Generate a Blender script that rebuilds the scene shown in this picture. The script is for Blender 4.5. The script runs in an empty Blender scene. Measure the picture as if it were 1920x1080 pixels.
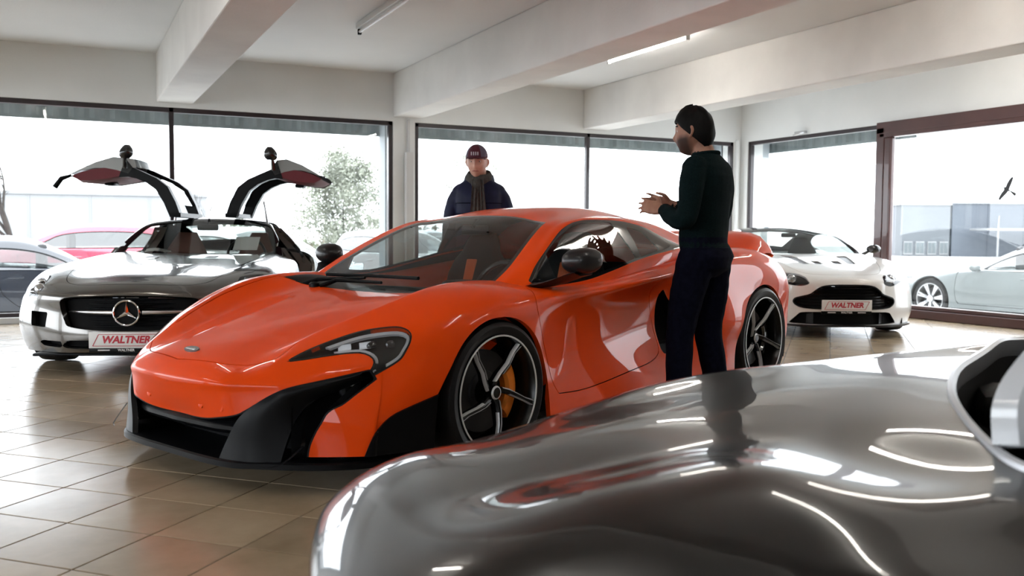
import bpy, bmesh, math, random
import numpy as np
from mathutils import Vector, Matrix
random.seed(7); np.random.seed(7)
SC = bpy.context.scene
COL = SC.collection
PI = math.pi

# ---------------------------------------------------------------- camera
cam_d = bpy.data.cameras.new('camera'); cam = bpy.data.objects.new('camera', cam_d); COL.objects.link(cam)
CAM_F, CAM_PITCH, CAM_ROLL, CAM_YAW, CAM_H = 1722.86, -0.059006, 0.006398, 0.453379, 1.0267
cam_d.sensor_fit = 'HORIZONTAL'; cam_d.sensor_width = 36.0
cam_d.lens = CAM_F / 1920 * 36.0
cam_d.dof.use_dof = True; cam_d.dof.focus_distance = 4.9; cam_d.dof.aperture_fstop = 3.4
cam_d.clip_start = 0.05; cam_d.clip_end = 400
_F = Vector((math.sin(CAM_YAW) * math.cos(CAM_PITCH), math.cos(CAM_YAW) * math.cos(CAM_PITCH), math.sin(CAM_PITCH)))
_R = Vector((math.cos(CAM_YAW), -math.sin(CAM_YAW), 0)); _U = _R.cross(_F)
_R2 = _R * math.cos(CAM_ROLL) + _U * math.sin(CAM_ROLL); _U2 = _U * math.cos(CAM_ROLL) - _R * math.sin(CAM_ROLL)
_M = Matrix((_R2, _U2, -_F)).transposed().to_4x4(); _M.translation = Vector((0, 0, CAM_H))
cam.matrix_world = _M
SC.camera = cam

# ---------------------------------------------------------------- sky, exposure
SC.view_settings.view_transform = 'Standard'
SC.view_settings.look = 'None'
SC.view_settings.exposure = 0.75
SC.view_settings.gamma = 1.0
SC.view_settings.use_curve_mapping = False
world = bpy.data.worlds.new('overcast_sky'); SC.world = world; world.use_nodes = True
_nt = world.node_tree; _bg = _nt.nodes['Background']
_tc = _nt.nodes.new('ShaderNodeTexCoord'); _sx = _nt.nodes.new('ShaderNodeSeparateXYZ')
_cr = _nt.nodes.new('ShaderNodeValToRGB')
_nt.links.new(_tc.outputs['Generated'], _sx.inputs[0]); _nt.links.new(_sx.outputs['Z'], _cr.inputs[0])
_cr.color_ramp.elements[0].position = 0.0; _cr.color_ramp.elements[0].color = (0.93, 0.965, 1.03, 1)
_cr.color_ramp.elements[1].position = 1.0; _cr.color_ramp.elements[1].color = (0.94, 0.97, 1.02, 1)
_nt.links.new(_cr.outputs[0], _bg.inputs['Color'])
_bg.inputs['Strength'].default_value = 4.6
# ---------------------------------------------------------------- materials
def mat(name, color=(.8, .8, .8), rough=.5, metal=0., coat=0., coat_rough=.03, spec=.5, alpha=None, emit=None, emit_s=1., aniso=None):
    m = bpy.data.materials.new(name); m.use_nodes = True
    b = m.node_tree.nodes['Principled BSDF']
    b.inputs['Base Color'].default_value = (*color, 1)
    b.inputs['Roughness'].default_value = rough
    b.inputs['Metallic'].default_value = metal
    b.inputs['Coat Weight'].default_value = coat
    b.inputs['Coat Roughness'].default_value = coat_rough
    b.inputs['Specular IOR Level'].default_value = spec
    if emit:
        b.inputs['Emission Color'].default_value = (*emit, 1); b.inputs['Emission Strength'].default_value = emit_s
    return m
def nodes(m):
    return m.node_tree.nodes, m.node_tree.links, m.node_tree.nodes['Principled BSDF']
def noise_color(m, c1, c2, scale=3., detail=4., coord='Object', bump=0., bump_scale=None, stretch=None, lo=.35, hi=.65):
    n, l, b = nodes(m)
    tc = n.new('ShaderNodeTexCoord'); mp = n.new('ShaderNodeMapping'); nz = n.new('ShaderNodeTexNoise'); cr = n.new('ShaderNodeValToRGB')
    l.new(tc.outputs[coord], mp.inputs[0]); l.new(mp.outputs[0], nz.inputs['Vector'])
    if stretch: mp.inputs['Scale'].default_value = stretch
    nz.inputs['Scale'].default_value = scale; nz.inputs['Detail'].default_value = detail
    cr.color_ramp.elements[0].color = (*c1, 1); cr.color_ramp.elements[1].color = (*c2, 1)
    cr.color_ramp.elements[0].position = lo; cr.color_ramp.elements[1].position = hi
    l.new(nz.outputs['Fac'], cr.inputs[0]); l.new(cr.outputs[0], b.inputs['Base Color'])
    if bump:
        nb = n.new('ShaderNodeTexNoise'); bp = n.new('ShaderNodeBump')
        nb.inputs['Scale'].default_value = bump_scale or scale * 8; nb.inputs['Detail'].default_value = 3
        l.new(mp.outputs[0], nb.inputs['Vector']); l.new(nb.outputs['Fac'], bp.inputs['Height'])
        bp.inputs['Strength'].default_value = bump; bp.inputs['Distance'].default_value = .01
        l.new(bp.outputs[0], b.inputs['Normal'])
    return m
def thin_glass(name, tint=(.9, .95, .95), ior=1.5, rough=0.0, refl=1.0):
    m = bpy.data.materials.new(name); m.use_nodes = True
    n, l = m.node_tree.nodes, m.node_tree.links
    n.remove(n['Principled BSDF']); out = n['Material Output']
    tr = n.new('ShaderNodeBsdfTransparent'); tr.inputs[0].default_value = (*tint, 1)
    gl = n.new('ShaderNodeBsdfGlossy'); gl.inputs['Roughness'].default_value = rough
    geo = n.new('ShaderNodeNewGeometry'); dt = n.new('ShaderNodeVectorMath'); dt.operation = 'DOT_PRODUCT'
    l.new(geo.outputs['Incoming'], dt.inputs[0]); l.new(geo.outputs['Normal'], dt.inputs[1])
    def mth(op, a, b_=None):
        k = n.new('ShaderNodeMath'); k.operation = op
        for i, v in enumerate((a, b_)):
            if v is None: continue
            if isinstance(v, (int, float)): k.inputs[i].default_value = v
            else: l.new(v, k.inputs[i])
        return k.outputs[0]
    f0 = ((ior - 1) / (ior + 1)) ** 2 * 2      # both faces of a thin pane
    om = mth('SUBTRACT', 1., mth('ABSOLUTE', dt.outputs['Value'])); p5 = mth('POWER', om, 5.)
    fac = mth('MULTIPLY', mth('ADD', mth('MULTIPLY', p5, 1 - f0), f0), refl)
    mx = n.new('ShaderNodeMixShader')
    l.new(fac, mx.inputs[0])
    l.new(tr.outputs[0], mx.inputs[1]); l.new(gl.outputs[0], mx.inputs[2]); l.new(mx.outputs[0], out.inputs[0])
    return m

# ---------------------------------------------------------------- objects
def link(o, parent=None):
    COL.objects.link(o)
    if parent is not None: o.parent = parent
    return o
def empty(name, loc=(0, 0, 0), rz=0., label=None, cat=None, group=None, parent=None):
    o = bpy.data.objects.new(name, None); o.location = loc; o.rotation_euler = (0, 0, rz); o.empty_display_size = .1
    if label: o['label'] = label
    if cat: o['category'] = cat
    if group: o['group'] = group
    return link(o, parent)
def tag(o, label=None, cat=None, group=None, kind=None):
    if label: o['label'] = label
    if cat: o['category'] = cat
    if group: o['group'] = group
    if kind: o['kind'] = kind
    return o
def mesh_obj(name, V, F, material=None, parent=None, smooth=True, N=None, loc=None, rot=None, mats=None, mi=None, angle=None):
    me = bpy.data.meshes.new(name)
    V = np.asarray(V, float)
    me.from_pydata([tuple(v) for v in V], [], [tuple(int(i) for i in f) for f in F])
    if mats:
        for mm in mats: me.materials.append(mm)
        if mi is not None: me.polygons.foreach_set('material_index', np.asarray(mi, np.int32))
    elif material: me.materials.append(material)
    if smooth: me.polygons.foreach_set('use_smooth', np.ones(len(me.polygons), bool))
    me.update()
    if N is not None and smooth:
        me.normals_split_custom_set_from_vertices([tuple(n) for n in N])
    elif angle is not None and smooth:
        me.set_sharp_from_angle(angle=angle)
    o = bpy.data.objects.new(name, me)
    if loc is not None: o.location = loc
    if rot is not None: o.rotation_euler = rot
    return link(o, parent)
class MB:
    """collects simple solids into one mesh (one part)"""
    def __init__(s): s.V = []; s.F = []
    def add(s, V, F):
        o = len(s.V); s.V += [tuple(v) for v in V]; s.F += [tuple(i + o for i in f) for f in F]; return s
    def box(s, c, d, rz=0., bevel=0., R=None):
        x, y, z = (d[0] / 2, d[1] / 2, d[2] / 2)
        if bevel <= 0:
            V = [(-x, -y, -z), (x, -y, -z), (x, y, -z), (-x, y, -z), (-x, -y, z), (x, -y, z), (x, y, z), (-x, y, z)]
            F = [(0, 3, 2, 1), (4, 5, 6, 7), (0, 1, 5, 4), (1, 2, 6, 5), (2, 3, 7, 6), (3, 0, 4, 7)]
        else:
            bm = bmesh.new(); bmesh.ops.create_cube(bm, size=1)
            bmesh.ops.scale(bm, vec=d, verts=bm.verts)
            bmesh.ops.bevel(bm, geom=bm.edges[:], offset=min(bevel, min(d) * .49), segments=2, affect='EDGES', profile=.5)
            bm.verts.index_update(); V = [tuple(v.co) for v in bm.verts]; F = [[v.index for v in f.verts] for f in bm.faces]; bm.free()
        V = np.array(V)
        if R is not None: V = V @ np.array(R).T
        elif rz:
            cz, sz = math.cos(rz), math.sin(rz); V = np.stack([V[:, 0] * cz - V[:, 1] * sz, V[:, 0] * sz + V[:, 1] * cz, V[:, 2]], 1)
        return s.add(V + np.array(c), F)
    def tube(s, pts, r, n=10, cap=True, flat=None):
        pts = np.asarray(pts, float); r = np.broadcast_to(np.asarray(r, float), (len(pts),))
        T = np.gradient(pts, axis=0); T /= np.linalg.norm(T, axis=1)[:, None] + 1e-9
        up = np.array([0, 0, 1.]) if abs(T[0][2]) < .9 else np.array([1., 0, 0])
        V = []; u = None
        for i in range(len(pts)):
            if u is None: u = np.cross(T[i], up)
            u = u - T[i] * (u @ T[i]); u /= np.linalg.norm(u) + 1e-9; w = np.cross(T[i], u)
            for k in range(n):
                a = 2 * PI * k / n; V.append(pts[i] + r[i] * (math.cos(a) * u + math.sin(a) * w * (flat or 1)))
        F = []
        for i in range(len(pts) - 1):
            for k in range(n):
                F.append((i * n + k, i * n + (k + 1) % n, (i + 1) * n + (k + 1) % n, (i + 1) * n + k))
        if cap: F.append(tuple(range(n))[::-1]); F.append(tuple((len(pts) - 1) * n + k for k in range(n)))
        return s.add(V, F)
    def lathe(s, prof, n=48, axis='y', c=(0, 0, 0), close=False):
        """prof: (r, h) pairs, revolved about the given axis"""
        V = []; F = []; P = list(prof)
        for (r, h) in P:
            for k in range(n):
                a = 2 * PI * k / n; p = (r * math.cos(a), r * math.sin(a))
                V.append({'y': (p[0], h, p[1]), 'z': (p[0], p[1], h), 'x': (h, p[0], p[1])}[axis])
        m = len(P)
        for i in range(m - (0 if close else 1)):
            j = (i + 1) % m
            for k in range(n):
                F.append((i * n + k, i * n + (k + 1) % n, j * n + (k + 1) % n, j * n + k))
        return s.add(np.array(V) + np.array(c), F)
    def prism(s, poly, h0, h1, axis='z', M=None):
        """extruded polygon: poly (a,b) in the plane across the axis"""
        n = len(poly)
        def P(a, b, h): return {'z': (a, b, h), 'y': (a, h, b), 'x': (h, a, b)}[axis]
        V = [P(a, b, h0) for a, b in poly] + [P(a, b, h1) for a, b in poly]
        if M is not None: V = [tuple(M @ Vector(v)) for v in V]
        F = [tuple(range(n))[::-1], tuple(range(n, 2 * n))] + [(i, (i + 1) % n, n + (i + 1) % n, n + i) for i in range(n)]
        return s.add(V, F)
    def grid(s, P, close_u=False, close_v=False):
        P = np.asarray(P, float); a, b = P.shape[:2]; F = []
        for i in range(a - (0 if close_u else 1)):
            for j in range(b - (0 if close_v else 1)):
                F.append((i * b + j, i * b + (j + 1) % b, ((i + 1) % a) * b + (j + 1) % b, ((i + 1) % a) * b + j))
        return s.add(P.reshape(-1, 3), F)
    def ball(s, c, r, nu=16, nv=10):
        r = np.broadcast_to(np.asarray(r, float), (3,)); P = []
        for i in range(nv + 1):
            t = PI * i / nv
            P.append([(c[0] + r[0] * math.sin(t) * math.cos(2 * PI * k / nu), c[1] + r[1] * math.sin(t) * math.sin(2 * PI * k / nu), c[2] + r[2] * math.cos(t)) for k in range(nu)])
        return s.grid(P, close_v=True)
    def mirror_y(s):
        n = len(s.V); V = [(v[0], -v[1], v[2]) for v in s.V]; F = [tuple(i + n for i in f)[::-1] for f in s.F]
        s.V += V; s.F += F; return s
    def build(s, name, material, parent=None, smooth=True, angle=.6, **k):
        o = mesh_obj(name, s.V, s.F, material, parent, smooth=smooth, **k)
        bm = bmesh.new(); bm.from_mesh(o.data); bmesh.ops.recalc_face_normals(bm, faces=bm.faces[:]); bm.to_mesh(o.data); bm.free()
        if smooth and angle: o.data.set_sharp_from_angle(angle=angle)
        return o

# ---------------------------------------------------------------- curves, lofts
def curve(knots):
    """cubic Hermite through (x, v) knots, finite-difference slopes limited against overshoot"""
    k = sorted(knots); X = np.array([a for a, _ in k], float); Y = np.array([b for _, b in k], float)
    if len(X) == 1: return lambda x: np.full_like(np.asarray(x, float), Y[0])
    h = np.diff(X); d = np.diff(Y) / h; m = np.empty(len(X)); m[0] = d[0]; m[-1] = d[-1]
    for i in range(1, len(X) - 1):
        m[i] = (d[i - 1] * h[i] + d[i] * h[i - 1]) / (h[i - 1] + h[i])
        if d[i - 1] * d[i] <= 0: m[i] *= .35
    def f(x):
        x = np.asarray(x, float); xc = np.clip(x, X[0], X[-1]); i = np.clip(np.searchsorted(X, xc) - 1, 0, len(X) - 2)
        t = (xc - X[i]) / h[i]; t2 = t * t; t3 = t2 * t
        return (2 * t3 - 3 * t2 + 1) * Y[i] + (t3 - 2 * t2 + t) * h[i] * m[i] + (-2 * t3 + 3 * t2) * Y[i + 1] + (t3 - t2) * h[i] * m[i + 1]
    return f
def smooth_poly(pts, n=8, closed=True, sharp=()):
    """Catmull-Rom through points; indices in sharp stay corners"""
    P = np.asarray(pts, float); m = len(P); out = []
    for i in range(m if closed else m - 1):
        p1, p2 = P[i], P[(i + 1) % m]
        p0 = P[(i - 1) % m] if (closed or i > 0) else p1; p3 = P[(i + 2) % m] if (closed or i + 2 < m) else p2
        if i in sharp: p0 = p1
        if (i + 1) % m in sharp: p3 = p2
        for k in range(n):
            t = k / n
            out.append(.5 * (2 * p1 + (p2 - p0) * t + (2 * p0 - 5 * p1 + 4 * p2 - p3) * t * t + (3 * p1 - p0 - 3 * p2 + p3) * t ** 3))
    if not closed: out.append(P[-1])
    return np.array(out)

class Line:
    def __init__(s, knots):
        """knots: (x, y, z)"""
        s.y = curve([(a, b) for a, b, c in knots]); s.z = curve([(a, c) for a, b, c in knots])
        s.x0 = max(a for a, _, _ in knots); s.x1 = min(a for a, _, _ in knots)
def yz(y, z): # separate knot lists -> Line
    L = Line.__new__(Line); L.y = curve(y); L.z = curve(z)
    L.x0 = max(a for a, _ in y); L.x1 = min(a for a, _ in y); return L

def subdiv(V, F, level, crease=None, fit=2):
    V = np.array(V, float); V0 = V.copy()
    for _ in range(fit):   # move the cage so that the surface passes through the given points
        W, _f = subdiv(V, F, 1, crease, 0); V = V + .8 * (V0 - W[:len(V)])
    me = bpy.data.meshes.new('tmp'); me.from_pydata([tuple(v) for v in V], [], [tuple(f) for f in F]); me.update()
    if crease:
        at = me.attributes.new('crease_edge', 'FLOAT', 'EDGE')
        ed = {tuple(sorted(e.vertices)): i for i, e in enumerate(me.edges)}
        for (a, b), w in crease.items():
            i = ed.get(tuple(sorted((a, b))))
            if i is not None: at.data[i].value = w
    o = bpy.data.objects.new('tmp', me); COL.objects.link(o)
    sb = o.modifiers.new('s', 'SUBSURF'); sb.levels = level; sb.subdivision_type = 'CATMULL_CLARK'; sb.boundary_smooth = 'PRESERVE_CORNERS'
    dg = bpy.context.evaluated_depsgraph_get(); ev = o.evaluated_get(dg); m2 = ev.to_mesh()
    n = len(m2.vertices); V2 = np.empty(n * 3); m2.vertices.foreach_get('co', V2); V2 = V2.reshape(-1, 3)
    F2 = np.empty(len(m2.loops), np.int32); m2.loops.foreach_get('vertex_index', F2); F2 = F2.reshape(-1, 4)
    ev.to_mesh_clear(); bpy.data.objects.remove(o); bpy.data.meshes.remove(me)
    return V2.copy(), F2.copy()

class Surf:
    """triangle surface with smooth normals that can be cut by signed-distance fields"""
    def __init__(s, V, T, N=None):
        s.V = np.asarray(V, float); s.T = np.asarray(T, np.int64).reshape(-1, 3)
        s.N = N if N is not None else s.normals()
    @staticmethod
    def quads(V, F):
        F = np.asarray(F); return Surf(V, np.concatenate([F[:, [0, 1, 2]], F[:, [0, 2, 3]]]))
    def normals(s):
        a, b, c = s.V[s.T[:, 0]], s.V[s.T[:, 1]], s.V[s.T[:, 2]]
        n = np.cross(b - a, c - a); N = np.zeros_like(s.V)
        for k in range(3): np.add.at(N, s.T[:, k], n)
        return N / (np.linalg.norm(N, axis=1)[:, None] + 1e-12)
    def cut(s, d):
        """returns (inside d<0, outside d>=0)"""
        d = np.where(np.abs(d) < 1e-7, 1e-7, d); V, T, N = s.V, s.T, s.N
        sg = d[T] < 0; c = sg.sum(1)
        tin = [T[c == 3]]; tout = [T[c == 0]]
        edges = {}; nv = []; nn = []; base = len(V)
        def mid(a, b):
            k = (a, b) if a < b else (b, a)
            r = edges.get(k)
            if r is None:
                a, b = k; t = d[a] / (d[a] - d[b]); nv.append(V[a] + t * (V[b] - V[a])); q = N[a] + t * (N[b] - N[a]); nn.append(q / (np.linalg.norm(q) + 1e-12))
                r = edges[k] = base + len(nv) - 1
            return r
        ti = []; to = []
        for tri, g, cc in zip(T[(c == 1) | (c == 2)], sg[(c == 1) | (c == 2)], c[(c == 1) | (c == 2)]):
            one = int(np.argmax(g)) if cc == 1 else int(np.argmin(g))
            a, b, e = int(tri[one]), int(tri[(one + 1) % 3]), int(tri[(one + 2) % 3])
            m1, m2 = mid(a, b), mid(a, e)
            (ti if cc == 1 else to).append((a, m1, m2))
            (to if cc == 1 else ti).extend([(m1, b, e), (m1, e, m2)])
        V2 = np.vstack([V, np.array(nv).reshape(-1, 3)]); N2 = np.vstack([N, np.array(nn).reshape(-1, 3)])
        A = np.vstack(tin + [np.array(ti, np.int64).reshape(-1, 3)]); B = np.vstack(tout + [np.array(to, np.int64).reshape(-1, 3)])
        return Surf(V2, A, N2).compact(), Surf(V2, B, N2).compact()
    def compact(s):
        u, inv = np.unique(s.T, return_inverse=True)
        return Surf(s.V[u], inv.reshape(-1, 3), s.N[u])
    def select(s, f):
        c = s.V[s.T].mean(1); return Surf(s.V, s.T[f(c)], s.N).compact()
    def boundary(s):
        e = np.vstack([s.T[:, [0, 1]], s.T[:, [1, 2]], s.T[:, [2, 0]]]); k = np.sort(e, 1)
        _, idx, cnt = np.unique(k, axis=0, return_index=True, return_counts=True)
        return e[idx[cnt == 1]]
    def flange(s, depth, direction=None):
        """adds an inward lip along the open edges"""
        E = s.boundary()
        if len(E) == 0: return s
        A, B = s.V[E[:, 0]], s.V[E[:, 1]]
        dA = s.N[E[:, 0]] if direction is None else np.broadcast_to(np.array(direction, float), A.shape)
        dB = s.N[E[:, 1]] if direction is None else np.broadcast_to(np.array(direction, float), B.shape)
        C, D = B - dB * depth, A - dA * depth
        n = np.cross(A - B, C - B); n /= np.linalg.norm(n, axis=1)[:, None] + 1e-12
        m = len(E); o = len(s.V); i = np.arange(m)
        V = np.vstack([s.V, B, A, D, C]); N = np.vstack([s.N, n, n, n, n])
        T = np.vstack([s.T, np.stack([o + i, o + m + i, o + 2 * m + i], 1), np.stack([o + i, o + 2 * m + i, o + 3 * m + i], 1)])
        return Surf(V, T, N)
    def shifted(s, d, direction=None):
        if direction is None: return Surf(s.V - s.N * d, s.T, s.N)
        return Surf(s.V + np.array(direction, float) * d, s.T, s.N)
    def join(s, o): return Surf(np.vstack([s.V, o.V]), np.vstack([s.T, o.T + len(s.V)]), np.vstack([s.N, o.N]))
    def obj(s, name, material, parent=None, **k):
        if len(s.T) == 0: print('EMPTY SURFACE', name); 
        return mesh_obj(name, s.V, s.T, material, parent, N=s.N, **k)
    def left(s): return s.select(lambda c: c[:, 1] > 0)
    def right(s): return s.select(lambda c: c[:, 1] < 0)
def poly_sdf(P, poly):
    """signed distance of points P (n,2) to a closed polygon, negative inside"""
    poly = np.asarray(poly, float); P = np.asarray(P, float); n = len(poly)
    best = np.full(len(P), 1e9); ins = np.zeros(len(P), bool)
    for i in range(n):
        a, b = poly[i], poly[(i + 1) % n]; ab = b - a; L = ab @ ab + 1e-12
        t = np.clip(((P - a) @ ab) / L, 0, 1); q = P - a - t[:, None] * ab
        best = np.minimum(best, np.hypot(q[:, 0], q[:, 1]))
        c = (a[1] > P[:, 1]) != (b[1] > P[:, 1])
        with np.errstate(divide='ignore', invalid='ignore'):
            ins ^= c & (P[:, 0] < (b[0] - a[0]) * (P[:, 1] - a[1]) / (b[1] - a[1]) + a[0])
    return np.where(ins, -best, best)
def sd_side(S, poly, ymin=.3):   # side view x,z of both flanks
    d = poly_sdf(S.V[:, [0, 2]], poly); return np.where(np.abs(S.V[:, 1]) > ymin, d, np.maximum(d, ymin - np.abs(S.V[:, 1])))
def sd_top(S, poly, half=True, zmin=-9):
    Q = S.V[:, :2].copy()
    if half: Q[:, 1] = np.abs(Q[:, 1])
    return np.maximum(poly_sdf(Q, poly), zmin - S.V[:, 2])
def sd_front(S, poly, xmin=0., half=True):
    Q = S.V[:, 1:].copy()
    if half: Q[:, 0] = np.abs(Q[:, 0])
    return np.maximum(poly_sdf(Q, poly), xmin - S.V[:, 0])
def sd_dir(S, poly, ux, uy, keep=None):
    """projection onto two axes ux, uy of the (|y|) mirrored point"""
    Q = S.V.copy(); Q[:, 1] = np.abs(Q[:, 1]); d = poly_sdf(np.stack([Q @ np.array(ux), Q @ np.array(uy)], 1), poly)
    return d if keep is None else np.maximum(d, keep(Q))
def sd_circle(S, c, r, ymin=.5):
    return np.maximum(np.hypot(S.V[:, 0] - c[0], S.V[:, 2] - c[1]) - r, ymin - np.abs(S.V[:, 1]))

def box_body(xs, xm, top, side, front_off, rear_off, level=2, crease_top=None):
    """car body as a rounded box: top lines (centre -> shoulder), side lines (shoulder -> sill), closed by a front and a rear patch.
    front_off/rear_off: per side row k the x offset of the centre of the front/rear face from its top edge"""
    xs = np.asarray(xs, float); n = len(xs); lines = top + side; J = len(top); K = len(side); L = J + K
    G = np.zeros((n, L, 3))
    m = int(np.argmin(np.abs(xs - xm[0]))); r = int(np.argmin(np.abs(xs - xm[1])))
    for j, ln in enumerate(lines):
        X = xs.copy()
        X[:m + 1] = ln.x0 + (xs[:m + 1] - xs[0]) * (xs[m] - ln.x0) / (xs[m] - xs[0])
        X[r:] = ln.x1 + (xs[r:] - xs[-1]) * (xs[r] - ln.x1) / (xs[r] - xs[-1])
        G[:, j, 0] = X; G[:, j, 1] = ln.y(X); G[:, j, 2] = ln.z(X)
    V = []; idx = {}
    def vid(key, p):
        if key not in idx: idx[key] = len(V); V.append(p)
        return idx[key]
    F = []; crease = {}
    for s in (1, -1):
        def g(i, j):
            p = G[i, j].copy(); p[1] *= s
            if j == 0: p[1] = 0; return vid(('g', i, j, 0), p)
            return vid(('g', i, j, s), p)
        def patch(end, j, k):   # end faces; k=0 top edge, j=J-1 side edge
            i = 0 if end == 'f' else n - 1
            if k == 0: return g(i, j)
            if j == J - 1: return g(i, J - 1 + k)
            dx, zc = (front_off if end == 'f' else rear_off)[k - 1]
            t, c, e = G[i, j], G[i, J - 1 + k], G[i, J - 1]
            fy = t[1] / e[1]
            p = (t[0] + dx * (1 - fy) + (c[0] - e[0]) * fy, fy * c[1] * s, zc * (1 - fy) + c[2] * fy)
            return vid((end, j, k, s if j else 0), p)
        for i in range(n - 1):
            for j in range(L - 1):
                f = (g(i, j), g(i + 1, j), g(i + 1, j + 1), g(i, j + 1)); F.append(f if s < 0 else f[::-1])
            if crease_top:
                for j, w in crease_top.items(): crease[(g(i, j), g(i + 1, j))] = w
        for end in 'fr':
            for j in range(J - 1):
                for k in range(K):
                    f = (patch(end, j, k), patch(end, j + 1, k), patch(end, j + 1, k + 1), patch(end, j, k + 1))
                    F.append(f if (s < 0) == (end == 'f') else f[::-1])
    V2, F2 = subdiv(V, F, level, crease)
    return Surf.quads(V2, F2)
def sheet(xs, lines, level=2, crease=None):
    """open canopy sheet: lines from the centre outwards, mirrored"""
    V = []; F = []; n = len(xs); L = len(lines); cr = {}
    row = [-j for j in range(L - 1, 0, -1)] + list(range(L))
    for i, x in enumerate(xs):
        for j in row:
            ln = lines[abs(j)]; y = float(ln.y(x)); V.append((x, y * (1 if j >= 0 else -1) if j else 0, float(ln.z(x))))
    R = len(row)
    for i in range(n - 1):
        for j in range(R - 1):
            F.append((i * R + j, (i + 1) * R + j, (i + 1) * R + j + 1, i * R + j + 1)[::-1])
            if crease:
                for a, w in crease.items():
                    if abs(row[j]) == a: cr[(i * R + j, (i + 1) * R + j)] = w
        if crease:
            for a, w in crease.items():
                if abs(row[R - 1]) == a: cr[(i * R + R - 1, (i + 1) * R + R - 1)] = w
    V2, F2 = subdiv(V, F, level, cr)
    return Surf.quads(V2, F2)
# ---------------------------------------------------------------- shared materials
M = {}
M['orange'] = mat('orange_paint', (.76, .060, .002), .40, coat=.45, coat_rough=.02, spec=.05)
M['black_gloss'] = mat('black_gloss', (.006, .006, .007), .12, coat=.6)
M['black_satin'] = mat('black_satin', (.003, .0032, .004), .36, spec=.13)
M['black_matte'] = mat('black_matte', (.003, .003, .0035), .7, spec=.15)
M['rubber'] = mat('tyre_rubber', (.006, .006, .007), .5, spec=.25)
M['carbon'] = mat('dark_carbon', (.012, .011, .012), .35, coat=.2, spec=.3)
M['steel'] = mat('brushed_steel', (.55, .55, .56), .3, metal=1.)
M['chrome'] = mat('chrome', (.82, .83, .84), .06, metal=1.)
M['wheel_black'] = mat('wheel_black', (.004, .004, .0045), .25, spec=.35)
M['wheel_cut'] = mat('machined_alloy', (.62, .62, .63), .35, metal=.35)
M['caliper_orange'] = mat('orange_caliper', (.85, .22, .01), .4)
M['disc'] = mat('brake_disc_iron', (.03, .03, .033), .45, metal=.6)
M['glass_wind'] = thin_glass('windscreen_glass', (.74, .78, .76), refl=1.0)
M['glass_side'] = thin_glass('side_glass', (.45, .48, .48), refl=1.4)
M['lens'] = thin_glass('clear_lens', (.88, .9, .92))
M['reflector'] = mat('lamp_reflector', (.6, .61, .63), .12, metal=1.)
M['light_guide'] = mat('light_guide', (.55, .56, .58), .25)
M['leather_dark'] = mat('dark_leather', (.010, .009, .009), .6, spec=.2)
M['leather_brown'] = mat('brown_leather', (.12, .05, .035), .55)
M['orange_trim'] = mat('orange_trim', (.7, .12, .02), .5)
M['badge'] = mat('badge_grey', (.22, .22, .22), .3, metal=.7)
DEBUG_SURF = None
def round_wheel(root, x, y, rt, w, rr, spokes, tyre_m, rim_m, name='wheel', spoke_w=.05, twin=False):
    """generic car wheel: tyre with rim and disc; face outward along sign(y)"""
    s = 1 if y > 0 else -1
    prof = [(rr - .012, -w / 2 + .02), (rr + .01, -w / 2), (rt - .03, -w / 2), (rt - .008, -w / 2 + .02), (rt, 0), (rt - .008, w / 2 - .02), (rt - .03, w / 2), (rr + .01, w / 2 - .006), (rr - .012, w / 2 - .02)]
    wh = MB().lathe(prof, 40, 'y').build(name, tyre_m, root, loc=(x, y, rt), angle=.5)
    f = w / 2 * s
    rim = MB().lathe([(rr + .004, f - .012 * s), (rr, f), (rr - .012, f - .006 * s), (rr - .03, f - .08 * s), (rr - .035, -f)], 40, 'y')
    for q in range(spokes):
        for tw in ((-.10, .10) if twin else (0,)):
            a = 2 * PI * q / spokes + .3; b = a + tw
            p0 = np.array([.05 * math.cos(a), f - .03 * s, .05 * math.sin(a)]); p1 = np.array([(rr - .008) * math.cos(b), f - .012 * s, (rr - .008) * math.sin(b)])
            t = np.array([-math.sin(a), 0, math.cos(a)]) * spoke_w / 2
            G = [[tuple(p - t * k2 + np.array([0, -.03 * s, 0])), tuple(p - t * k2), tuple(p + t * k2), tuple(p + t * k2 + np.array([0, -.03 * s, 0]))] for p, k2 in ((p0, 1.), (p0 * .5 + p1 * .5, .8), (p1, .9))]
            rim.grid(G)
    rim.lathe([(.001, f - .012 * s), (.055, f - .014 * s), (.06, f - .05 * s)], 20, 'y')
    rim.build('rim', rim_m, wh, angle=.5)
    MB().lathe([(.001, f - .10 * s), (rr * .72, f - .10 * s), (rr * .72, f - .13 * s)], 32, 'y').build('brake_disc', M['disc'], wh)
    MB().lathe([(.001, f - .14 * s), (rr - .02, f - .15 * s)], 24, 'y').build('wheel_well', M['black_matte'], wh)
    return wh

# ================================================================ the showroom
BY, RX, LX, FY, CZ, WT = 11.5, 9.59, -7.2, -4.2, 3.085, 2.4755    # back wall, right wall, left wall, front wall, ceiling, window top
m_wall = noise_color(mat('white_plaster', rough=.85), (.765, .775, .765), (.815, .825, .815), 1.2, 5, bump=.12, bump_scale=60)
m_ceil = noise_color(mat('ceiling_plaster', rough=.9), (.73, .735, .735), (.77, .775, .775), .8, 5, bump=.1, bump_scale=50)
m_beam = noise_color(mat('painted_concrete_beam', rough=.8), (.67, .655, .635), (.76, .745, .72), 1.5, 6, bump=.15, bump_scale=40)
m_brown = noise_color(mat('brown_frame', rough=.32, coat=.3), (.055, .016, .014), (.075, .024, .02), 2.)
m_dark = mat('dark_bronze_frame', (.022, .013, .016), .35, coat=.2)
m_sill = mat('pale_sill', (.6, .6, .6), .4)
m_pane = thin_glass('window_pane', (.97, .985, .98), refl=.45)
m_grout = mat('grey_grout', (.12, .105, .09), .7)
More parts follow.
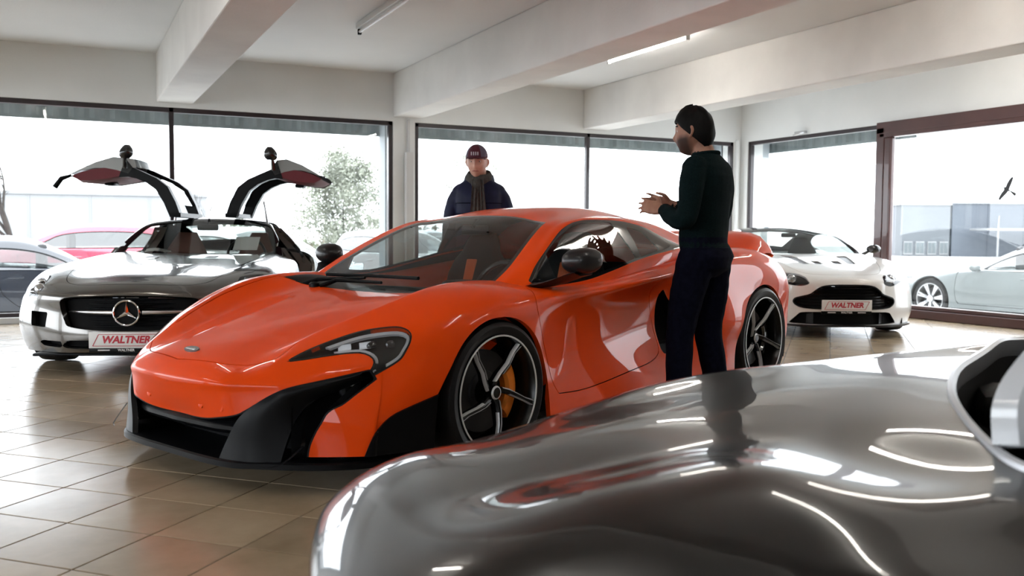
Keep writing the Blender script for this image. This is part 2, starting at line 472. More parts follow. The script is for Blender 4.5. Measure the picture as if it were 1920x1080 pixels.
m_zinc = noise_color(mat('grey_sheet_metal', rough=.5, metal=.2), (.18, .21, .215), (.26, .29, .295), 3.)
m_reveal = mat('grey_render', (.33, .36, .38), .7)

def tile_material():
    m = mat('beige_stone_tile', rough=.16, spec=.36)
    n, l, b = nodes(m)
    oi = n.new('ShaderNodeObjectInfo'); tc = n.new('ShaderNodeTexCoord'); vm = n.new('ShaderNodeVectorMath'); vm.operation = 'ADD'
    geo = n.new('ShaderNodeNewGeometry')
    nz = n.new('ShaderNodeTexNoise'); nz.inputs['Scale'].default_value = 2.2; nz.inputs['Detail'].default_value = 6; nz.inputs['Roughness'].default_value = .6
    l.new(geo.outputs['Position'], nz.inputs['Vector'])
    cr = n.new('ShaderNodeValToRGB'); e = cr.color_ramp.elements
    e[0].position = .3; e[0].color = (.275, .21, .135, 1); e[1].position = .72; e[1].color = (.405, .325, .23, 1)
    e2 = cr.color_ramp.elements.new(.5); e2.color = (.34, .265, .18, 1)
    l.new(nz.outputs['Fac'], cr.inputs[0])
    wn = n.new('ShaderNodeTexWhiteNoise'); wn.noise_dimensions = '3D'
    at = n.new('ShaderNodeAttribute'); at.attribute_name = 'tile_tone'; at.attribute_type = 'GEOMETRY'
    add = n.new('ShaderNodeMath'); add.operation = 'ADD'; l.new(oi.outputs['Random'], add.inputs[0]); l.new(at.outputs['Fac'], add.inputs[1])
    fr = n.new('ShaderNodeMath'); fr.operation = 'FRACT'; l.new(add.outputs[0], fr.inputs[0])
    mr = n.new('ShaderNodeMapRange'); mr.inputs['To Min'].default_value = .86; mr.inputs['To Max'].default_value = 1.12; l.new(fr.outputs[0], mr.inputs['Value'])
    mx = n.new('ShaderNodeVectorMath'); mx.operation = 'SCALE'; l.new(cr.outputs[0], mx.inputs[0]); l.new(mr.outputs[0], mx.inputs['Scale'])
    l.new(mx.outputs[0], b.inputs['Base Color'])
    r2 = n.new('ShaderNodeMapRange'); r2.inputs['To Min'].default_value = .17; r2.inputs['To Max'].default_value = .27
    nz2 = n.new('ShaderNodeTexNoise'); nz2.inputs['Scale'].default_value = 5; nz2.inputs['Detail'].default_value = 5; l.new(geo.outputs['Position'], nz2.inputs['Vector'])
    l.new(nz2.outputs['Fac'], r2.inputs['Value']); l.new(r2.outputs[0], b.inputs['Roughness'])
    return m
m_tile = tile_material()

def build_floor():
    f = MB().box(((LX + RX) / 2, (FY + BY) / 2, -.104), (RX - LX + .6, BY - FY + .6, .2)).build('floor', m_grout, smooth=False)
    tag(f, kind='structure')
    PU, PV, U0, V0, gap = .347, .363, 2.151, 2.512, .0028
    a, b, h = PU / 2 - gap, PV / 2 - gap, .004
    bev = .0018
    V = [(-a, -b, -h), (a, -b, -h), (a, b, -h), (-a, b, -h), (-a, -b, -bev), (a, -b, -bev), (a, b, -bev), (-a, b, -bev),
         (-a + bev, -b + bev, 0), (a - bev, -b + bev, 0), (a - bev, b - bev, 0), (-a + bev, b - bev, 0)]
    F = [(0, 1, 5, 4), (1, 2, 6, 5), (2, 3, 7, 6), (3, 0, 4, 7), (4, 5, 9, 8), (5, 6, 10, 9), (6, 7, 11, 10), (7, 4, 8, 11), (8, 9, 10, 11)]
    me = bpy.data.meshes.new('tile'); me.from_pydata(V, [], F); me.materials.append(m_tile); me.update()
    s = 2 ** -.5; cells = []
    for i in range(-40, 60):
        for j in range(-50, 50):
            u, v = U0 + (i + .5) * PU, V0 + (j + .5) * PV
            x, y = (u - v) * s, (u + v) * s
            if LX - .3 < x < RX + .3 and FY - .3 < y < BY + .3: cells.append((x, y))
    def rank(c):
        d = Vector((c[0], c[1], -CAM_H)); z = d.dot(_F); x = d.dot(_R2); y = d.dot(_U2)
        if z < .6 or abs(x / z) > .60 or y / z < -.36: return 1e6
        return z
    cells.sort(key=rank)
    R = Matrix.Rotation(PI / 4, 3, 'Z')
    for c in cells[:300]:
        o = bpy.data.objects.new('tile', me); o.location = (c[0], c[1], 0); o.rotation_euler = (0, 0, PI / 4); link(o, f)
    rest = MB(); tone = []
    Vr = np.array([R @ Vector(v) for v in V])
    for c in cells[300:]:
        rest.add(Vr + np.array((c[0], c[1], 0)), F); tone += [random.random()] * len(V)
    o = mesh_obj('tiles', rest.V, rest.F, m_tile, f, smooth=False); o['kind'] = 'stuff'
    at = o.data.attributes.new('tile_tone', 'FLOAT', 'POINT'); at.data.foreach_set('value', tone)
build_floor()

def struct(mb, name, m, parent=None, **k):
    o = mb.build(name, m, parent, smooth=k.pop('smooth', False), **k)
    if parent is None: o['kind'] = 'structure'
    return o
T = .3  # wall thickness
struct(MB().box(((LX + RX) / 2, (FY + BY) / 2, CZ + .15), (RX - LX + 2 * T, BY - FY + 2 * T, .3)), 'ceiling', m_ceil)
# back wall: lintel, pillars, low plinth
bw = MB().box(((LX + RX) / 2, BY + T / 2, (WT + CZ) / 2), (RX - LX + 2 * T, T, CZ - WT))
PILL = [(-7.2, -7.0), (-1.85, -1.53), (3.87, 4.172), (9.45, 9.59)]
for a, b in PILL: bw.box(((a + b) / 2, BY + T / 2, WT / 2), (b - a, T, WT))
bw.box(((LX + RX) / 2, BY + T / 2, .02), (RX - LX, T, .08))
struct(bw, 'wall_back', m_wall)
# right wall
rw = MB().box((RX + T / 2, (FY + BY) / 2, (WT + CZ) / 2), (T, BY - FY, CZ - WT))
rw.box((RX + T / 2, 11.42, WT / 2), (T, .16, WT)); rw.box((RX + T / 2, -.1, WT / 2), (T, 8.2, WT)); rw.box((RX + T / 2, 5.35, WT / 2), (T, .9, WT)); rw.box((RX + T / 2, (FY + BY) / 2, .01), (T, BY - FY, .06))
struct(rw, 'wall_right', m_wall)
# unseen left and front walls with windows, the left ones widened for fill light
lw = MB().box((LX - T / 2, (FY + BY) / 2, (WT + CZ) / 2), (T, BY - FY, CZ - WT)).box((LX - T / 2, (FY + BY) / 2, .25), (T, BY - FY, .5))
for y in (-4, 1.2, 6.4, 11.2): lw.box((LX - T / 2, y, WT / 2), (T, .5, WT))
struct(lw, 'wall_left', m_wall)
fwl = MB().box(((LX + RX) / 2, FY - T / 2, (WT + CZ) / 2), (RX - LX + 2 * T, T, CZ - WT)).box(((LX + RX) / 2, FY - T / 2, .45), (RX - LX, T, .9))
for a, b in ((-7.2, -4.6), (-2.6, 9.59)): fwl.box(((a + b) / 2, FY - T / 2, WT / 2), (b - a, T, WT))
struct(fwl, 'wall_front', mat('grey_panelling', (.42, .40, .37), .7))
# ceiling beams
for x in (-4.71, -1.86, .995, 3.87, 6.722):
    b = struct(MB().box((x + .202, (FY + BY) / 2, (2.53 + CZ) / 2), (.405, BY - FY, CZ - 2.53), bevel=.012), 'ceiling_beam', m_beam)
# cracks and joints of the lintel are left to the plaster; conduit on the pillar
tr = struct(MB().box((4.075, BY - .02, 1.26), (.035, .04, 2.5), bevel=.008), 'trim_1', m_sill)
struct(MB().box((4.075, BY - .045, 1.05), (.115, .09, 2.06), bevel=.015), 'conduit_cover', mat('white_plastic', (.62, .61, .60), .45), tr)
struct(MB().box((9.5, BY - .02, 1.26), (.06, .05, 2.5), bevel=.01), 'trim_2', m_wall)

# windows: frame with panes
WN = [0]
def window(axis, at, a, b, z0, z1, fm, fw=.056, mull=(), depth=.07, bottom=.06):
    """axis 'y': pane in the plane y=at, from x=a to b"""
    WN[0] += 1
    def P(u, w, z): return (u, at + w, z) if axis == 'y' else (at + w, u, z)
    def D(u, w, z): return (u, w, z) if axis == 'y' else (w, u, z)
    fr = MB()
    fr.box(P((a + b) / 2, .05, z1 - fw / 2), D(b - a, depth, fw), bevel=.006); fr.box(P((a + b) / 2, .05, z0 + bottom / 2), D(b - a, depth, bottom), bevel=.006)
    for u in [a + fw / 2, b - fw / 2] + list(mull): fr.box(P(u, .05, (z0 + z1) / 2), D(fw, depth, z1 - z0), bevel=.006)
    o = struct(fr, 'window_%d' % WN[0], fm)
    us = [a] + list(mull) + [b]
    for p, q in zip(us, us[1:]):
        MB().box(P((p + q) / 2, .05, (z0 + z1) / 2), D(q - p - fw, .008, z1 - z0 - fw)).build('pane', m_pane, o, smooth=False)
    return o
window('y', BY, -7.0, -1.85, .055, WT, m_dark, mull=(-4.4,))
window('y', BY, -1.53, 3.87, .055, WT, m_dark, mull=(1.158,))
window('y', BY, 4.172, 9.45, .055, WT, m_dark, mull=(6.82,))
window('x', RX, 8.77, 11.34, .055, WT, m_dark)
window('x', RX, 4.0, 4.9, .055, WT, m_dark)
for a, b in ((-4.6, -2.6),): window('y', FY - .1, a, b, .9, WT, m_dark)
for a, b in ((-3.75, .95), (1.45, 6.15), (6.65, 10.95)): window('x', LX - .1, a, b, .5, WT, m_dark)
# sill strip under the back windows
struct(MB().box((1.1, BY - .03, .035), (16.5, .06, .07), bevel=.006), 'baseboard_back', m_sill)
# sliding glass front in a heavy brown frame (right wall)
def brown_front():
    y0, y1 = 5.8, 8.77
    fr = MB()
    fr.box((RX + .02, (y0 + y1) / 2, 2.42), (.16, y1 - y0, .15), bevel=.01)
    fr.box((RX - .01, (y0 + y1) / 2, 2.325), (.10, y1 - y0 - .1, .06), bevel=.01)
    fr.box((RX + .02, y1 - .065, 1.2), (.16, .13, 2.45), bevel=.01)
    fr.box((RX - .015, y1 - .185, 1.15), (.09, .12, 2.3), bevel=.025)
    fr.box((RX + .02, (y0 + y1) / 2, .055), (.16, y1 - y0, .11), bevel=.01)
    fr.box((RX + .03, (y0 + y1) / 2, .135), (.10, y1 - y0, .05), bevel=.01)
    fr.box((RX + .02, y0 + .065, 1.2), (.16, .13, 2.45), bevel=.01)
    WN[0] += 1
    o = struct(fr, 'window_%d' % WN[0], m_brown)
    for a, b in ((5.93, 8.52),):
        MB().box((RX + .06, (a + b) / 2, 1.23), (.008, b - a, 2.14)).build('pane', m_pane, o, smooth=False)
brown_front()
# small closer bracket on top of the right window
br = struct(MB().box((RX - .05, 10.15, 2.505), (.06, .20, .035), bevel=.008).tube([(RX - .05, 10.1, 2.50), (RX - .10, 10.25, 2.47)], .012, 8), 'trim_3', M['steel'])
# outside: eaves with a corrugated fascia, grey reveals
ev = MB()
n = 330; x = np.linspace(-8, 10.2, n); yy = 12.0 + .012 * np.sign(np.sin(x * 2 * PI / .22))
ev.grid([[(x[i], yy[i], z) for z in (2.354, 2.42, 3.3)] for i in range(n)])
ev.grid([[(x[i], yy[i] + .03, z) for z in (2.354, 2.42, 3.3)] for i in range(n)])
ev.box((1.1, 12.015, 2.34), (18.2, .05, .035))
struct(ev, 'trim_4', m_zinc)
ev2 = MB(); n = 110; y = np.linspace(8.6, 12.2, n); xx = 10.09 + .012 * np.sign(np.sin(y * 2 * PI / .22))
ev2.grid([[(xx[i], y[i], z) for z in (2.354, 2.42, 3.3)] for i in range(n)]); ev2.box((10.1, 10.4, 2.34), (.05, 3.6, .035))
struct(ev2, 'trim_5', m_zinc)
rv = MB()
for a, b in ((-1.87, -1.51), (3.85, 4.2), (9.45, 9.9)): rv.box(((a + b) / 2, 11.9, 1.2), (b - a, .26, 2.6))
rv.box((9.9, 11.55, 1.2), (.26, .40, 2.6))
struct(rv, 'trim_6', m_reveal)

# fluorescent battens
m_tube = mat('lit_tube', (1, 1, 1), .4, emit=(1.0, .95, .87), emit_s=34.)
m_tube_off = mat('unlit_tube', (.72, .71, .70), .25)
m_batten = mat('white_enamel', (.66, .65, .63), .35)
def batten(x, y0, y1, lit, label):
    e = empty('ceiling_lamp', (x, (y0 + y1) / 2, CZ - .001), 0, label, 'ceiling lamp', 'fluorescent battens on the ceiling')
    L = y1 - y0
    MB().box((0, 0, -.03), (.07, L, .06), bevel=.01).build('housing', m_batten, e)
    sk = MB()
    for s in (-1, 1): sk.box((0, s * (L / 2 - .02), -.085), (.035, .035, .055), bevel=.006)
    sk.build('socket', M['black_satin'] if not lit else m_batten, e)
    MB().tube([(0, -L / 2 + .03, -.085), (0, L / 2 - .03, -.085)], .015, 12).build('tube', m_tube if lit else m_tube_off, e)
batten(2.655, 6.9, 8.93, False, 'unlit white fluorescent batten on the ceiling between the two nearer beams')
batten(5.65, 7.6, 9.12, True, 'lit fluorescent tube on the ceiling above the dark haired man')
for x, y, w in [(5.65, 4.6, 'in the same bay, one lamp nearer the camera'), (5.65, 1.4, 'in the same bay, above the black car'), (8.4, 6.4, 'near the right wall beside the white coupe'), (8.4, 2.6, 'near the right wall by the glass front'),
                (2.655, 2.6, 'above the nose of the orange car'), (-.25, 5.6, 'above the floor in front of the silver gullwing car'), (-.25, 1.6, 'above the open floor at the left'), (-3.1, 5.5, 'near the left wall'), (6.9, 1.0, 'added for fill light over the aisle by the right wall'), (4.2, -.9, 'added for fill light behind the black car'), (7.6, 4.1, 'added for fill light between the orange car and the right wall')]:  # last three lamps are added only to brighten the orange car's flank
    batten(x, y - .75, y + .75, True, 'lit fluorescent tube ' + w)
# ================================================================ orange supercar
CAR_A = math.radians(203.86977)
m_refl_white = mat('white_window_reflection', (.85, .86, .88), .15)  # white colour stands in for windows mirrored in the headlamp reflectors
def build_orange_car():
    root = empty('sports_car', (1.3312, 4.4855, 0), CAR_A, 'bright orange low supercar with black front splitter parked in the middle of the showroom', 'car')
    T0 = yz([(1.05, 0), (-3.3, 0)], [(1.05, .43), (1.02, .47), (.98, .497), (.93, .522), (.8, .563), (.6, .613), (.4, .657), (.2, .692), (0, .718), (-.15, .726), (-.4, .70), (-1, .68), (-2, .75), (-2.6, .88), (-3.0, .93), (-3.3, .93)])
    T1 = yz([(1.042, .20), (.8, .20), (.3, .24), (-.2, .26), (-3.3, .25)], [(1.042, .43), (1.01, .47), (.93, .517), (.8, .560), (.6, .613), (.4, .660), (.2, .700), (0, .728), (-.15, .738), (-.4, .71), (-1, .68), (-2, .75), (-2.6, .88), (-3.0, .93), (-3.3, .93)])
    T2 = yz([(1.022, .34), (.95,.34), (.8, .34), (.6, .38), (.3, .44), (0, .46), (-.3, .48), (-3.3, .45)], [(1.022, .43), (.97, .475), (.9, .503), (.8, .535), (.65, .580), (.4, .642), (.2, .695), (0, .742), (-.15, .762), (-.4, .73), (-1, .69), (-2, .76), (-2.6, .89), (-3.0, .93), (-3.3, .93)])
    T3 = yz([(.99, .40), (.8, .41), (.6, .46), (.4, .52), (.2, .55), (0, .55), (-.3, .57), (-1, .56), (-3.3, .55)], [(.99, .43), (.93, .475), (.8, .54), (.65, .592), (.4, .662), (.2, .722), (.05, .762), (-.15, .79), (-.4, .75), (-1, .70), (-2, .78), (-2.6, .90), (-3.0, .935), (-3.3, .93)])
    T4 = yz([(.93, .50), (.8, .49), (.7, .515), (.6, .55), (.5, .585), (.4, .615), (.2, .64), (.05, .64), (-.3, .66), (-.6, .66), (-1.2, .66), (-2, .65), (-3.3, .62)], [(.93, .43), (.88, .49), (.8, .545), (.7, .604), (.6, .647), (.5, .683), (.4, .718), (.3, .750), (.2, .775), (.05, .798), (-.1, .806), (-.3, .80), (-.6, .75), (-1.2, .74), (-2, .83), (-2.6, .92), (-3.05, .93), (-3.3, .92)])
    T5 = yz([(.83, .63), (.7, .65), (.5, .72), (.3, .765), (0, .775), (-.3, .78), (-.8, .77), (-1.6, .77), (-2.2, .76), (-2.8, .72), (-3.3, .66)], [(.83, .44), (.77, .50), (.7, .555), (.6, .612), (.5, .648), (.4, .688), (.3, .725), (.2, .758), (0, .788), (-.2, .79), (-.4, .775), (-.8, .768), (-1.4, .835), (-2, .90), (-2.5, .945), (-2.8, .94), (-3.1, .91), (-3.3, .88)])
    T6 = yz([(.64, .79), (.5, .845), (.35, .885), (.15, .895), (0, .89), (-.25, .88), (-.5, .88), (-1, .885), (-1.5, .895), (-2, .89), (-2.4, .86), (-2.8, .84), (-3.1, .80), (-3.3, .73)], [(.64, .49), (.5, .58), (.35, .66), (.2, .712), (0, .752), (-.25, .760), (-.5, .755), (-1, .778), (-1.5, .822), (-2, .88), (-2.4, .915), (-2.8, .905), (-3.1, .86), (-3.3, .82)])
    S1 = yz([(.63, .815), (.5, .885), (.35, .93), (.15, .95), (0, .95), (-.25, .93), (-.5, .918), (-1, .918), (-1.5, .928), (-2, .928), (-2.4, .92), (-2.7, .92), (-3.0, .895), (-3.2, .85), (-3.3, .78)], [(.63, .42), (.5, .49), (.35, .58), (.2, .65), (0, .695), (-.25, .715), (-.5, .72), (-1, .742), (-1.5, .788), (-2, .82), (-2.6, .83), (-3, .78), (-3.3, .73)])
    S2 = yz([(.64, .825), (.5, .90), (.35, .948), (0, .955), (-.3, .935), (-.5, .892), (-.8, .868), (-1.2, .825), (-1.5, .80), (-1.75, .84), (-1.95, .925), (-2.2, .935), (-2.67, .93), (-3, .905), (-3.2, .87), (-3.3, .82)], [(.64, .36), (.5, .41), (.35, .47), (.2, .56), (0, .62), (-.25, .63), (-.5, .64), (-1, .66), (-1.5, .69), (-2, .68), (-2.67, .68), (-3.3, .62)])
    S3 = yz([(.66, .83), (.5, .90), (.35, .948), (0, .955), (-.3, .93), (-.5, .885), (-.8, .855), (-1.2, .80), (-1.5, .77), (-1.75, .81), (-1.95, .925), (-2.67, .93), (-3, .90), (-3.3, .82)], [(.66, .29), (.35, .38), (0, .47), (-.5, .48), (-3.3, .48)])
    S4 = yz([(.67, .83), (.5, .895), (.35, .94), (0, .95), (-.3, .93), (-.5, .90), (-.8, .875), (-1.2, .84), (-1.5, .83), (-1.8, .88), (-2, .93), (-2.67, .93), (-3, .89), (-3.3, .82)], [(.67, .23), (0, .30), (-3.3, .35)])
    S5 = yz([(.68, .83), (.5, .89), (.35, .93), (0, .94), (-.5, .935), (-1.2, .94), (-2, .94), (-2.67, .92), (-3.3, .80)], [(.68, .15), (-2.4, .15), (-3.3, .25)])
    xs = [1.05, 1.0, .94, .86, .77, .68, .59, .5, .4, .3, .2, .1, 0, -.12, -.25, -.4, -.55, -.75, -1.0, -1.25, -1.5, -1.65, -1.8, -1.95, -2.1, -2.3, -2.5, -2.67, -2.85, -3.0, -3.12, -3.22, -3.3]
    fo = [(-.008, .385), (-.03, .325), (-.06, .275), (-.075, .22), (-.09, .15)]
    ro = [(0, .80), (.02, .66), (.05, .5), (.06, .38), (.08, .28)]
    body = box_body(xs, (.1, -2.67), [T0, T1, T2, T3, T4, T5, T6], [S1, S2, S3, S4, S5], fo, ro, level=3, crease_top={4: .55})
    # canopy: centre, crown, roof side, windscreen edge, pillar, window top, mid glass, belt, skirt
    C0 = yz([(.2, 0), (-3.2, 0)], [(.2, .56), (-.05, .70), (-.3, .845), (-.55, .975), (-.8, 1.085), (-1.0, 1.145), (-1.25, 1.182), (-1.5, 1.192), (-1.8, 1.172), (-2.1, 1.125), (-2.5, 1.04), (-3.0, .93), (-3.2, .90)])
    C1 = yz([(.2, .26), (-.84, .22), (-3.2, .22)], [(.2, .555), (-.05, .695), (-.3, .84), (-.55, .970), (-.8, 1.080), (-1.0, 1.140), (-1.25, 1.178), (-1.5, 1.188), (-1.8, 1.164), (-2.1, 1.118), (-2.5, 1.035), (-3.0, .93), (-3.2, .90)])
    C2 = yz([(.2, .50), (-.3, .46), (-.84, .38), (-3.2, .36)], [(.2, .53), (-.05, .675), (-.3, .822), (-.55, .955), (-.8, 1.062), (-1.0, 1.122), (-1.25, 1.163), (-1.5, 1.172), (-1.8, 1.150), (-2.1, 1.10), (-2.5, 1.02), (-3.0, .92), (-3.2, .90)])
    C3 = yz([(.2, .70), (-.1, .68), (-.31, .65), (-.48, .62), (-.66, .57), (-.84, .515), (-1.1, .50), (-1.9, .49), (-2.4, .47), (-3.2, .44)], [(.2, .50), (-.1, .68), (-.31, .805), (-.48, .902), (-.66, 1.0), (-.84, 1.078), (-1.1, 1.122), (-1.5, 1.135), (-1.9, 1.105), (-2.4, 1.01), (-3.0, .91), (-3.2, .88)])
    C4 = yz([(.2, .76), (-.1, .74), (-.31, .715), (-.48, .69), (-.66, .64), (-.84, .585), (-1.1, .57), (-1.9, .56), (-2.4, .54), (-3.2, .5)], [(.2, .48), (-.1, .665), (-.31, .805), (-.48, .895), (-.66, .985), (-.84, 1.065), (-1.1, 1.115), (-1.5, 1.122), (-1.9, 1.075), (-2.4, .97), (-3.0, .88), (-3.2, .86)])
    C5 = yz([(.2, .80), (-.1, .80), (-.37, .79), (-.475, .755), (-.62, .71), (-.79, .665), (-.97, .635), (-1.14, .625), (-1.75, .625), (-2.04, .64), (-2.4, .62), (-3.2, .55)], [(.2, .45), (-.1, .63), (-.37, .80), (-.475, .872), (-.62, .956), (-.79, 1.037), (-.97, 1.092), (-1.14, 1.104), (-1.4, 1.102), (-1.75, 1.058), (-2.04, .972), (-2.4, .90), (-3.2, .82)])
    C6 = yz([(.2, .81), (-.37, .805), (-.62, .755), (-.97, .725), (-1.4, .715), (-1.75, .705), (-2.04, .70), (-2.4, .66), (-3.2, .58)], [(.2, .43), (-.1, .60), (-.37, .785), (-.62, .87), (-.97, .95), (-1.4, .995), (-1.75, 1.0), (-2.04, .95), (-2.4, .86), (-3.2, .78)])
    C7 = yz([(.2, .82), (-.37, .81), (-.84, .815), (-1.4, .80), (-1.76, .78), (-2.04, .74), (-2.4, .70), (-3.2, .6)], [(.2, .40), (-.1, .58), (-.37, .765), (-.62, .775), (-.84, .785), (-1.085, .822), (-1.4, .876), (-1.76, .94), (-2.04, .935), (-2.4, .83), (-3.2, .75)])
    C8 = yz([(.2, .82), (-.84, .83), (-1.4, .81), (-2.04, .75), (-3.2, .6)], [(.2, .36), (-.1, .52), (-.37, .66), (-.84, .70), (-1.4, .78), (-1.76, .85), (-2.04, .86), (-2.4, .77), (-3.2, .7)])
    xc = [.2, .05, -.1, -.21, -.31, -.40, -.48, -.57, -.66, -.75, -.84, -.95, -1.1, -1.25, -1.4, -1.6, -1.75, -1.9, -2.04, -2.2, -2.4, -2.7, -3.0, -3.2]
    canopy = sheet(xc, [C0, C1, C2, C3, C4, C5, C6, C7, C8], level=3)
    if DEBUG_SURF is not None: DEBUG_SURF['body'] = body; DEBUG_SURF['canopy'] = canopy

    P = {}
    h = lambda x, y: y * .75 - x * .66                       # oblique axis seen across the front corner
    H3 = ((-.66, .75, 0), (0, 0, 1))
    corner = lambda pts, n=6, sharp=(): smooth_poly([(h(x, y), z) for x, y, z in pts], n, True, sharp)
    # --- wheel arches
    archf = smooth_poly([(.40, .08), (.392, .36), (.34, .453), (.251, .575), (.136, .645), (.0, .664), (-.139, .634), (-.268, .54), (-.345, .41), (-.372, .268), (-.372, .08)], 6, True, (0, 1, 10))
    archr = smooth_poly([(-2.25, .08), (-2.265, .361), (-2.36, .56), (-2.50, .665), (-2.68, .703), (-2.86, .66), (-3.0, .55), (-3.06, .4), (-3.08, .08)], 6, True, (0, 8))
    _, body = body.cut(sd_side(body, archf, .55)); _, body = body.cut(sd_side(body, archr, .55))
    # --- black mouth under the nose
    mouth = np.vstack([smooth_poly([(0, .256), (.12, .257), (.22, .264), (.30, .277), (.40, .297), (.444, .319), (.487, .348), (.539, .384), (.599, .415), (.695, .445), (.758, .466), (.80, .480)], 5, False),
                       smooth_poly([(.818, .448), (.776, .392), (.748, .354), (.715, .328), (.700, .283), (.684, .24), (.668, .171), (.668, .05)], 5, False), [(0, .05)]])
    mouth = np.vstack([mouth, mouth[::-1][1:-1] * np.array([-1, 1])])
    dm = np.maximum(poly_sdf(body.V[:, 1:], mouth), .45 - body.V[:, 0]); rim_s, body = body.cut(dm - .006); 
    mouth_s, mouth_rim = rim_s.cut(np.maximum(poly_sdf(rim_s.V[:, 1:], mouth), .45 - rim_s.V[:, 0]))
    mouth_rim.flange(.05).obj('intake_surround', M['black_satin'], root)
    # --- headlights
    hl = corner([(.842, .522, .507), (.75, .567, .556), (.658, .628, .597), (.567, .689, .628), (.484, .765, .643), (.454, .812, .639), (.448, .847, .619), (.465, .864, .589), (.491, .867, .555), (.524, .862, .517), (.592, .829, .475), (.655, .79, .440), (.638, .797, .471), (.618, .802, .497), (.607, .795, .519), (.612, .777, .535), (.633, .746, .545), (.673, .703, .542), (.728, .647, .532), (.775, .599, .521)], 5, (0, 11))
    dh = np.maximum(sd_dir(body, hl, *H3), .40 - body.V[:, 0]); lens, body = body.cut(dh)
    # --- winglets behind the front corner
    wl = corner([(.690, .83, .135), (.679, .829, .158), (.646, .846, .236), (.586, .864, .295), (.514, .894, .329), (.385, .94, .372), (.33, .955, .38), (.33, .955, .10), (.69, .83, .10)], 4, (0, 5, 6, 7, 8))
    dw = np.maximum(np.maximum(sd_dir(body, wl, *H3), .3 - body.V[:, 0]), .6 - np.abs(body.V[:, 1]))
    wing, body = body.cut(dw)
    # --- bonnet
    hood = smooth_poly([(.995, 0), (.966, .248), (.918, .37), (.874, .44), (.83, .485), (.7, .495), (.6, .53), (.4, .595), (.2, .618), (.04, .618), (-.01, .52), (-.05, .3), (-.085, 0)], 5, False, (9,))
    hood = np.vstack([hood, hood[::-1][1:-1] * np.array([1, -1])])
    dt = np.maximum(poly_sdf(body.V[:, :2], hood), .40 - body.V[:, 2])
    a_, body = body.cut(dt - .0022); bonnet, gap = a_.cut(np.maximum(poly_sdf(a_.V[:, :2], hood), .40 - a_.V[:, 2]) + .0022)
    bn = bonnet.flange(.02).obj('bonnet', M['orange'], root)
    # --- cowl: black strip between bonnet and glass
    cw = [(.1, -.60), (.1, .60), (-.25, .585), (-.6, .55), (-.6, -.55), (-.25, -.585)]
    cowl, body = body.cut(np.maximum(poly_sdf(body.V[:, :2], cw), .45 - body.V[:, 2]))
    cowl.obj('cowl', M['black_satin'], root)
    # --- doors
    dr = smooth_poly([(-.40, .80), (-.30, .765), (-.262, .70), (-.30, .58), (-.36, .45), (-.41, .33), (-.46, .262), (-.7, .255), (-1.1, .285), (-1.45, .325), (-1.55, .42), (-1.50, .60), (-1.38, .77), (-1.42, .90), (-.9, .83)], 5, True, (0, 6, 13, 14))
    dd = sd_side(body, dr, .5); a_, body = body.cut(dd - .0022); door, gap = a_.cut(sd_side(a_, dr, .5) + .0022)
    # --- side intake behind the door
    it = smooth_poly([(-1.545, .70), (-1.60, .69), (-1.74, .57), (-1.82, .44), (-1.82, .37), (-1.70, .335), (-1.56, .345), (-1.565, .44), (-1.56, .56)], 5)
    both = sd_side(body, it, .5); intake, body = body.cut(both)
    for sg, s in ((1, intake.left()), (-1, intake.right())):
        si = s.shifted(.09, (0, -sg, 0)).obj('side_intake', M['black_matte'], root)
        w = s.flange(.09, (0, sg, 0)); Surf(w.V, w.T[len(s.T):], w.N).compact().obj('intake_wall', M['black_satin'], si)
    for nm, s in (('door', door.left()), ('door', door.right())):
        d_ = s.flange(.02).obj(nm, M['orange'], root)
        P['doorL' if s.V[:, 1].mean() > 0 else 'doorR'] = d_
    body.flange(.025).obj('body_shell', M['orange'], root)
    # --- headlamp assemblies
    for sgn, s in ((1, lens.left()), (-1, lens.right())):
        lamp = s.shifted(-.001).obj('headlight', M['lens'], root)
        tag(lamp)
        dl = sd_dir(s, hl, *H3)
        rimm, inn = s.cut(-(dl + .005))
        rimm.shifted(-.0015).obj('lamp_border', M['black_gloss'], lamp)
        bowl = s.shifted(.035); bowl.N = s.N; bowl.obj('lamp_housing', M['black_satin'], lamp)
        w = s.flange(.035); Surf(w.V, w.T[len(s.T):], w.N).compact().obj('lamp_wall', M['black_satin'], lamp)
        # light guide that follows the outer edge
        g_, _r = s.cut(-(dl + .020)); g2, g3 = g_.cut(-(sd_dir(g_, hl, *H3) + .009))
        g3.select(lambda c: (c[:, 2] + .30 * (np.abs(c[:, 1]) - .7) > .545) | (np.abs(c[:, 1]) > .835)).shifted(.012).flange(.012).obj('light_bar', M['light_guide'], lamp)
        pr = MB()
        for (x, y, z, r) in ((.585, .745, .570, .017), (.530, .795, .572, .019)):
            pr.lathe([(.001, .018), (r * .5, .016), (r * .85, .008), (r, 0), (r * 1.05, -.012), (.001, -.012)], 20, 'x', (x - .01, y * sgn, z))
        pr.build('projector', M['black_gloss'], lamp)
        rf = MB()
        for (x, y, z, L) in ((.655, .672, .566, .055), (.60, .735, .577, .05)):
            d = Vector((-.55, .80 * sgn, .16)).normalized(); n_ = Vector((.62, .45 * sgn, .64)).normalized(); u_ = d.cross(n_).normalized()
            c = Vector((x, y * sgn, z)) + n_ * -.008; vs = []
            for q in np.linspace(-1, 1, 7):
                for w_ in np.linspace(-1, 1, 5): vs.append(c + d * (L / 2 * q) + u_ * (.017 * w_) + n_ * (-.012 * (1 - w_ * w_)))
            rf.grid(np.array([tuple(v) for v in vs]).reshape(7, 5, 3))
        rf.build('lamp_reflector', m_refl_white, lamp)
        # pale patch painted in for the white reflection on the lower tip
        t1, _t = s.cut(np.maximum(dl + .012, s.V[:, 2] - .487)); t1.shifted(.012).obj('lower_tip_reflection', M['light_guide'], lamp)
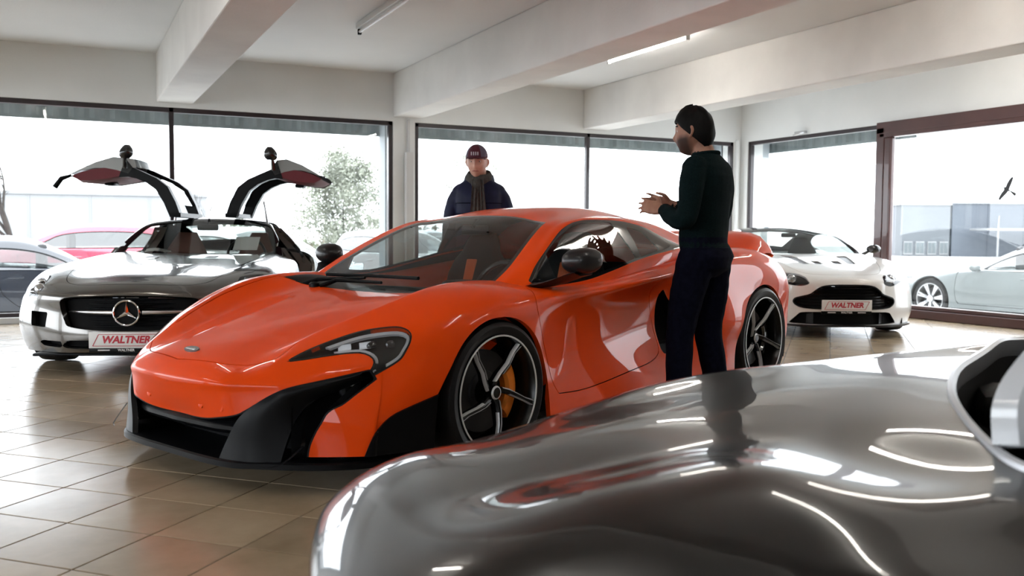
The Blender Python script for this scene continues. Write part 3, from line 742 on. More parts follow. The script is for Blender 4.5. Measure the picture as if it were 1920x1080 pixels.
    # --- winglets (satin black, proud of the body)
    for s in (wing.left(), wing.right()): s.shifted(-.012).flange(.04).obj('front_winglet', M['black_satin'], root)
    # --- nose badge
    b = MB(); 
    t = np.linspace(0, 2 * PI, 28, endpoint=False)
    R = Matrix.Rotation(math.radians(24), 4, 'Y'); R.translation = (.928, 0, .5245)
    b.prism([(.020 * math.sin(a), .052 * math.cos(a)) for a in t], -.004, .005, 'z', R)
    bd = b.build('badge', M['badge'], root)
    b = MB(); b.prism([(-.004, -.040), (.004, -.040), (.006, .034), (-.004, .030)], .005, .0065, 'z', R); b.build('badge_lettering', M['chrome'], bd)
    def cast_x(S_, y, z):
        m_ = S_.V[:, 0] > .6; i = np.argmin((S_.V[m_][:, 1] - y) ** 2 + (S_.V[m_][:, 2] - z) ** 2); return S_.V[m_][i, 0]
    sn = MB()
    for y in (.205, .335, -.205, -.335):
        zz = .325; x = 1.036 - .25 * max(0, abs(y) - .2)
        q = cast_x(body, y, zz); sn.lathe([(.0165, -.006), (.0160, .0004), (.0145, .0010), (.001, .0010)], 18, 'x', (q - .0012, y, zz))
    sn.build('parking_sensor', M['orange'], root)
    # --- splitter, lower mouth, fangs
    edge = smooth_poly([(1.045, 0), (1.043, .25), (1.02, .42), (.955, .53), (.87, .66), (.75, .78), (.61, .855), (.42, .905), (.36, .91)], 6, False)
    pl = np.vstack([edge, [(.36, .55), (.55, .5)], [(.55, -.5), (.36, -.55)], (edge * np.array([1, -1]))[::-1]])
    sp = MB(); n = len(pl)
    V = [(x, y, .100) for x, y in pl] + [(x, y, .122) for x, y in pl] + [(x * .992, y * .99, .128) for x, y in pl]
    F = [tuple(range(n)), tuple(range(2 * n, 3 * n))[::-1]] + [(i, i + n, (i + 1) % n + n, (i + 1) % n) for i in range(n)] + [(i + n, i + 2 * n, (i + 1) % n + 2 * n, (i + 1) % n + n) for i in range(n)]
    sp.add(V, F); spl = sp.build('front_splitter', M['black_satin'], root, angle=.4)
    # splitter end lobes
    for s in (1, -1):
        MB().grid([[(x, y * s + (.0 if q == 0 else .012 * s), z) for q in (0, 1)] for x, y, z in ((.99, .57, .124), (.972, .615, .126), (.945, .645, .138), (.91, .665, .165), (.87, .68, .20))]).build('splitter_edge', M['black_gloss'], spl)
    # back wall of the mouth and lower lip
    mb = MB()
    yy = np.linspace(-.78, .78, 25); mb.grid([[(.78 - .55 * max(0, abs(y) - .35), y, z) for z in (.10, .2, .30, .40)] for y in yy]); mb.build('mouth_back', M['black_matte'], root)
    lip = MB(); yy = np.linspace(-.45, .45, 31)
    lx = lambda y: 1.0 - .30 * max(0, abs(y) - .25) ** 1.2 - .05 * abs(y)
    lip.grid([[(lx(y) + .035 * math.cos(a) - .03, y, .238 + .028 * math.sin(a)) for a in np.linspace(-2.4, 1.9, 9)] for y in yy]); lip.build('lower_lip', M['black_satin'], root)
    for s in (1, -1):
        # fang: curved black plate from the splitter up to the headlamp tip, leading edge forward
        lead = smooth_poly([(1.022, .345, .126), (1.005, .375, .20), (.985, .425, .29), (.950, .487, .350), (.912, .539, .388), (.865, .599, .418), (.765, .695, .446), (.655, .790, .476)], 6, False)
        trail = smooth_poly([(.90, .585, .126), (.88, .59, .19), (.855, .60, .26), (.83, .612, .31), (.80, .63, .345), (.77, .655, .37), (.69, .725, .41), (.62, .785, .45)], 6, False)
        G = []
        for a, b_ in zip(lead, trail):
            row = [(a + (b_ - a) * t + np.array([.03 * math.sin(PI * t), -.0, 0])) for t in np.linspace(0, 1, 7)]
            G.append([(p[0], p[1] * s, p[2]) for p in row])
        fa = MB().grid(G); G2 = [[(p[0] - .02, p[1] - .012 * s, p[2]) for p in r] for r in G]; fa.grid(G2)
        fa.grid([[G[i][0], G2[i][0]] for i in range(len(G))]); fa.grid([[G[i][-1], G2[i][-1]] for i in range(len(G))])
        fa.build('fang', M['black_satin'], root)
        # duct behind the fang
        MB().grid([[(x, y * s, .126 + (zt - .126) * q) for q in (0, .4, .75, 1)] for x, y, zt in ((.86, .60, .37), (.78, .60, .40), (.62, .64, .43), (.58, .70, .44), (.62, .735, .44), (.75, .69, .33))]).build('air_duct', M['black_gloss'], root)
    # --- canopy: glass, frames, roof
    ws = smooth_poly([(.2, 0), (.17, .3), (.05, .5), (-.13, .615), (-.24, .645), (-.382, .645), (-.518, .612), (-.675, .564), (-.883, .497), (-.929, .33), (-.94, .15), (-.942, 0)], 6, False, (8,))
    ws = np.vstack([ws, ws[::-1][1:-1] * np.array([1, -1])])
    wsS, canopy = canopy.cut(poly_sdf(canopy.V[:, :2], ws))
    band, glass = wsS.cut(-(poly_sdf(wsS.V[:, :2], ws) + .022 + .05 * np.clip((wsS.V[:, 0] + .30) / .2, 0, 1)))
    wsc = glass.obj('windscreen', M['glass_wind'], root); band.flange(.006).obj('windscreen_border', M['black_gloss'], wsc)
    dlo = smooth_poly([(-.372, .800), (-.475, .872), (-.626, .956), (-.787, 1.037), (-.90, 1.077), (-1.0, 1.097), (-1.143, 1.107), (-1.416, 1.103), (-1.655, 1.071), (-1.783, 1.015), (-1.91, .953), (-1.6, .922), (-1.335, .883), (-1.08, .834), (-.827, .791), (-.555, .774), (-.41, .772)], 5, True, (0, 10, 16))
    dS, canopy = canopy.cut(sd_side(canopy, dlo, .595))
    g1 = smooth_poly([(-.585, .805), (-.59, .925), (-.70, .983), (-.81, 1.032), (-.99, 1.082), (-1.143, 1.095), (-1.30, 1.095), (-1.342, .898), (-1.08, .848), (-.827, .806), (-.70, .798)], 5, True, (0, 1, 6, 7))
    g2 = smooth_poly([(-1.43, 1.075), (-1.51, 1.06), (-1.575, 1.035), (-1.60, .94), (-1.45, .915), (-1.385, .905)], 5, True, (0, 3, 5))
    q, rest = dS.cut(sd_side(dS, g1, .3)); q2, rest = rest.cut(sd_side(rest, g2, .3))
    for sel in ('left', 'right'):
        fr_ = getattr(rest, sel)().flange(.008).obj('window_surround', M['black_gloss'], root)
        getattr(q, sel)().obj('side_window', M['glass_side'], fr_); getattr(q2, sel)().obj('quarter_window', M['glass_side'], fr_)
    roof = canopy.flange(.012).obj('roof', M['orange'], root)
    hd = canopy.shifted(.018); hd.select(lambda c: (c[:, 0] > -1.8) & (c[:, 2] > .76)).obj('headliner', M['leather_dark'], root)
    # --- cabin
    cb = MB().box((-.95, 0, .27), (1.4, 1.42, .06)).box((-.75, .735, .50), (.95, .04, .50), bevel=.015).box((-.75, -.735, .50), (.95, .04, .50), bevel=.015)
    cb.box((-1.62, 0, .55), (.06, 1.36, .62)).box((-.95, 0, .40), (1.2, .22, .26), bevel=.05)
    cb.build('cabin_tub', M['leather_dark'], root)
    dash = MB(); yy = np.linspace(-.74, .74, 21)
    dash.grid([[(x + .06 * (y / .74) ** 2 * -1, y, z - .02 * (y / .74) ** 2) for x, z in ((.05, .60), (-.12, .672), (-.30, .715), (-.44, .735), (-.52, .715), (-.54, .65), (-.50, .50), (-.48, .35))] for y in yy])
    dash.box((-.44, .36, .755), (.16, .30, .06), bevel=.025)
    dash.build('dashboard', M['leather_dark'], root)
    sw = MB(); t = np.linspace(0, 2 * PI, 33)
    Rs = Matrix.Rotation(math.radians(-22), 3, 'Y'); c = Vector((-.66, .36, .72))
    sw.tube([tuple(c + Rs @ Vector((0, .175 * math.cos(a), .165 * math.sin(a)))) for a in t], .015, 8, cap=False)
    for a in (0, PI, -PI / 2): sw.tube([tuple(c), tuple(c + Rs @ Vector((0, .165 * math.cos(a), .155 * math.sin(a))))], [.03, .012], 6, flat=.4)
    sw.lathe([(.001, .02), (.05, .015), (.055, -.02), (.001, -.03)], 16, 'x', tuple(c))
    sw.build('steering_wheel', M['carbon'], root)
    for s in (1, -1):
        seat = MB().grid([[(-1.16 - .20 * t + d * math.cos(q), s * .37 + w * np.sign(math.sin(q)) * abs(math.sin(q)) ** .7, .36 + .68 * t) for q in np.linspace(0, 2 * PI, 25)[:-1]] for t, w, d in ((0, .22, .08), (.15, .24, .085), (.4, .245, .08), (.62, .235, .075), (.74, .20, .07), (.82, .15, .06), (.92, .125, .05), (.98, .10, .035), (1, .05, .01))], close_v=True)
        seat.box((-.90, s * .37, .33), (.54, .46, .13), bevel=.055)
        so = seat.build('seat', M['leather_dark'], root)
        MB().box((-1.205, s * .37, .74), (.02, .085, .26), bevel=.008, R=Matrix.Rotation(math.radians(-16), 3, 'Y')).build('seat_stripe', M['orange_trim'], so)
    MB().box((-.83, -.62, .62), (.10, .10, .16), bevel=.02).build('door_trim', M['orange_trim'], root)
    MB().box((-.86, 0, 1.045), (.02, .20, .055), bevel=.02).tube([(-.84, 0, 1.06), (-.90, 0, 1.11)], .01, 6).build('rear_view_mirror', M['black_satin'], root)
    # wipers resting on the glass
    for k, pts in enumerate((((-.035, -.36, .742), (-.10, -.30, .775), (-.13, .02, .772)), ((-.02, -.50, .745), (-.085, -.44, .775), (-.14, -.12, .792)))):
        wp = MB().tube(pts, [.014, .011, .008], 8)
        if k == 0: wp.tube([(-.13, -.42, .800), (-.155, -.08, .803), (-.16, .26, .802)], .010, 6).tube([(-.11, -.26, .778), (-.152, -.10, .80)], .006, 6)
        wp.lathe([(.03, 0), (.03, .02), (.018, .028), (.001, .03)], 14, 'z', (pts[0][0] + .004, pts[0][1] - .04, .735)); wp.build('wiper', M['black_satin'], wsc)
    # --- mirrors
    for s in (1, -1):
        G = []
        for i, t in enumerate((0, .02, .06, .12, .2, .3, .42, .55, .68, .8, .88, .94, .98, 1)):       # housing lofted from inboard to outboard
            y = .870 + .175 * t; k = k2 = max(.02, 1 - abs(2 * t - 1) ** 3.2) ** .5
            cx, cz = -.575 - .03 * t, .893 + .010 * t
            ring = []
            for a in np.linspace(0, 2 * PI, 20, endpoint=False):
                ca, sa = math.cos(a), math.sin(a)
                ring.append((cx + ((.100 * ca) if ca > 0 else (.070 * ca)) * k2, s * y, cz + .063 * k * np.sign(sa) * abs(sa) ** .8))
            G.append(ring)
        mi = MB().grid(G, close_v=True)
        mi.add(G[0], [tuple(range(20))]); mi.add(G[-1], [tuple(range(20))[::-1]])
        mo = mi.build('door_mirror', M['carbon'], P['doorL' if s > 0 else 'doorR'])
        MB().grid([[(x + dx, s * y, z) for dx, z in ((.085, z0), (.03, z0 + .012), (-.07, z0 + .006), (-.07, z0 - .012), (.03, z0 - .016), (.085, z0))] for x, y, z0 in ((-.42, .78, .780), (-.45, .84, .785), (-.50, .88, .802), (-.55, .93, .828), (-.58, .97, .842))]).build('mirror_arm', M['carbon'], P['doorL' if s > 0 else 'doorR'])
    # --- tail: raised rear wing, lamps
    wg = MB(); G = []
    for y, zt, sc in ((-.735, .90, .6), (-.70, .965, .8), (-.64, 1.02, .92), (-.56, 1.045, .97), (-.44, 1.058, 1), (0, 1.062, 1), (.44, 1.058, 1), (.56, 1.045, .97), (.64, 1.02, .92), (.70, .965, .8), (.735, .90, .6)):
        x0, x1 = -2.86, -3.22
        G.append([(x0, y, min(.93, zt)), (x0 - .12 * sc, y, .93 + (zt - .93) * .62), (x0 - .25 * sc, y, .93 + (zt - .93) * .94), (x1 + .05 * (1 - sc) * 2, y, zt), (x1 - .02, y, zt - .015), (x1, y, zt - .03), (x1 + .05, y, min(zt - .03, .90)), (x0 - .05, y, .86)])
    wg.grid(G, close_v=True); wg.build('rear_wing', M['orange'], root, angle=.9)
    tl = MB()
    for s in (1, -1): tl.box((-3.32, s * .58, .74), (.05, .34, .03), bevel=.012)
    tl.build('tail_light', mat('red_lamp', (.35, .01, .01), .2), root)
    # --- underbody
    ub = MB().box((-1.35, 0, .17), (3.6, 1.5, .06)).box((-1.3, 0, .30), (1.5, 1.6, .20), bevel=.03)
    ub.build('underbody', M['black_matte'], root)
    for x, yo in ((0, .72), (-2.67, .70)):
        for s in (1, -1):
            wlr = MB(); a = np.linspace(-.35, PI + .35, 25); r = .365 if x == 0 else .40
            wlr.grid([[(x + r * math.cos(q), s * y, .325 + r * math.sin(q)) for y in (.60, .91)] for q in a])
            wlr.grid([[(x + rr * math.cos(q), s * .60, .325 + rr * math.sin(q)) for rr in (.0, r)] for q in a])
            wlr.build('wheel_arch_liner', M['black_matte'], root)
    # --- wheels
    for x, rt, w, rr, disc in ((0, .325, .235, .258, .185), (-2.67, .345, .305, .275, .185)):
        for s in (1, -1):
            super_wheel(root, x, s, rt, w, rr, disc)
    return root

def super_wheel(root, x, s, rt, w, rr, rd):
    """tyre (the wheel part) with rim, disc and caliper as sub-parts; outer face at |y|=.945"""
    yo = .945; yc = yo - w / 2; k = .012
    prof = [(rr - .012, -w / 2 + .02), (rr + .01, -w / 2 + .004), (rt - .03, -w / 2), (rt - .012, -w / 2 + .012), (rt - .002, -w / 2 + .035), (rt, 0), (rt - .002, w / 2 - .035), (rt - .012, w / 2 - .012), (rt - .03, w / 2), (rr + .012, w / 2 - .006), (rr + .004, w / 2 - .012), (rr - .012, w / 2 - .02)]
    t = MB().lathe([(r, hh) for r, hh in prof], 64, 'y')
    for g in (-.06, -.02, .02, .06):
        pass
    wh = t.build('wheel', M['rubber'], root, loc=(x, s * yc, rt), angle=.5)
    f = w / 2   # local outward coordinate of the face
    rim = MB()
    rim.lathe([(rr + .002, f - .012), (rr, f - .004), (rr - .006, f - .004), (rr - .012, f - .016), (rr - .022, f - .05), (rr - .035, -f + .03)], 64, 'y')
    sp = MB(); cut = MB(); dish = .035 if w < .28 else .07
    for q in range(5):
        a0 = math.radians(55 + 72 * q)
        def pt(r, da, hgt):
            a = a0 + math.radians(da); return (-r * math.cos(a), hgt, r * math.sin(a))
        # blade
        G = []
        for r, da, wd, hh, th in ((.02, 30, 70, f - dish - .008, .03), (.05, 24, 34, f - dish, .035), (.09, 13, 17, f - dish * .75, .035), (.14, 5, 9.5, f - dish * .5, .03), (rr * .78, 1.5, 6, f - .022, .028), (rr - .012, 0, 6.5, f - .012, .03)):
            G.append([pt(r, da - wd / 2, hh - th), pt(r, da - wd / 2, hh - .006), pt(r, da - wd * .3, hh), pt(r, da + wd * .3, hh), pt(r, da + wd / 2, hh - .006), pt(r, da + wd / 2, hh - th)])
        sp.grid(G)
        for side, j in ((1, 4), (-1, 1)):
            Q = []
            for i in range(1 if side > 0 else 2, 6):
                p0 = np.array(G[i][j]); p1 = np.array(G[i][3 if j == 4 else 2]); d = p1 - p0; L = np.linalg.norm(d) + 1e-9
                wd = .009 if side > 0 else .006
                Q.append([tuple(p0 + np.array([0, -.004, 0]) - d / L * .001), tuple(p0 + np.array([0, .004, 0])), tuple(p0 + d / L * wd + np.array([0, .0075, 0])), tuple(p0 + d / L * (wd + .001) + np.array([0, .002, 0]))])
            cut.grid(Q)
    cut.lathe([(rr + .001, f - .006), (rr + .0005, f - .0025), (rr - .006, f - .0025), (rr - .007, f - .006)], 64, 'y')
    sp.lathe([(.001, f - dish + .012), (.02, f - dish + .012), (.030, f - dish + .004), (.034, f - dish - .03)], 24, 'y')
    cut.lathe([(.024, f - dish + .0125), (.027, f - dish + .012), (.031, f - dish + .006)], 24, 'y')
    V = np.array(rim.V + [v for v in sp.V]); o = len(rim.V)
    rim.F += [tuple(i + o for i in ff) for ff in sp.F]; rim.V = [tuple(v) for v in V]
    def side(mb):
        if s < 0: mb.V = [(v[0], -v[1], v[2]) for v in mb.V]
        return mb
    ro = side(rim).build('rim', M['wheel_black'], wh, angle=.5)
    side(cut).build('machined_edge', M['wheel_cut'], wh, angle=.5)
    dk = MB().lathe([(.06, f - .115), (.062, f - .10), (.09, f - .10), (.095, f - .108), (rd, f - .108), (rd, f - .138), (.09, f - .138)], 48, 'y')
    side(dk).build('brake_disc', M['disc'], wh)
    cal = MB(); G = []
    for a in np.linspace(math.radians(-46), math.radians(34), 15):
        e = 1 - .25 * abs(a + .05) ** 2
        G.append([(-r * math.cos(a), hh, r * math.sin(a)) for r, hh in ((.118, f - .10), (.116, f - .075), (.13, f - .062), (.165, f - .062 - .01 * (1 - e)), (.188, f - .075), (.196, f - .10), (.196, f - .15), (.118, f - .15))])
    cal.grid(G, close_v=True)
    cal.add(G[0], [tuple(range(8))]); cal.add(G[-1], [tuple(range(8))[::-1]])
    side(cal).build('brake_caliper', M['caliper_orange'] if x > -1 else M['black_gloss'], wh, angle=.5)
    hub = MB().lathe([(.001, f - .16), (.20, f - .16), (rr - .03, f - .17)], 32, 'y'); side(hub).build('brake_backplate', M['black_matte'], wh)
    return wh
DEBUG_SURF = None
build_orange_car()
# ================================================================ black sports car in the foreground
def build_black_car():
    hx, hy = -.9634, -.2681                # heading in the camera's right / forward axes
    r = Vector((math.cos(CAM_YAW), -math.sin(CAM_YAW), 0)); f = Vector((math.sin(CAM_YAW), math.cos(CAM_YAW), 0))
    H = r * hx + f * hy; o = r * 1.0 + f * 2.08
    root = empty('sports_car', (o.x, o.y, 0), math.atan2(H.y, H.x), 'glossy black open car in the foreground, cut off by the bottom and right picture edges', 'car')
    paint = mat('black_paint', (.0035, .0035, .004), .3, coat=.85, coat_rough=.015, spec=.2)
    T0 = yz([(1.42, 0), (-2.9, 0)], [(1.42, 0.391), (1.36, 0.446), (1.25, 0.501), (1.0, 0.545), (.7, 0.598), (.4, 0.638), (.0, 0.675), (-.3, 0.680), (-1.2, 0.670), (-2.2, 0.790), (-2.9, 0.670)])
    T1 = yz([(1.41, .22), (-2.9, .25)], [(1.41, 0.391), (1.35, 0.446), (1.25, 0.498), (1.0, 0.542), (.7, 0.596), (.4, 0.637), (.0, 0.675), (-.3, 0.680), (-1.2, 0.670), (-2.2, 0.790), (-2.9, 0.670)])
    T2 = yz([(1.37, .42), (.9, .42), (0, .48), (-2.9, .45)], [(1.37, 0.390), (1.31, 0.445), (1.2, 0.496), (1.0, 0.521), (.7, 0.575), (.4, 0.620), (.0, 0.665), (-.3, 0.675), (-1.2, 0.685), (-2.2, 0.795), (-2.9, 0.655)])
    T3 = yz([(1.29, .58), (.9, .56), (0, .60), (-2.9, .58)], [(1.29, .345), (1.22, .405), (1.06, .468), (.905, .510), (.73, .555), (.44, .618), (.29, .638), (.03, .656), (-.37, .68), (-.8, .705), (-2.2, .80), (-2.9, .66)])
    T4 = yz([(1.18, .71), (.9, .68), (.4, .70), (0, .71), (-2.9, .70)], [(1.18, .34), (1.12, .385), (1.04, .422), (.87, .480), (.69, .528), (.38, .598), (.23, .617), (-.04, .635), (-.46, .66), (-.92, .69), (-2.2, .80), (-2.9, .64)])
    T5 = yz([(1.06, .80), (.9, .80), (.4, .82), (0, .82), (-2.2, .86), (-2.9, .76)], [(1.06, .34), (1.0, .385), (.85, .445), (.7, .49), (.4, .55), (.0, .585), (-.3, .61), (-1.2, .66), (-2.2, .75), (-2.9, .60)])
    S1 = yz([(1.03, .84), (.8, .875), (.4, .90), (-1, .89), (-2.2, .93), (-2.9, .80)], [(1.03, .30), (.8, .39), (.4, .46), (-2.2, .62), (-2.9, .52)])
    S2 = yz([(1.02, .85), (.8, .89), (.4, .91), (-1, .89), (-2.2, .94), (-2.9, .80)], [(1.02, .24), (.4, .34), (-2.9, .40)])
    S3 = yz([(1.03, .84), (.8, .88), (.4, .90), (-1, .88), (-2.2, .93), (-2.9, .78)], [(1.03, .18), (-2.9, .28)])
    S4 = yz([(1.05, .80), (.8, .85), (.4, .88), (-1, .87), (-2.2, .90), (-2.9, .74)], [(1.05, .14), (-2.9, .20)])
    xs = [1.42, 1.36, 1.29, 1.2, 1.1, .98, .85, .7, .55, .4, .2, 0, -.2, -.5, -.9, -1.3, -1.75, -2.05, -2.35, -2.6, -2.78, -2.9]
    body = box_body(xs, (.2, -1.75), [T0, T1, T2, T3, T4, T5], [S1, S2, S3, S4], [(.01, .34), (.005, .27), (-.02, .20), (-.06, .13)], [(0, .56), (.02, .42), (.04, .30), (.06, .22)], level=3)
    # the wing on the camera side swells higher than the far one
    yb = body.V[:, 1]; k = np.clip((yb - (.02 + .10 * np.clip(1 - body.V[:, 0], 0, 1))) / .42, 0, 1); k = k * k * (3 - 2 * k); xk = np.clip((1.36 - body.V[:, 0]) / .45, 0, 1) * np.clip((body.V[:, 0] - .28) / .5, 0, 1) ** 1.5; zk = np.clip((body.V[:, 2] - .25) / .25, 0, 1)
    body.V[:, 2] += .085 * k * xk * xk * (3 - 2 * xk) * zk; body.N = body.normals()
    # wheel arches
    for cx in (.42, -1.93):
        _, body = body.cut(sd_circle(body, (cx, .255), .262, .70))
        for s in (1, -1):
            wlr = MB(); a = np.linspace(-.3, PI + .3, 21)
            wlr.grid([[(cx + .264 * math.cos(q), s * y, .255 + .264 * math.sin(q)) for y in (.70, .86)] for q in a]); wlr.grid([[(cx + k * math.cos(q), s * .70, .255 + k * math.sin(q)) for k in (0, .264)] for q in a])
            wlr.build('wheel_arch_liner', M['black_matte'], root)
        for s in (1, -1): round_wheel(root, cx, s * .775, .25, .18, .19, 10, M['rubber'], M['steel'])
    # headlamps: big ovals at the front corners
    hlp = smooth_poly([(1.255, .70), (1.30, .60), (1.27, .54), (1.20, .53), (1.13, .58), (1.08, .66), (1.09, .75), (1.17, .775)], 6)
    Q = np.stack([body.V[:, 0], np.abs(body.V[:, 1])], 1); hs, body = body.cut(np.maximum(poly_sdf(Q, hlp), np.maximum(.36 - body.V[:, 2], .9 - body.V[:, 0])))
    for s in (hs.left(), hs.right()):
        d = poly_sdf(np.stack([s.V[:, 0], np.abs(s.V[:, 1])], 1), hlp); ring, inn = s.cut(-(d + .012))
        lo = inn.obj('headlight', M['lens'], root); ring.shifted(-.002).flange(.01).obj('lamp_ring', M['steel'], lo)
        b_ = s.shifted(.04); b_.N = s.N; b_.obj('lamp_housing', M['black_gloss'], lo)
        MB().ball((1.14, (.64 if s.V[:, 1].mean() > 0 else -.64), .33), (.07, .06, .05)).build('projector', M['reflector'], lo)
    # front air intakes
    im = np.array([(.15, .19), (.62, .20), (.70, .25), (.62, .31), (.15, .29)]); ins, body = body.cut(sd_front(body, smooth_poly(im, 5), .6))
    ins.shifted(.06).obj('front_intake', M['black_matte'], root)
    # open cockpit behind a pale edged rim
    op = smooth_poly([(-.95, -.745), (-.6, -.535), (-.27, -.275), (-.054, -.055), (.075, .10), (.20, .30), (.262, .43), (.285, .52), (.25, .62), (.10, .68), (-.6, .70), (-1.5, .70), (-1.75, .5), (-1.8, 0), (-1.75, -.5), (-1.5, -.72), (-1.2, -.76)], 6)
    hole, body = body.cut(np.maximum(poly_sdf(body.V[:, :2], op), .42 - body.V[:, 2]))
    B_ = hole.boundary(); P_ = hole.V[B_[:, 0]]; ang = np.argsort(np.arctan2(P_[:, 1] + .02, P_[:, 0] + .75)); P_ = P_[ang]
    P_ = np.array([P_[int(i)] for i in np.linspace(0, len(P_) - 1, 150)])
    for _ in range(4): P_ = (np.roll(P_, 1, 0) + 2 * P_ + np.roll(P_, -1, 0)) / 4
    rim = MB(); G = []; Cc = np.array([-.75, -.02, 0])
    for p in P_:
        d = p - Cc; d[2] = 0; d /= np.linalg.norm(d)
        G.append([tuple(p + d * .014 + [0, 0, -.004]), tuple(p + d * .012 + [0, 0, .007]), tuple(p - d * .002 + [0, 0, .011]), tuple(p - d * .012 + [0, 0, .003]), tuple(p - d * .014 + [0, 0, -.03]), tuple(p - d * .004 + [0, 0, -.05])])
    rim.grid(G, close_u=True); rim.build('cockpit_rim', mat('pale_trim', (.50, .51, .54), .3, metal=.3), root)
    lin = MB(); lin.grid([[tuple(p + np.array([0, 0, -.03])), tuple(p * .97 + Cc * .03 + np.array([0, 0, -.20])), tuple(p * .9 + Cc * .1 + [0, 0, -.38])] for p in P_], close_u=True); lin.build('cockpit_lining', M['leather_dark'], root)
    # windscreen frame: one pale post rising from the near corner, glass between the posts
    m_post = mat('silver_pillar', (.52, .54, .57), .25, coat=1.)
    def post(pts, ws, nm):
        pm = MB(); G = []
        for (x, y, z), w in zip(smooth_poly(pts, 6, False), np.interp(np.linspace(0, 1, 6 * (len(pts) - 1) + 1), np.linspace(0, 1, len(ws)), ws)):
            G.append([(x + w, y - .03, z), (x + w * .5, y + .02, z + .01), (x - w * .5, y + .03, z + .01), (x - w, y, z), (x - w * .5, y - .04, z - .01)])
        pm.grid(G, close_v=True); return pm.build(nm, m_post, root)
    post([(.235, .43, .655), (.232, .42, .73), (.19, .42, .80), (.08, .43, .90), (-.12, .45, 1.02), (-.40, .46, 1.12)], [.020, .015, .013, .012, .012], 'windscreen_post')
    d = MB(); dg = np.array([.63, .78, 0]); dn = np.array([-.78, .63, 0])
    for t, z, w in ((-.30, .55, .34), (.05, .57, .30)): d.box(tuple(np.array([-.30, -.12, z]) + dg * t + dn * .10), (.22, w, .12), bevel=.05, rz=.9)
    d.build('dashboard', M['leather_dark'], root)
    for s in (1, -1):
        st = MB().box((-.95, s * .36, .36), (.5, .46, .14), bevel=.06).box((-1.25, s * .36, .60), (.16, .46, .50), bevel=.07); st.build('seat', M['leather_dark'], root)
    t = np.linspace(0, 2 * PI, 25); MB().tube([(-.48 - .06 * math.sin(a), .30 + .17 * math.cos(a), .58 + .09 * math.sin(a)) for a in t], .013, 8, cap=False).box((-.48, .30, .58), (.05, .30, .04), bevel=.015).build('steering_wheel', M['leather_dark'], root)
    MB().box((-.75, 0, .22), (1.9, 1.3, .05)).build('cockpit_floor', M['black_matte'], root)
    body.flange(.02).obj('body_shell', paint, root)
    MB().box((-.8, 0, .17), (3.6, 1.4, .06)).build('underbody', M['black_matte'], root)
    return root
build_black_car()
# ================================================================ other cars
def plate_text(parent, text, loc, rot, size, material, shear=.0, bold=.0, name='lettering'):
    cu = bpy.data.curves.new(name, 'FONT'); cu.body = text; cu.size = size; cu.shear = shear; cu.offset = bold; cu.extrude = .0008; cu.align_x = 'CENTER'; cu.align_y = 'CENTER'
    o = bpy.data.objects.new(name, cu); COL.objects.link(o)
    dg = bpy.context.evaluated_depsgraph_get(); me = bpy.data.meshes.new_from_object(o.evaluated_get(dg)); bpy.data.objects.remove(o)
    me.materials.clear(); me.materials.append(material)
    ob = bpy.data.objects.new(name, me); ob.location = loc; ob.rotation_euler = rot; return link(ob, parent)
m_plate = mat('plate_white', (.72, .72, .71), .4); m_red = mat('plate_red', (.45, .012, .03), .4); m_white = mat('white_print', (.75, .75, .75), .4)
def number_plate(root, x, y, z, w, hgt, tilt=0.):
    """white dealer plate facing +x, red word in a slanted frame, black holder strip"""
    p = MB().box((0, 0, 0), (.010, w, hgt), bevel=.004).build('number_plate', m_plate, root, loc=(x, y, z), rot=(0, tilt, 0))
    R = (PI / 2, 0, PI / 2)
    plate_text(p, 'WALTNER', (.0055, 0, .002), R, hgt * .62, m_red, .22, .0028)
    k = MB(); a, b, sl = w * .405, hgt * .36, hgt * .18
    for z_ in (-b, b):
        k.add([(.006, -a + (sl if z_ > 0 else -sl) , z_ - .002), (.006, a + (sl if z_ > 0 else -sl), z_ - .002), (.006, a + (sl if z_ > 0 else -sl), z_ + .002), (.006, -a + (sl if z_ > 0 else -sl), z_ + .002)], [(0, 1, 2, 3)])
    for y_ in (-a, a): k.add([(.006, y_ - sl - .003, -b), (.006, y_ - sl + .003, -b), (.006, y_ + sl + .003, b), (.006, y_ + sl - .003, b)], [(0, 1, 2, 3)])
    k.build('plate_frame_line', m_red, p, smooth=False)
    hld = MB().box((-.006, 0, -hgt / 2 - .012), (.014, w, .032), bevel=.003).build('plate_holder', M['black_satin'], p)
    plate_text(hld, 'WALTNER', (.0015, 0, -hgt / 2 - .014), R, .024, m_white, 0, .0006)
    for s in (-1, 1):
        MB().box((.0018, s * w * .30, -hgt / 2 - .014), (.001, w * .16, .008)).build('holder_print', m_white, hld, smooth=False)
    return p
def arch_liner(root, cx, cz, r, y0, y1):
    for s in (1, -1):
        m = MB(); a = np.linspace(-.35, PI + .35, 21)
        m.grid([[(cx + r * math.cos(q), s * y, cz + r * math.sin(q)) for y in (y0, y1)] for q in a]); m.grid([[(cx + k * math.cos(q), s * y0, cz + k * math.sin(q)) for k in (0, r)] for q in a])
        m.build('wheel_arch_liner', M['black_matte'], root)
def slats(root, name, poly, n, x_of, material, parent=None, axis='z', th=.012):
    """mesh of bars filling a front opening, one mesh"""
    m = MB(); poly = np.asarray(poly)
    zs = np.linspace(poly[:, 1].min(), poly[:, 1].max(), n + 2)[1:-1]
    for z in zs:
        ys = [a[0] + (b[0] - a[0]) * (z - a[1]) / (b[1] - a[1]) for a, b in zip(poly, np.roll(poly, -1, 0)) if (a[1] > z) != (b[1] > z)]
        if len(ys) < 2: continue
        Y = np.linspace(min(ys), max(ys), 13)
        m.grid([[(x_of(y, z) - .03, y, z - th), (x_of(y, z) - .012, y, z - th * .2), (x_of(y, z) - .012, y, z + th * .2), (x_of(y, z) - .03, y, z + th)] for y in Y])
    return m.build(name, material, parent or root)

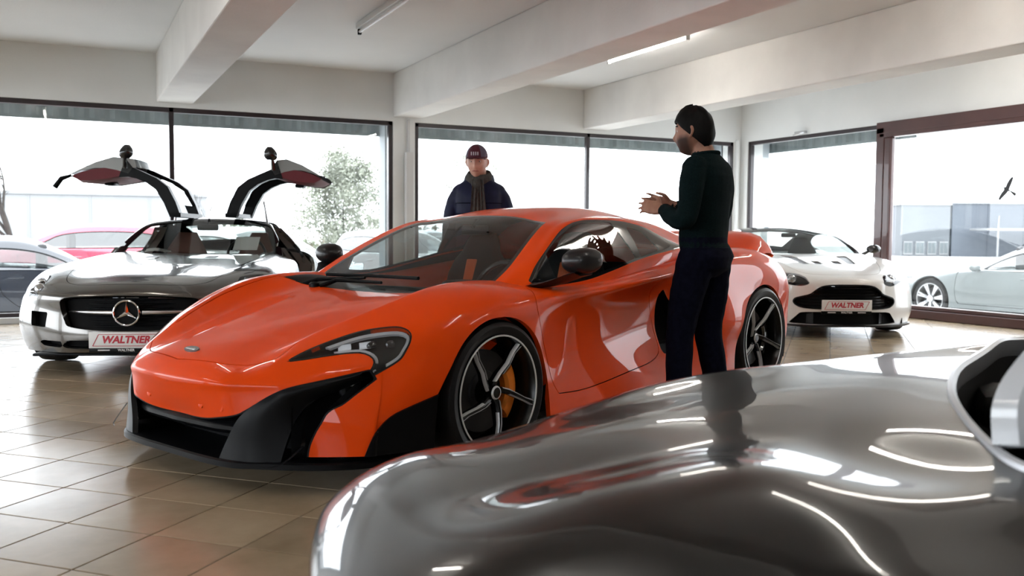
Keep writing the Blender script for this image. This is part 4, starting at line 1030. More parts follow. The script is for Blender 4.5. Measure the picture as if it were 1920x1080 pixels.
def build_silver_gullwing():
    root = empty('gullwing_car', (.7188, 7.8194, 0), -1.928395, 'silver gullwing coupe with both doors raised, parked by the back windows behind the orange car', 'car')
    m_silver = mat('silver_paint', (.135, .127, .118), .20, metal=.9, coat=1., coat_rough=.02)
    m_red_trim = mat('red_door_lining', (.13, .006, .014), .6)
    T0 = yz([(.93, 0), (-3.6, 0)], [(.93, .582), (.90, .612), (.677, .688), (.4, .727), (.13, .755), (-.3, .786), (-.69, .812), (-1.0, .825), (-1.4, .80), (-2, .80), (-2.6, .84), (-3.2, .78), (-3.6, .66)])
    T1 = yz([(.925, .22), (.3, .26), (-3.6, .25)], [(.925, .58), (.89, .61), (.677, .683), (.4, .723), (.13, .752), (-.3, .784), (-.69, .81), (-1.0, .825), (-1.4, .80), (-2, .80), (-2.6, .84), (-3.2, .78), (-3.6, .66)])
    T2 = yz([(.89, .42), (.3, .48), (-.6, .52), (-3.5, .45)], [(.89, .567), (.85, .60), (.677, .665), (.4, .71), (.13, .742), (-.3, .778), (-.69, .806), (-1.0, .83), (-1.4, .82), (-2, .82), (-2.6, .85), (-3.2, .78), (-3.5, .66)])
    T3 = yz([(.80, .60), (.3, .63), (-.6, .66), (-3.45, .60)], [(.80, .57), (.72, .62), (.6, .67), (.3, .738), (0, .772), (-.3, .80), (-.8, .835), (-1.2, .845), (-1.9, .85), (-2.4, .875), (-2.9, .84), (-3.2, .78), (-3.45, .66)])
    T4 = yz([(.68, .745), (.5, .765), (.2, .79), (-.6, .79), (-1.2, .78), (-2.6, .80), (-3.4, .70)], [(.68, .57), (.6, .61), (.5, .645), (.3, .715), (.1, .75), (-.3, .78), (-.8, .80), (-1.2, .80), (-1.8, .81), (-2.3, .85), (-2.7, .85), (-3.2, .76), (-3.4, .66)])
    T5 = yz([(.58, .84), (.4, .865), (.2, .88), (-.6, .87), (-1.2, .86), (-1.8, .88), (-2.4, .91), (-3.3, .77)], [(.58, .555), (.4, .625), (.2, .69), (0, .712), (-.5, .735), (-1, .75), (-1.8, .77), (-2.4, .80), (-3.0, .755), (-3.3, .65)])
    S1 = yz([(.57, .86), (.3, .932), (0, .94), (-.8, .90), (-1.7, .91), (-2.2, .945), (-2.7, .95), (-3.3, .80)], [(.57, .49), (.3, .585), (0, .615), (-1, .66), (-2.5, .68), (-3.3, .56)])
    S2 = yz([(.58, .87), (.3, .947), (-.3, .947), (-1, .91), (-1.7, .915), (-2.68, .96), (-3.3, .82)], [(.58, .43), (.3, .47), (-3.3, .45)])
    S3 = yz([(.59, .87), (.3, .947), (-1, .91), (-2.68, .955), (-3.3, .80)], [(.59, .31), (-3.3, .32)])
    S4 = yz([(.62, .80), (.3, .91), (-1, .88), (-2.68, .92), (-3.3, .74)], [(.62, .165), (-3.3, .20)])
    xs = [.93, .88, .81, .73, .63, .52, .4, .28, .14, 0, -.2, -.45, -.75, -1.05, -1.4, -1.8, -2.1, -2.4, -2.68, -2.95, -3.2, -3.4, -3.52, -3.6]
    body = box_body(xs, (0, -2.68), [T0, T1, T2, T3, T4, T5], [S1, S2, S3, S4], [(.005, .49), (.0, .39), (.03, .29), (-.02, .18)], [(0, .54), (.01, .42), (.03, .32), (.06, .22)], level=3)
    for cx in (0, -2.68):
        _, body = body.cut(sd_circle(body, (cx, .315), .345, .55)); arch_liner(root, cx, .315, .35, .58, .90)
    # grille mouth
    gp = smooth_poly([(0, .575), (.22, .572), (.40, .562), (.462, .548), (.478, .52), (.466, .46), (.440, .395), (.40, .355), (.2, .332), (0, .328)], 5, False); gp = np.vstack([gp, gp[::-1][1:-1] * np.array([-1, 1])])
    d = np.maximum(poly_sdf(body.V[:, 1:], gp), .6 - body.V[:, 0]); a_, body = body.cut(d - .012)
    mo, fr = a_.cut(np.maximum(poly_sdf(a_.V[:, 1:], gp), .6 - a_.V[:, 0]))
    gf = fr.shifted(-.006).flange(.05).obj('grille_frame', m_silver, root); mo.shifted(.07).obj('grille_back', M['black_matte'], gf)
    xg = lambda y, z: .945 - .18 * (abs(y) / .48) ** 2.2
    slats(root, 'grille_slat', gp, 7, lambda y, z: xg(y, z) - .02, M['black_satin'], gf, th=.005)
    bar = MB()
    for s in (1, -1):
        bar.grid([[(xg(y, 0) + .012 * math.cos(a), s * y, .457 + hh * math.sin(a)) for a in np.linspace(-PI / 2, PI / 2, 7)] for y, hh in ((.10, .016), (.2, .0155), (.3, .014), (.40, .011), (.445, .008))])
    bar.build('grille_bar', M['steel'], gf)
    st = MB().lathe([(.078, -.004), (.081, .006), (.086, .010), (.092, .006), (.094, -.004), (.078, -.004)], 40, 'x', (.965, 0, .458))
    for k in range(3):
        a = PI / 2 + 2 * PI * k / 3; c, s_ = math.cos(a), math.sin(a)
        tip = (.966, .080 * c, .458 + .080 * s_)
        for sd in (1, -1):
            b = a + sd * PI / 3; base = (.966, .016 * math.cos(b), .458 + .016 * math.sin(b))
            st.add([tip, base, (.978, 0, .458), tip], [(0, 1, 2)])
    stt = st.build('star_emblem', M['chrome'], root, angle=.3); 
    MB().lathe([(.001, .0), (.078, .0)], 32, 'x', (.955, 0, .458)).build('emblem_back', M['black_matte'], stt)
    # bumper openings
    for nm, poly in (('side_intake', [(.585, .452), (.74, .455), (.735, .35), (.60, .345)]), ('lower_intake', [(.46, .205), (.62, .215), (.655, .24), (.62, .255), (.47, .252)])):
        p = smooth_poly(poly, 4, True, tuple(range(len(poly)))); o_, body = body.cut(sd_front(body, p, .45))
        for s in (o_.left(), o_.right()): s.shifted(.06).join(Surf(*(lambda w: (w.V, w.T[len(s.T):], w.N))(s.flange(.06))).compact()).obj(nm, M['black_matte'], root)
    p = smooth_poly([(0, .265), (.36, .262), (.43, .25), (.43, .205), (0, .20)], 4, False); p = np.vstack([p, p[::-1][1:-1] * np.array([-1, 1])]); o_, body = body.cut(np.maximum(poly_sdf(body.V[:, 1:], p), .5 - body.V[:, 0])); o_.shifted(.05).obj('centre_intake', M['black_matte'], root)
    # headlights
    hh = lambda x, y: y * .55 - x * .835
    hp = smooth_poly([(hh(.60, .788), .59), (hh(.47, .815), .655), (hh(.30, .835), .70), (hh(.462, .70), .692), (hh(.611, .647), .655), (hh(.70, .622), .62), (hh(.786, .606), .575), (hh(.771, .641), .553), (hh(.718, .706), .545), (hh(.66, .76), .545)], 6)
    dl = np.maximum(np.maximum(sd_dir(body, hp, (-.835, .55, 0), (0, 0, 1)), .1 - body.V[:, 0]), .68 - np.abs(body.V[:, 1])); ls, body = body.cut(dl)
    for s in (ls.left(), ls.right()):
        sg = 1 if s.V[:, 1].mean() > 0 else -1
        lo = s.obj('headlight', M['lens'], root); b_ = s.shifted(.05); b_.N = s.N; b_.obj('lamp_housing', M['black_satin'], lo)
        pr = MB(); 
        for c, r in (((.645, .70 * sg, .600), .040), ((.53, .735 * sg, .655), .024)):
            pr.lathe([(.001, .03), (r * .6, .024), (r * .95, .005), (r * 1.1, .006), (r * 1.2, -.01)], 24, 'x', c)
        pr.build('projector', M['reflector'], lo)
        dr_, _q = s.cut(sd_dir(s, np.array([(hh(.80, .60), .535), (hh(.80, .60), .558), (hh(.6, .80), .560), (hh(.6, .80), .535)]), (-.835, .55, 0), (0, 0, 1))); 
        if len(dr_.T): dr_.shifted(.012).obj('light_bar', M['light_guide'], lo)
    # bonnet seam
    hd = smooth_poly([(.84, 0), (.82, .25), (.76, .42), (.60, .53), (.2, .60), (-.5, .65), (-1.0, .66), (-1.02, .3), (-1.02, 0)], 5, False, (6,)); hd = np.vstack([hd, hd[::-1][1:-1] * np.array([1, -1])])
    a_, body = body.cut(np.maximum(poly_sdf(body.V[:, :2], hd), .5 - body.V[:, 2]) - .002); bo, _g = a_.cut(np.maximum(poly_sdf(a_.V[:, :2], hd), .5 - a_.V[:, 2]) + .002)
    bn = bo.flange(.02).obj('bonnet', m_silver, root)
    # bonnet vents
    for s in (1, -1):
        MB().grid([[(-.45 - .16 * t, s * (.20 + .10 * q), .799 + .014 * t + .004) for q in (0, 1)] for t in (0, 1)]).build('bonnet_vent', M['black_satin'], bn)
    # cabin
    C0 = yz([(-.85, 0), (-3.3, 0)], [(-.85, .72), (-1.0, .81), (-1.2, .935), (-1.4, 1.06), (-1.58, 1.145), (-1.78, 1.168), (-2.0, 1.163), (-2.4, 1.10), (-2.9, .93), (-3.3, .76)])
    C1 = yz([(-.85, .35), (-1.6, .28), (-3.3, .25)], [(-.85, .70), (-1.0, .795), (-1.2, .92), (-1.4, 1.045), (-1.58, 1.135), (-1.78, 1.158), (-2.0, 1.153), (-2.4, 1.09), (-2.9, .92), (-3.3, .75)])
    C2 = yz([(-.85, .75), (-1.1, .71), (-1.3, .645), (-1.56, .545), (-2, .52), (-2.9, .46), (-3.3, .42)], [(-.85, .66), (-1.0, .765), (-1.1, .83), (-1.3, .96), (-1.56, 1.105), (-1.8, 1.132), (-2.2, 1.10), (-2.9, .90), (-3.3, .73)])
    C3 = yz([(-.85, .79), (-1.1, .76), (-1.3, .70), (-1.56, .60), (-2, .58), (-2.9, .53), (-3.3, .48)], [(-.85, .63), (-1.0, .74), (-1.1, .805), (-1.3, .935), (-1.56, 1.075), (-1.8, 1.098), (-2.2, 1.06), (-2.9, .86), (-3.3, .71)])
    C4 = yz([(-.85, .82), (-1.3, .74), (-1.56, .66), (-2, .645), (-2.9, .62), (-3.3, .55)], [(-.85, .60), (-1.1, .77), (-1.3, .88), (-1.56, 1.0), (-1.9, 1.02), (-2.3, .98), (-2.9, .80), (-3.3, .68)])
    C5 = yz([(-.85, .82), (-1.3, .82), (-2.2, .82), (-3.3, .65)], [(-.85, .57), (-1.1, .72), (-1.3, .77), (-2.3, .80), (-3.3, .66)])
    C6 = yz([(-.85, .82), (-2.2, .83), (-3.3, .65)], [(-.85, .5), (-1.1, .65), (-2.3, .70), (-3.3, .6)])
    can = sheet([-.85, -.95, -1.05, -1.15, -1.25, -1.36, -1.47, -1.58, -1.7, -1.85, -2.0, -2.2, -2.4, -2.65, -2.9, -3.1, -3.3], [C0, C1, C2, C3, C4, C5, C6], level=3)
    wsp = smooth_poly([(-.86, 0), (-.88, .4), (-.95, .69), (-1.1, .71), (-1.3, .645), (-1.545, .55), (-1.575, .3), (-1.585, 0)], 6, False, (2, 5)); wsp = np.vstack([wsp, wsp[::-1][1:-1] * np.array([1, -1])])
    w_, can = can.cut(poly_sdf(can.V[:, :2], wsp)); bd, gl = w_.cut(-(poly_sdf(w_.V[:, :2], wsp) + .03))
    wsc = gl.obj('windscreen', M['glass_wind'], root); bd.flange(.01).obj('windscreen_border', M['black_gloss'], wsc)
    # door openings in roof, canopy and flank
    dp = smooth_poly([(-1.20, .90), (-1.18, .50), (-1.22, .34), (-1.85, .34), (-2.02, .48), (-2.10, .75), (-2.08, .95), (-1.9, 1.085), (-1.62, 1.085), (-1.38, .98)], 5, True, (0, 3))
    _, body = body.cut(sd_side(body, dp, .5))
    dtop = np.array([(-1.60, .22), (-1.60, .9), (-2.0, .9), (-2.0, .22)])
    dc = np.minimum(sd_side(can, dp, .3), np.maximum(poly_sdf(np.stack([can.V[:, 0], np.abs(can.V[:, 1])], 1), dtop), .9 - can.V[:, 2])); _, can = can.cut(dc)
    rw = np.array([(-2.25, 0), (-2.25, .40), (-2.85, .36), (-2.85, -.36), (-2.25, -.40)]); rg, can = can.cut(np.maximum(poly_sdf(can.V[:, :2], rw), .85 - can.V[:, 2])); rg.obj('rear_window', M['glass_wind'], root)
    can.flange(.03).obj('roof', M['black_gloss'], root)
    body.flange(.03).obj('body_shell', m_silver, root)
    # sills and door frame lining
    for s in (1, -1):
        P_ = smooth_poly([(-1.20, .88), (-1.17, .5), (-1.22, .35), (-1.86, .35), (-2.03, .48), (-2.11, .75), (-2.09, .95), (-1.95, 1.07)], 5, False)
        yy_ = lambda z: .90 if z < .7 else .90 - (z - .7) * .75
        MB().grid([[(x, s * yy_(z), z), (x - .0, s * (yy_(z) - .12), z)] for x, z in P_]).build('door_frame', mat('taupe_lining', (.10, .085, .075), .6), root)
    # interior
    cb = MB().box((-1.75, 0, .25), (1.5, 1.5, .06)).box((-2.35, 0, .55), (.06, 1.5, .5)).box((-1.7, 0, .38), (1.2, .25, .24), bevel=.05)
    cb.build('cabin_tub', M['leather_dark'], root)
    dsh = MB(); yy = np.linspace(-.75, .75, 13); dsh.grid([[(x, y, z) for x, z in ((-.95, .74), (-1.15, .80), (-1.35, .82), (-1.42, .77), (-1.42, .6), (-1.36, .45))] for y in yy]); dsh.build('dashboard', M['leather_dark'], root)
    for s in (1, -1):
        st = MB().grid([[(-2.02 - .22 * t + .02 * math.cos(q), s * .37 + w * math.sin(q) * 1.0, .46 + .56 * t) for q in np.linspace(0, 2 * PI, 17)[:-1]] for t, w in ((0, .24), (.3, .25), (.6, .22), (.85, .14), (1, .09))], close_v=True)
        st.box((-1.85, s * .37, .40), (.5, .48, .16), bevel=.06); st.build('seat', M['leather_brown'], root)
    MB().box((-1.50, 0, 1.07), (.03, .20, .06), bevel=.02).tube([(-1.50, 0, 1.09), (-1.56, 0, 1.15)], .01, 6).build('rear_view_mirror', M['black_satin'], root)
    MB().grid([[(-1.19, y, z) if 0 else (-1.12 - (z - .84) * 1.55, y, z) for z in (.86, .98)] for y in (.30, .52)]).build('price_sheet', m_plate, root, smooth=False)
    t = np.linspace(0, 2 * PI, 21); MB().tube([(-1.50 - .04 * math.sin(a), .36 + .18 * math.cos(a), .80 + .17 * math.sin(a)) for a in t], .014, 6, cap=False).build('steering_wheel', M['leather_dark'], root)
    MB().box((-1.3, 0, .16), (4.0, 1.4, .06)).build('underbody', M['black_matte'], root)
    MB().box((.62, 0, .155), (.5, 1.35, .02), bevel=.008).build('front_lip', M['black_satin'], root)
    number_plate(root, .985, 0, .270, .50, .112)
    for cx, w in ((0, .25), (-2.68, .28)):
        for s in (1, -1): round_wheel(root, cx, s * (.935 - w / 2), .315, w, .235, 5, M['rubber'], M['steel'], spoke_w=.07)
    # raised doors
    for s in (1, -1):
        kx, off = (.90, .03) if s > 0 else (1.06, -.03)
        outer = [(.20, 1.165), (.245, 1.30), (.315, 1.44), (.41, 1.515), (.53, 1.57), (.62, 1.61), (.68, 1.695), (.78, 1.705), (.93, 1.655), (1.06, 1.59), (1.15, 1.54)]
        inner = [(.30, 1.165), (.35, 1.29), (.42, 1.41), (.50, 1.47), (.59, 1.51), (.66, 1.525), (.74, 1.52), (.85, 1.50), (.96, 1.48), (1.06, 1.475), (1.14, 1.52)]
        outer = [((y if y < .62 else .62 + (y - .62) * kx) + off, z) for y, z in outer]; inner = [((y if y < .62 else .62 + (y - .62) * kx) + off, z) for y, z in inner]
        x0, x1 = -1.18, -2.02
        fy = lambda y: (y if y < .62 else .62 + (y - .62) * kx) + off
        sk = MB(); G = []
        for i, (y, z) in enumerate(outer[5:]):
            G.append([(xx, s * y, z + .015 * math.sin(PI * t)) for t, xx in zip(np.linspace(0, 1, 7), np.linspace(x0, x1, 7))])
        sk.grid(G)
        dd = sk.build('gullwing_door', m_silver, root)
        fr = MB()
        for xa, xb in ((x0 - .0, x0 - .09), (x1 + .10, x1)):        # window frame rails, front and rear
            o_ = outer[:7]; i_ = inner[:7]
            fr.grid([[(xa, s * a[0], a[1]), (xb, s * a[0], a[1]), (xb, s * b[0], b[1]), (xa, s * b[0], b[1])] for a, b in zip(o_, i_)], close_v=True)
        fr.box(((x0 + x1) / 2, s * (.25 + off), 1.18), (x1 - x0, .10, .04), bevel=.01)
        fr.build('door_frame_rail', M['black_satin'], dd)
        MB().grid([[(xx, s * (y + .01), z - .02) for xx in (x0 - .09, x1 + .10)] for y, z in outer[1:6]]).build('door_glass', M['glass_side'], dd)
        # silver inner edge and red lining
        side = MB()
        side.add([(x0, s * y, z) for y, z in outer[5:]] + [(x0, s * fy(.66 + (1.13 - .66) * t), 1.555 + .055 * math.sin(PI * t) - .01 * t) for t in np.linspace(0, 1, 6)], [(i, i + 1, 7 + i, 6 + i) for i in range(5)])
        side.add([(x1, s * y, z) for y, z in outer[5:] + inner[5:][::-1]], [tuple(range(12))])
        side.build('door_edge', mat('door_edge_grey', (.20, .20, .19), .35, metal=.5), dd)
        G = []
        for (y, z), dz in zip([(fy(a_), b_) for a_, b_ in [(.64, 1.555), (.74, 1.60), (.85, 1.605), (.96, 1.59), (1.06, 1.56), (1.13, 1.53)]], (.02, .09, .125, .125, .09, .01)):
            G.append([(x0 - .004, s * y, z), (x0 + .0, s * y, z - dz * .8), (x0 - .06, s * y, z - dz), (x1 + .1, s * y, z - dz * .85), (x1, s * y, z - .01)])
        MB().grid(G).build('door_lining', m_red_trim, dd)
        MB().box((-1.45, s * fy(.88), 1.47), (.16, .09, .035), bevel=.014).build('door_handle', M['black_satin'], dd)
        # mirror on a stalk, now upside up
        ml = MB(); G = []
        for t in np.linspace(0, 1, 9):
            k = math.sin(PI * (.08 + .86 * t)) ** .5; cy = fy(.645 - .015 * t); cz = 1.685 + .12 * t
            G.append([(-1.06 + .06 * math.cos(a) * k, s * (cy + (.074 - .026 * t) * math.sin(a) * k), cz) for a in np.linspace(0, 2 * PI, 14, endpoint=False)])
        ml.grid(G, close_v=True); ml.add(G[0], [tuple(range(14))]); ml.add(G[-1], [tuple(range(14))[::-1]])
        ml.tube([(-1.10, s * fy(.66), 1.60), (-1.07, s * fy(.655), 1.70)], [.022, .016], 8)
        ml.build('door_mirror', M['black_gloss'], dd)
        MB().tube([(-1.95, s * (.46 + off), 1.09), (-1.95, s * (.42 + off), 1.34)], [.013, .009], 8).build('gas_strut', M['steel'], dd)
        if s < 0: MB().tube([(-1.15, s * fy(1.12), 1.53), (-1.13, s * 1.20, 1.50), (-1.13, s * 1.26, 1.42)], [.012, .022, .024], 8).build('door_catch', M['black_satin'], dd)
        else: MB().tube([(-1.15, s * fy(1.12), 1.55), (-1.13, s * 1.15, 1.54)], [.008, .006], 6).build('door_catch', M['black_satin'], dd)
    return root

def build_white_coupe():
    root = empty('sports_coupe', (7.3993, 7.5189, 0), -2.024399, 'white sports coupe with wide black grille, parked indoors by the brown window frame', 'car')
    m_w = mat('white_paint', (.70, .68, .655), .3, coat=1., coat_rough=.02)
    T0 = yz([(.845, 0), (-3.2, 0)], [(.845, .56), (.82, .59), (.7, .635), (.355, .712), (.0, .77), (-.3, .805), (-.6, .825), (-.9, .80), (-1.8, .80), (-2.4, .84), (-2.9, .80), (-3.2, .70)])
    T1 = yz([(.842, .20), (.3, .24), (-3.2, .24)], [(.842, .558), (.81, .59), (.7, .632), (.355, .71), (.0, .77), (-.3, .805), (-.6, .825), (-.9, .80), (-1.8, .80), (-2.4, .84), (-2.9, .80), (-3.2, .70)])
    T2 = yz([(.80, .36), (.3, .43), (-.6, .48), (-3.15, .42)], [(.80, .55), (.76, .585), (.65, .635), (.355, .712), (0, .775), (-.3, .808), (-.6, .828), (-1.8, .81), (-2.4, .85), (-2.9, .80), (-3.15, .70)])
    T3 = yz([(.70, .52), (.3, .58), (-.6, .62), (-3.1, .56)], [(.70, .555), (.64, .60), (.5, .667), (.3, .735), (0, .79), (-.3, .81), (-.7, .825), (-1.8, .82), (-2.3, .86), (-2.9, .79), (-3.1, .69)])
    T4 = yz([(.58, .655), (.3, .71), (0, .73), (-.6, .73), (-2.4, .75), (-3.05, .66)], [(.58, .555), (.5, .60), (.4, .65), (.3, .698), (.1, .752), (-.2, .775), (-.7, .785), (-1.6, .78), (-2.2, .83), (-2.8, .77), (-3.05, .68)])
    T5 = yz([(.47, .755), (.3, .80), (0, .82), (-.7, .80), (-1.5, .80), (-2.4, .84), (-3.0, .72)], [(.47, .54), (.3, .625), (.1, .695), (-.2, .72), (-.7, .735), (-1.5, .74), (-2.3, .77), (-3.0, .66)])
    S1 = yz([(.455, .78), (.3, .835), (0, .865), (-.7, .83), (-1.4, .825), (-2.4, .89), (-3.0, .74)], [(.455, .46), (.3, .54), (0, .60), (-2.4, .64), (-3.0, .56)])
    S2 = yz([(.45, .79), (.3, .865), (0, .875), (-.7, .84), (-2.4, .895), (-3.0, .74)], [(.45, .38), (.3, .42), (-3.0, .44)])
    S3 = yz([(.46, .785), (.3, .872), (0, .875), (-.7, .84), (-2.4, .89), (-3.0, .73)], [(.46, .26), (-3.0, .30)])
    S4 = yz([(.50, .72), (.3, .825), (-.7, .82), (-2.4, .86), (-3.0, .68)], [(.50, .13), (-3.0, .20)])
    xs = [.845, .80, .73, .64, .55, .45, .34, .22, .1, -.05, -.25, -.5, -.8, -1.2, -1.6, -1.95, -2.2, -2.4, -2.65, -2.85, -3.0, -3.12, -3.2]
    body = box_body(xs, (-.05, -2.4), [T0, T1, T2, T3, T4, T5], [S1, S2, S3, S4], [(.015, .45), (.02, .34), (.01, .24), (.0, .14)], [(0, .56), (.01, .44), (.03, .32), (.06, .22)], level=3)
    for cx in (0, -2.39):
        _, body = body.cut(sd_circle(body, (cx, .305), .335, .52)); arch_liner(root, cx, .305, .34, .55, .84)
    gp = smooth_poly([(0, .528), (.16, .526), (.255, .512), (.315, .475), (.36, .435), (.43, .412), (.49, .39), (.50, .355), (.46, .322), (.39, .308), (.2, .300), (0, .298)], 5, False); gp = np.vstack([gp, gp[::-1][1:-1] * np.array([-1, 1])])
    d = np.maximum(poly_sdf(body.V[:, 1:], gp), .5 - body.V[:, 0]); a_, body = body.cut(d - .012); mo, fr = a_.cut(np.maximum(poly_sdf(a_.V[:, 1:], gp), .5 - a_.V[:, 0]))
    gf = fr.shifted(-.005).flange(.05).obj('grille_frame', M['black_satin'], root); mo.shifted(.06).obj('grille_back', M['black_matte'], gf)
    xg = lambda y, z: .855 - .16 * (abs(y) / .48) ** 2.2
    slats(root, 'grille_slat', gp, 7, lambda y, z: xg(y, z) - .01, M['black_gloss'], gf, th=.007)
    lp = smooth_poly([(0, .268), (.40, .262), (.47, .235), (.53, .165), (.50, .142), (0, .138)], 4, False, (2, 3)); lp = np.vstack([lp, lp[::-1][1:-1] * np.array([-1, 1])])
    o_, body = body.cut(np.maximum(poly_sdf(body.V[:, 1:], lp), .45 - body.V[:, 0])); o_.shifted(.05).join(Surf(*(lambda w: (w.V, w.T[len(o_.T):], w.N))(o_.flange(.05))).compact()).obj('lower_intake', M['black_matte'], root)
    for s in (1, -1): MB().grid([[(.80 - .2 * q, s * (.33 + .17 * q), z) for z in (.145, .255 - .06 * q)] for q in (0, .5, 1)]).build('intake_fin', M['carbon'], root)
    sp = [(.87, 0), (.86, .3), (.80, .48), (.68, .64), (.52, .76), (.42, .80), (.42, .6)]; sp = sp + [(x, -y) for x, y in sp[::-1][:-1]]
    MB().prism(sp, .115, .135).build('front_splitter', M['carbon'], root)
    hh = lambda x, y: y * .55 - x * .835
    hp = smooth_poly([(hh(.727, .386), .60), (hh(.65, .426), .629), (hh(.589, .489), .643), (hh(.535, .571), .641), (hh(.515, .641), .613), (hh(.531, .668), .581), (hh(.625, .608), .553), (hh(.675, .555), .534), (hh(.737, .476), .52), (hh(.777, .411), .527), (hh(.79, .372), .555)], 6)
    dl = np.maximum(np.maximum(sd_dir(body, hp, (-.835, .55, 0), (0, 0, 1)), .05 - body.V[:, 0]), .25 - np.abs(body.V[:, 1])); ls, body = body.cut(dl)
    for s in (ls.left(), ls.right()):
        sg = 1 if s.V[:, 1].mean() > 0 else -1
        lo = s.obj('headlight', M['lens'], root); b_ = s.shifted(.04); b_.N = s.N; b_.obj('lamp_housing', M['black_satin'], lo)
        MB().lathe([(.001, .03), (.03, .024), (.046, .006), (.052, .006), (.058, -.01)], 24, 'x', (.635, .50 * sg, .580)).lathe([(.001, .02), (.02, .014), (.03, .0)], 20, 'x', (.56, .57 * sg, .598)).build('projector', M['reflector'], lo)
    # bonnet and its black vents
    hd = smooth_poly([(.72, 0), (.70, .22), (.60, .40), (.3, .50), (-.3, .58), (-.62, .60), (-.66, .3), (-.66, 0)], 5, False, (5,)); hd = np.vstack([hd, hd[::-1][1:-1] * np.array([1, -1])])
    a_, body = body.cut(np.maximum(poly_sdf(body.V[:, :2], hd), .5 - body.V[:, 2]) - .0018); bo, _g = a_.cut(np.maximum(poly_sdf(a_.V[:, :2], hd), .5 - a_.V[:, 2]) + .0018)
    vs = []
    for pts in ([(.09, .065), (.09, .155), (.275, .145), (.28, .055)], [(-.25, .23), (-.29, .37), (.275, .285), (.26, .20)]):
        v_, bo = bo.cut(np.maximum(poly_sdf(np.stack([bo.V[:, 0], np.abs(bo.V[:, 1])], 1), smooth_poly(pts, 4, True, tuple(range(4)))), .5 - bo.V[:, 2])); vs.append(v_)
    bn = bo.flange(.02).obj('bonnet', m_w, root)
    for v_ in vs:
        for s in (v_.left(), v_.right()): s.shifted(.012).obj('bonnet_vent', M['black_satin'], bn)
    # cabin
    C0 = yz([(-.45, 0), (-3.0, 0)], [(-.45, .72), (-.6, .81), (-.8, .92), (-1.05, 1.04), (-1.3, 1.115), (-1.55, 1.142), (-1.8, 1.138), (-2.2, 1.06), (-2.6, .93), (-3.0, .79)])
    C1 = yz([(-.45, .32), (-1.3, .27), (-3.0, .24)], [(-.45, .70), (-.6, .795), (-.8, .905), (-1.05, 1.025), (-1.3, 1.10), (-1.55, 1.13), (-1.8, 1.128), (-2.2, 1.05), (-2.6, .92), (-3.0, .78)])
    C2 = yz([(-.45, .70), (-.65, .67), (-.9, .615), (-1.3, .52), (-1.8, .49), (-3.0, .42)], [(-.45, .67), (-.65, .795), (-.9, .925), (-1.3, 1.07), (-1.55, 1.098), (-1.8, 1.095), (-2.2, 1.02), (-2.6, .89), (-3.0, .76)])
    C3 = yz([(-.45, .75), (-.65, .72), (-.9, .66), (-1.3, .57), (-1.8, .545), (-3.0, .48)], [(-.45, .64), (-.65, .77), (-.9, .895), (-1.3, 1.035), (-1.55, 1.06), (-1.8, 1.055), (-2.2, .98), (-2.6, .85), (-3.0, .74)])
    C4 = yz([(-.45, .77), (-.9, .75), (-1.8, .73), (-2.4, .72), (-3.0, .6)], [(-.45, .60), (-.65, .72), (-.9, .78), (-1.5, .80), (-2.2, .83), (-3.0, .70)])
    C5 = yz([(-.45, .77), (-2.2, .75), (-3.0, .6)], [(-.45, .52), (-.65, .62), (-2.2, .70), (-3.0, .6)])
    can = sheet([-.45, -.55, -.66, -.78, -.9, -1.03, -1.17, -1.3, -1.45, -1.65, -1.85, -2.1, -2.4, -2.7, -3.0], [C0, C1, C2, C3, C4, C5], level=3)
    wsp = smooth_poly([(-.50, 0), (-.52, .35), (-.60, .65), (-.68, .66), (-.9, .612), (-1.27, .525), (-1.30, .3), (-1.31, 0)], 6, False, (2, 5)); wsp = np.vstack([wsp, wsp[::-1][1:-1] * np.array([1, -1])])
    w_, can = can.cut(poly_sdf(can.V[:, :2], wsp)); bd, gl = w_.cut(-(poly_sdf(w_.V[:, :2], wsp) + .022))
    wsc = gl.obj('windscreen', M['glass_wind'], root); bd.flange(.01).obj('windscreen_border', M['black_gloss'], wsc)
    sg = smooth_poly([(-.76, .785), (-.95, .90), (-1.15, .985), (-1.35, 1.035), (-1.6, 1.05), (-1.85, 1.035), (-2.1, .97), (-2.3, .87), (-2.0, .815), (-1.4, .80)], 5, True, (0, 7))
    q_, can = can.cut(sd_side(can, sg, .5))
    for s in (q_.left(), q_.right()): s.obj('side_window', M['glass_side'], root)
    rg, can = can.cut(np.maximum(poly_sdf(can.V[:, :2], np.array([(-2.1, -.40), (-2.1, .40), (-2.7, .36), (-2.7, -.36)])), .8 - can.V[:, 2])); rg.obj('rear_window', M['glass_wind'], root)
    can.flange(.012).obj('roof', M['black_gloss'], root)
    dr = smooth_poly([(-.70, .735), (-.66, .50), (-.68, .28), (-1.7, .28), (-1.86, .5), (-1.88, .74), (-1.3, .745)], 5, True, (0, 2, 3, 5)); a_, body = body.cut(sd_side(body, dr, .5) - .002); do, _g = a_.cut(sd_side(a_, dr, .5) + .002)
    for s in (do.left(), do.right()):
        sg_ = 1 if s.V[:, 1].mean() > 0 else -1
        d_ = s.flange(.02).obj('door', m_w, root)
        mi = MB().ball((-.78, sg_ * .875, .875), (.055, .085, .052), 16, 10).tube([(-.76, sg_ * .74, .81), (-.77, sg_ * .82, .85)], [.02, .016], 8); mi.build('door_mirror', M['black_gloss'], d_)
    body.flange(.02).obj('body_shell', m_w, root)
    MB().box((-1.35, 0, .25), (1.6, 1.35, .06)).box((-2.15, 0, .6), (.06, 1.3, .5)).build('cabin_tub', M['leather_dark'], root)
    dsh = MB(); yy = np.linspace(-.66, .66, 13); dsh.grid([[(x, y, z) for x, z in ((-.55, .70), (-.75, .79), (-.95, .815), (-1.02, .76), (-1.02, .5))] for y in yy]); dsh.build('dashboard', M['leather_dark'], root)
